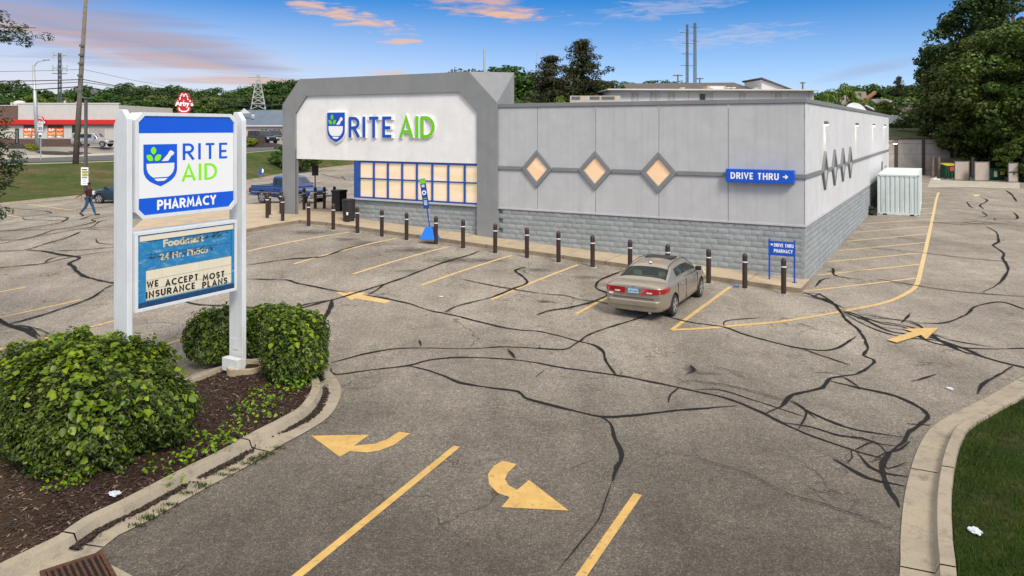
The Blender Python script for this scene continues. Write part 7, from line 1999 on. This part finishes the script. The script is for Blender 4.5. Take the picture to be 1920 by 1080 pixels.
def wheel(parent, x, y, r_, w, style=5, rim=rim_m):
    s = 1 if y > 0 else -1
    mb = MB(); n = 26; prof = [(r_ * .62, -w / 2), (r_ * .93, -w / 2), (r_, -w * .36), (r_, w * .36), (r_ * .93, w / 2), (r_ * .62, w / 2)]
    mb.lathe(prof, n); t = mb.build('tyre', tyre_m, None, angle=40)
    wh = thing('wheel', (x, y, r_)); wh.parent = parent; t.parent = wh; t.rotation_euler = (R(90), 0, 0)
    mb = MB(); mb.lathe([(.02, 0), (r_ * .60, 0), (r_ * .64, .0), (r_ * .66, .035), (r_ * .62, .035)], n)
    d = mb.build('rim', mat('rim_shadow', (.06, .06, .06), .6), wh, angle=30); d.rotation_euler = (R(90) * (1 if s < 0 else -1), 0, 0); d.location = (0, s * w * .36, 0)
    mb = MB()
    for k in range(style):
        a = 6.2832 * k / style + .3; c, q = math.cos(a), math.sin(a); h1, h2 = r_ * .085, r_ * .13
        f = lambda rr, hw, yy: (c * rr - q * hw, yy, q * rr + c * hw)
        y0, y1 = s * (w * .36 + .012), s * (w * .36 + .042)
        mb.hexa([f(.03, -h1, y0), f(r_ * .63, -h2, y0), f(r_ * .63, h2, y0), f(.03, h1, y0)], [f(.03, -h1, y1), f(r_ * .63, -h2, y1), f(r_ * .63, h2, y1), f(.03, h1, y1)])
    for k in range(n):
        a0, a1 = 6.2832 * k / n, 6.2832 * (k + 1) / n; y1 = s * (w * .36 + .045)
        mb.add([(math.cos(a0) * r_ * .60, y1, math.sin(a0) * r_ * .60), (math.cos(a1) * r_ * .60, y1, math.sin(a1) * r_ * .60), (math.cos(a1) * r_ * .665, y1, math.sin(a1) * r_ * .665), (math.cos(a0) * r_ * .665, y1, math.sin(a0) * r_ * .665)], [(0, 1, 2, 3)])
    mb.build('spokes', rim, wh)
    return wh
def headrest(parent, x, y, z, m): return MB().box(x - .06, x + .06, y - .14, y + .14, z, z + .2).build('headrest', m, parent, bevel=.05, seg=3)

def make_sedan(name, label, pm, L=4.8, glass=glass_clear, rear_detail=True):
    t = thing(name, (0, 0, 0), 0, label, 'car')
    # lower body: x from tail to nose
    def rg(x, zl, zb, zt, w, tuck=.06, crown=.02, ws=None):
        ws = ws or w - .10
        return [(x, y, z) for y, z in sym([(0, zl), (w - .14, zl), (w - .03, zl + .07), (w, zl + .28), (w - .005, zb - .10), (w - .035, zb), (ws, zt - .01), (ws * .55, zt + crown * .8), (0, zt + crown)])]
    S = [rg(-2.36, .33, .84, .90, .76, ws=.66), rg(-2.35, .27, .885, .965, .815, ws=.71), rg(-2.31, .25, .92, 1.005, .85, ws=.74), rg(-2.20, .24, .94, 1.025, .88, ws=.75), rg(-1.95, .22, .955, 1.035, .895, ws=.76), rg(-1.6, .20, .96, 1.03, .905, ws=.78),
         rg(-1.0, .19, .95, .99, .91, ws=.82), rg(0, .19, .93, .96, .91, ws=.82), rg(.9, .19, .92, .955, .91, ws=.80), rg(1.3, .20, .90, .945, .905, ws=.76), rg(1.7, .22, .84, .90, .89, ws=.70, crown=.03),
         rg(2.05, .24, .76, .82, .84, ws=.64, crown=.03), rg(2.28, .28, .66, .72, .72, ws=.55), rg(2.38, .34, .56, .60, .56, ws=.42)]
    wy = [(x, s * 1.05, s * .62, .315, .37) for x in (-1.36, 1.38) for s in (1, -1)]
    subsurf_split(loft(S, [pm]), 'body', [pm], ['body'], t, 2, wy)
    # cabin
    def cr(x, zt, wb, wr, zc=.03, zb=.94):
        return [(x, y, z) for y, z in sym([(0, zb - .06), (wb, zb - .06), (wb, zb), (wb + (wr - wb) * .18, zb + (zt - zb) * .12), (wr + .025, zt - (zt - zb) * .16), (wr - .02, zt - .03), (wr - .12, zt), (wr * .45, zt + zc * .9), (0, zt + zc)])]
    C = [cr(-1.78, 1.00, .80, .74, .01), cr(-1.70, 1.04, .81, .74), cr(-1.02, 1.335, .82, .65, .035), cr(-.90, 1.365, .82, .63, .04), cr(-.45, 1.40, .83, .62, .045), cr(-.28, 1.415, .83, .62, .045), cr(-.20, 1.415, .83, .62, .045), cr(.35, 1.395, .83, .62, .045), cr(.50, 1.36, .82, .62, .04), cr(1.18, 1.06, .80, .70, .02), cr(1.36, .985, .79, .72, .01)]
    nr = len(C[0])
    def fm_(i, k):
        k = min(k, nr - 1 - k) if k < nr - 0 else k
        kk_ = k if k <= 8 else nr - 1 - k
        if i < 0 or i >= len(C) - 1: return 0
        if i in (1, 8): return 2 if kk_ in (5, 6, 7) else (1 if (kk_ in (3,) and i == 8) else 0)
        if kk_ == 3: return 1 if i in (3, 4, 6, 7) else (3 if i == 5 else 0)
        return 0
    parts = subsurf_split(loft(C, [], fm_), 'cabin', [pm, glass, glass, trim_b], ['roof', 'side_window', 'screen', 'pillar'], t, 2)
    # interior
    ins = mat('car_interior', (.36, .37, .32), .8, var=.1)
    MB().box(-1.6, 1.1, -.76, .76, .5, .86).build('cabin_floor', mat('interior_dark', (.06, .065, .06), .9), t)
    sh = MB().hexa([(-1.72, -.70, .955), (-1.05, -.70, .93), (-1.05, .70, .93), (-1.72, .70, .955)], [(-1.72, -.70, .985), (-1.05, -.70, .985), (-1.05, .70, .985), (-1.72, .70, .985)]).build('parcel_shelf', ins, t)
    for y in (-.4, .4): headrest(t, -.98, y, 1.0, ins); headrest(t, .05, y, 1.06, ins); MB().box(-.02, .14, y - .24, y + .24, .5, 1.08).build('seat_back', ins, t, bevel=.05)
    MB().box(-1.02, -.86, -.62, .62, .5, 1.02).build('seat_back', ins, t, bevel=.05)
    for x in (-1.36, 1.38):
        for s in (1, -1): wheel(t, x, s * .80, .315, .2)
    # rear end
    if rear_detail:
        for s in (1, -1):
            a = s
            mb = MB(); mb.hexa([(-2.345, .30 * a, .755), (-2.30, .70 * a, .73), (-2.0, .893 * a, .80), (-2.1, .70 * a, .80)], [(-2.36, .30 * a, .915), (-2.325, .70 * a, .925), (-2.0, .880 * a, .925), (-2.1, .70 * a, .9)])
            mb = MB(); P = [(-2.392, .27), (-2.385, .48), (-2.375, .70), (-2.335, .835), (-2.20, .915), (-1.94, .945)]
            lo = [(x, y * a, .745 + .016 * i) for i, (x, y) in enumerate(P)]; hi = [(x + .012, y * a - .004 * a, .915 + .003 * i) for i, (x, y) in enumerate(P)]; n = len(P)
            inn_ = [(x + .12, y * a * .9, z) for x, y, z in lo] + [(x + .12, y * .9, z) for x, y, z in hi]
            mb.add(lo + hi + inn_, [(i, i + 1, n + i + 1, n + i) for i in range(n - 1)] + [(n + i, n + i + 1, 3 * n + i + 1, 3 * n + i) for i in range(n - 1)] + [(2 * n + i, 2 * n + i + 1, i + 1, i) for i in range(n - 1)] + [(0, n, 3 * n, 2 * n), (n - 1, 2 * n - 1, 4 * n - 1, 3 * n - 1)])
            tl_ = mb.build('tail_lamp', lampr, t, angle=60)
            MB().box(-2.40, -2.36, min(.40 * a, .56 * a), max(.40 * a, .56 * a), .79, .825).build('reverse_lamp', lampw, tl_)
        pl = MB().box(-2.412, -2.375, -.155, .155, .775, .90).build('number_plate', mat('plate_blue', (.30, .50, .68), .4, var=.15, vscale=12), t, bevel=.003)
        font_text('plate_text', '1WC 1867', .062, mat('plate_text', (.02, .04, .15), .5), pl, (-2.414, .14, .812), rot=(R(90), 0, R(-90)), extrude=.001)
        MB().box(-2.405, -2.37, -.24, .24, .905, .925).build('trunk_trim', chrome, t)
        MB().box(-2.385, -2.2, -.62, .62, .640, .648).build('bumper_gap', trim_b, t)
        MB().tube([(-2.352, -.27, .93), (-2.352, -.27, .70), (-2.36, -.24, .645)], .004, 4).build('trunk_gap', trim_b, t); MB().tube([(-2.352, .27, .93), (-2.352, .27, .70), (-2.36, .24, .645)], .004, 4).build('trunk_gap', trim_b, t)
        MB().hexa([(-2.43, -.70, .40), (-2.2, -.86, .40), (-2.2, .86, .40), (-2.43, .70, .40)], [(-2.455, -.72, .60), (-2.2, -.90, .60), (-2.2, .90, .60), (-2.455, .72, .60)]).build('rear_bumper', pm, t, bevel=.05, seg=3)
        q = MB().lathe([(.03, 0), (.035, .006), (.02, .012)], 14).build('badge', chrome, t); q.rotation_euler = (0, R(-80), 0); q.location = (-2.365, 0, .985)
        MB().box(-2.40, -2.37, .62, .74, .70, .745).build('sticker', mat('sticker_white', (.7, .7, .7), .5), t)
        MB().box(-2.30, -2.05, -.5, -.42, .2, .27).build('exhaust_tip', chrome, t, bevel=.015)
    for s in (1, -1):
        # door lines, handles, mirrors, mouldings
        for x in (-1.02, -.24, .95): MB().box(x - .002, x + .002, s * .905 - .008, s * .905 + .008, .30, .90).build('door_gap', trim_b, t)
        for x in (-.80, .12): MB().tube([(x, s * .915, .845), (x + .03, s * .945, .85), (x + .15, s * .945, .85), (x + .18, s * .915, .845)], .013, 6).build('door_handle', chrome, t)
        MB().box(-1.0, .95, s * .905 - .014, s * .905 + .014, .52, .565).build('moulding', pm, t, bevel=.008)
        m_ = MB().box(.80, .95, min(s * .86, s * 1.04), max(s * .86, s * 1.04), .97, 1.10).build('mirror', trim_b, t, bevel=.03, seg=3)
        MB().box(-1.0, 1.05, s * .845 - .008, s * .845 + .008, .925, .945).build('window_trim', trim_b, t)
        mb = MB(); hl = [(2.02, s * .80, .66), (2.26, s * .60, .60), (2.26, s * .62, .72), (2.04, s * .78, .80)]
        mb.hexa([(x, y, z) for x, y, z in hl], [(x + .04, y + s * .02, z) for x, y, z in hl]); mb.build('headlight', lampw, t)
    # drip rails along the roof
    for s in (1, -1): MB().tube([(-1.62, s * .70, 1.075), (-1.0, s * .60, 1.372), (-.4, s * .575, 1.435), (.4, s * .575, 1.42), (1.2, s * .66, 1.065)], .011, 5).build('roof_channel', trim_b, t)
    sr = MB().hexa([(-.28, -.44, 1.447), (.36, -.44, 1.427), (.36, .44, 1.427), (-.28, .44, 1.447)], [(-.28, -.44, 1.468), (.36, -.44, 1.446), (.36, .44, 1.446), (-.28, .44, 1.468)]).build('sunroof', trim_b, t, bevel=.01)
    MB().lathe([(.05, 0), (.04, .03), (.01, .05)], 12).build('antenna_base', lampw, t).location = (-.93, .0, 1.405)
    return t
champ = paint('champagne_paint', (.37, .325, .255), .65)
wr_, wf_ = G(1261, 593.8), G(1312.8, 556.2)
sed = make_sedan('parked_car', 'metallic beige sedan parked nose in at the kerb bollards', champ)
dirv = (wf_ - wr_); ang = math.atan2(dirv.y, dirv.x)
perp = Vector((-math.sin(ang), math.cos(ang), 0))
mid = (wr_ + wf_) / 2 + perp * .80
sed.scale = (.985, .94, .955)
sed.location = (mid.x, mid.y, (wr_.z + wf_.z) / 2 + .005); sed.rotation_euler = (0, 0, ang)

def make_truck(name, label, pm, L=5.1, W=1.76, H=1.70, kind='pickup', glass=glass_dark, zb=1.02, cladding=None):
    """pickup or sport utility; x towards the nose"""
    t = thing(name, (0, 0, 0), 0, label, 'pickup truck' if kind == 'pickup' else 'car'); w = W / 2; h = L / 2
    def rg(x, zl, zt, ww, cr_=.01): return [(x, y, z) for y, z in sym([(0, zl), (ww - .1, zl), (ww - .01, zl + .08), (ww, zl + .3), (ww, zt - .16), (ww - .03, zt - .03), (ww - .08, zt), (ww * .5, zt + cr_), (0, zt + cr_)])]
    nose = h - .05
    if kind == 'pickup':
        xc0, xc1, xc2 = -.55 * h / 2.55, .62, 1.20
        S = [rg(-h + .12, .45, zb, w - .02), rg(-h + .16, .42, zb, w), rg(-1.2, .40, zb, w), rg(xc0 - .06, .38, zb, w), rg(0, .36, zb, w), rg(xc2, .36, zb - .01, w), rg(nose - .5, .40, zb - .07, w - .01, .04), rg(nose - .12, .44, zb - .12, w - .05, .03), rg(nose, .5, zb - .18, w - .1, .0)]
    else:
        xc0, xc1, xc2 = -h + .25, .55, 1.15
        S = [rg(-h + .08, .42, zb, w - .06), rg(-h + .14, .38, zb, w - .01), rg(-1.2, .36, zb, w), rg(0, .34, zb, w), rg(xc2, .34, zb - .01, w), rg(nose - .45, .38, zb - .07, w - .02, .04), rg(nose - .1, .42, zb - .14, w - .07, .03), rg(nose, .48, zb - .22, w - .14)]
    wr = .37; wb = L * .315
    xw = (-h + L * .235, -h + L * .235 + L * .62)
    subsurf_split(loft(S, [pm]), 'body', [pm], ['body'], t, 2, [(x, s * (w + .2), s * (w - .3), wr, wr + .06) for x in xw for s in (1, -1)])
    def cr(x, zt, wb_, wr2): return [(x, y, z) for y, z in sym([(0, zb - .06), (wb_, zb - .06), (wb_, zb + .0), (wb_ - .015, zb + .04), (wr2 + .02, zt - .09), (wr2, zt - .03), (wr2 - .1, zt), (wr2 * .5, zt + .02), (0, zt + .02)])]
    wr2 = w - .14; wb2 = w - .04
    C = [cr(xc0 - .02, H - .12, wb2, wr2 - .02), cr(xc0 + .03, H - .04, wb2, wr2), cr(xc0 + .14, H - .02, wb2, wr2)]
    if kind == 'pickup': C += [cr(-.36, H, wb2, wr2), cr(-.27, H, wb2, wr2), cr(xc1 - .1, H - .01, wb2, wr2), cr(xc1 + .05, H - .05, wb2, wr2), cr(xc2 - .04, zb + .10, wb2, wr2 + .05), cr(xc2 + .06, zb + .04, wb2, wr2 + .06)]; sidew = (2, 4); pil = (3,)
    else: C += [cr(-1.45, H, wb2, wr2), cr(-1.33, H, wb2, wr2), cr(-.5, H, wb2, wr2), cr(-.4, H, wb2, wr2), cr(xc1 - .1, H - .01, wb2, wr2), cr(xc1 + .05, H - .05, wb2, wr2), cr(xc2 - .04, zb + .10, wb2, wr2 + .05), cr(xc2 + .06, zb + .04, wb2, wr2 + .06)]; sidew = (2, 4, 6); pil = (3, 5)
    nr = len(C[0]); last = len(C) - 3
    def fm_(i, k):
        kk_ = k if k <= 8 else nr - 1 - k
        if i < 0: return 0
        if i == last and kk_ in (6, 7): return 2
        if kk_ == 3 and i in sidew: return 1
        if kk_ == 3 and i in pil: return 3
        if kk_ == 3 and i == last: return 1
        return 0
    subsurf_split(loft(C, [], fm_), 'cabin', [pm, glass, glass, trim_b], ['roof', 'side_window', 'screen', 'pillar'], t, 1)
    MB().box(xc0 - .05, xc0 - .022, -wr2 * .8, wr2 * .8, zb + .1, H - .2).build('rear_window', glass, t)
    if kind == 'pickup':
        MB().box(-h + .2, xc0 - .1, -w + .16, w - .16, zb - .02, zb + .022).build('bed_well', trim_b, t)
        for s in (1, -1): MB().box(-h + .15, xc0 - .08, s * (w - .09) - .05, s * (w - .09) + .05, zb + .0, zb + .05).build('bed_rail', pm, t, bevel=.02)
    for x in xw:
        for s in (1, -1): wheel(t, x, s * (w - .12), wr, .24, 5)
    for s in (1, -1):
        MB().box(nose - .06, nose + .02, s * (w - .28) - .13, s * (w - .28) + .13, zb - .38, zb - .22).build('headlight', lampw, t, bevel=.02)
        MB().box(-h + .02, -h + .1, s * (w - .1) - .06, s * (w - .1) + .06, zb - .4, zb - .12).build('tail_lamp', lampr, t)
        MB().box(.72, .88, min(s * (w), s * (w + .18)), max(s * w, s * (w + .18)), zb + .02, zb + .2).build('mirror', trim_b if kind == 'pickup' else pm, t, bevel=.02)
        for x in ((-.28, .6) if kind == 'pickup' else (-1.2, -.36, .6)): MB().box(x - .006, x + .006, s * w - .01, s * w + .006, .5, zb - .06).build('door_gap', trim_b, t)
        MB().box(.0, .14, s * w - .01, s * w + .03, zb - .2, zb - .16).build('door_handle', trim_b if kind == 'pickup' else pm, t)
        MB().box(-h + .3, nose - .3, s * w - .004, s * w + .014, .66, .70).build('side_stripe', chrome, t)
    g_ = MB().box(nose - .02, nose + .035, -w + .42, w - .42, zb - .40, zb - .2).build('grille', trim_b, t, bevel=.01)
    MB().box(nose + .036, nose + .045, -w + .44, w - .44, zb - .31, zb - .29).build('grille_bar', chrome, g_)
    MB().box(nose - .06, nose + .12, -w + .02, w - .02, .44, .62).build('front_bumper', chrome if kind == 'pickup' else pm, t, bevel=.03)
    MB().box(-h - .05, -h + .12, -w + .04, w - .04, .46, .62).build('rear_bumper', chrome if kind == 'pickup' else trim_b, t, bevel=.03)
    if cladding: 
        for s in (1, -1): MB().box(-h + .2, nose - .2, s * w - .006, s * w + .02, .36, .58).build('cladding', cladding, t)
    return t
blue_p = paint('truck_blue', (.003, .045, .20), .15)
tr = make_truck('pickup_truck', 'dark blue extended cab pickup parked behind the portal column', blue_p, L=5.0, W=1.76, H=1.66)
pr_, pf_ = G(487, 382.5), G(590, 384.5)
# heading from the visible (near side) wheels
pf_ = Vector((pr_.x + 3.05 * math.cos(R(-30)), pr_.y + 3.05 * math.sin(R(-30)), 0)); ang = R(-30)
perp = Vector((-math.sin(ang), math.cos(ang), 0)); mid = (Vector((pr_.x, pr_.y, 0)) + pf_) / 2 + perp * .75 + Vector((math.cos(ang), math.sin(ang), 0)) * .12
tr.location = (mid.x, mid.y, lot_z(mid.x, mid.y)); tr.rotation_euler = (0, 0, ang)
silv = paint('silver_paint', (.40, .40, .39), .5)
suv = make_truck('parked_suv', 'silver sport utility parked before the restaurant behind the poles', silv, L=5.0, W=1.85, H=1.82, kind='suv')
p = at(166, 276.0, 96); suv.location = (p.x, 97, p.z); suv.rotation_euler = (0, 0, R(-4))
dkp = paint('dark_navy_paint', (.012, .022, .035), .3)
tk = make_truck('pickup_truck', 'dark navy crew pickup facing right across the street', dkp, L=5.6, W=1.95, H=1.92, kind='suv', zb=1.12)
p = at(492, 269.5, 110); tk.location = (p.x, 110, p.z); tk.rotation_euler = (0, 0, R(-42))
c2 = copy_tree(suv, at(516, 265, 122), R(-60), 'second dark vehicle mostly hidden behind the navy pickup across the street')
for ch in c2.children:
    if ch.name.split('.')[0] in ('body', 'roof') and ch.data.materials: ch.data = ch.data.copy(); ch.data.materials[0] = dkp
navy_c = paint('dark_blue_car_paint', (.012, .04, .075), .4)
dc = make_sedan('parked_car', 'dark blue sedan half hidden behind the left sign post', navy_c, glass=glass_dark, rear_detail=False)
p = at(174, 377, 50.5); dc.location = (p.x + 2.1, 50.8, lot_z(p.x + 2.1, 50.8)); dc.rotation_euler = (0, 0, R(180 - 8))

# ------------------------------------------------------------------ the walking person
def skin(name, verts, edges, radii, mtl, parent, root=0, sub=2):
    me = bpy.data.meshes.new(name); me.from_pydata(verts, edges, []); me.materials.append(mtl)
    o = obj(name, me, parent); m = o.modifiers.new('skin', 'SKIN'); m.use_smooth_shade = True
    sv = me.skin_vertices[0].data
    for i, r_ in enumerate(radii): sv[i].radius = (r_, r_) if not isinstance(r_, tuple) else r_
    sv[root].use_root = True
    s = o.modifiers.new('sub', 'SUBSURF'); s.levels = s.render_levels = sub
    apply_mods(o); o.data.name = name; return o
pp = G(166, 404.5)
pe_ = thing('person', (pp.x, pp.y, pp.z), R(8), 'person in dark red shirt and jeans striding right across the left lot', 'person')
skm = mat('skin_tone', (.10, .05, .032), .6, var=.05); jean = mat('jeans_blue', (.02, .07, .16), .85, var=.15, vscale=6); shirt = mat('dark_red_shirt', (.05, .008, .014), .85, var=.4, vscale=4); hairm = mat('dark_hair', (.01, .008, .008), .8); shoe = mat('dark_shoe', (.015, .015, .02), .7)
# x = walking direction (towards the right), body slightly leaning
V_ = [(0, 0, .95), (.0, 0, 1.15), (.01, 0, 1.38), (.02, 0, 1.50), (.03, 0, 1.57), (.05, 0, 1.66), (.045, 0, 1.74),
      (.0, .09, .92), (.18, .10, .50), (.30, .10, .09), (.42, .11, .045),
      (0, -.09, .92), (-.08, -.10, .52), (-.36, -.10, .16), (-.30, -.10, .05),
      (.0, .18, 1.42), (.12, .24, 1.18), (.26, .16, 1.24), (.32, .12, 1.27),
      (.0, -.18, 1.42), (-.20, -.26, 1.20), (-.42, -.28, 1.06), (-.50, -.28, 1.02)]
E_ = [(0, 1), (1, 2), (2, 3), (3, 4), (4, 5), (5, 6), (0, 7), (7, 8), (8, 9), (9, 10), (0, 11), (11, 12), (12, 13), (13, 14), (2, 15), (15, 16), (16, 17), (17, 18), (2, 19), (19, 20), (20, 21), (21, 22)]
r0 = [.13, .115, .13, .06, .055, .095, .06, .085, .06, .04, .04, .085, .06, .04, .04, .055, .042, .03, .032, .055, .042, .03, .032]
skin('body', V_, E_, [q * .92 for q in r0], skm, pe_)
skin('jeans', [(0, 0, 1.0), (0, .09, .92), (.18, .10, .50), (.29, .10, .12), (0, -.09, .92), (-.08, -.10, .52), (-.34, -.10, .20)], [(0, 1), (1, 2), (2, 3), (0, 4), (4, 5), (5, 6)], [.15, .105, .078, .062, .105, .078, .062], jean, pe_)
skin('shirt', [(0, 0, .98), (0, 0, 1.18), (.01, 0, 1.36), (.015, 0, 1.47), (.0, .18, 1.42), (.08, .23, 1.27), (.0, -.18, 1.42), (-.13, -.235, 1.28)], [(0, 1), (1, 2), (2, 3), (2, 4), (4, 5), (2, 6), (6, 7)], [.155, .145, .155, .085, .075, .06, .075, .06], shirt, pe_)
MB().lathe([(.02, .0), (.07, .02), (.095, .07), (.085, .11), (.05, .135), (.01, .14)], 14).build('hair', hairm, pe_, smooth=True).location = (.035, 0, 1.655)
for (x, y, z, a) in ((.40, .105, .04, 0), (-.31, -.10, .09, 40)):
    q = MB().box(-.13, .14, -.05, .05, -.04, .045).build('shoe', shoe, pe_, bevel=.03, seg=3); q.location = (x, y, z); q.rotation_euler = (0, R(a), 0)
q = MB().box(-.05, .05, -.12, .12, -.1, .12).build('white_bag', mat('bag_white', (.6, .6, .62), .6), pe_, bevel=.04, seg=3); q.location = (.24, .06, 1.22)
for s in (1, -1):  # hands with fingers
    hx, hy, hz = ((.32, .12, 1.27) if s > 0 else (-.50, -.28, 1.02)); dx = 1 if s > 0 else -1
    for f in range(4): MB().tube([(hx, hy + (f - 1.5) * .018, hz), (hx + dx * .05, hy + (f - 1.5) * .02, hz - .012), (hx + dx * .08, hy + (f - 1.5) * .02, hz - .035)], [.009, .008, .006], 6).build('finger', skm, pe_)
    MB().tube([(hx - dx * .01, hy + s * .03, hz), (hx + dx * .03, hy + s * .05, hz - .01)], [.011, .008], 6).build('thumb', skm, pe_)
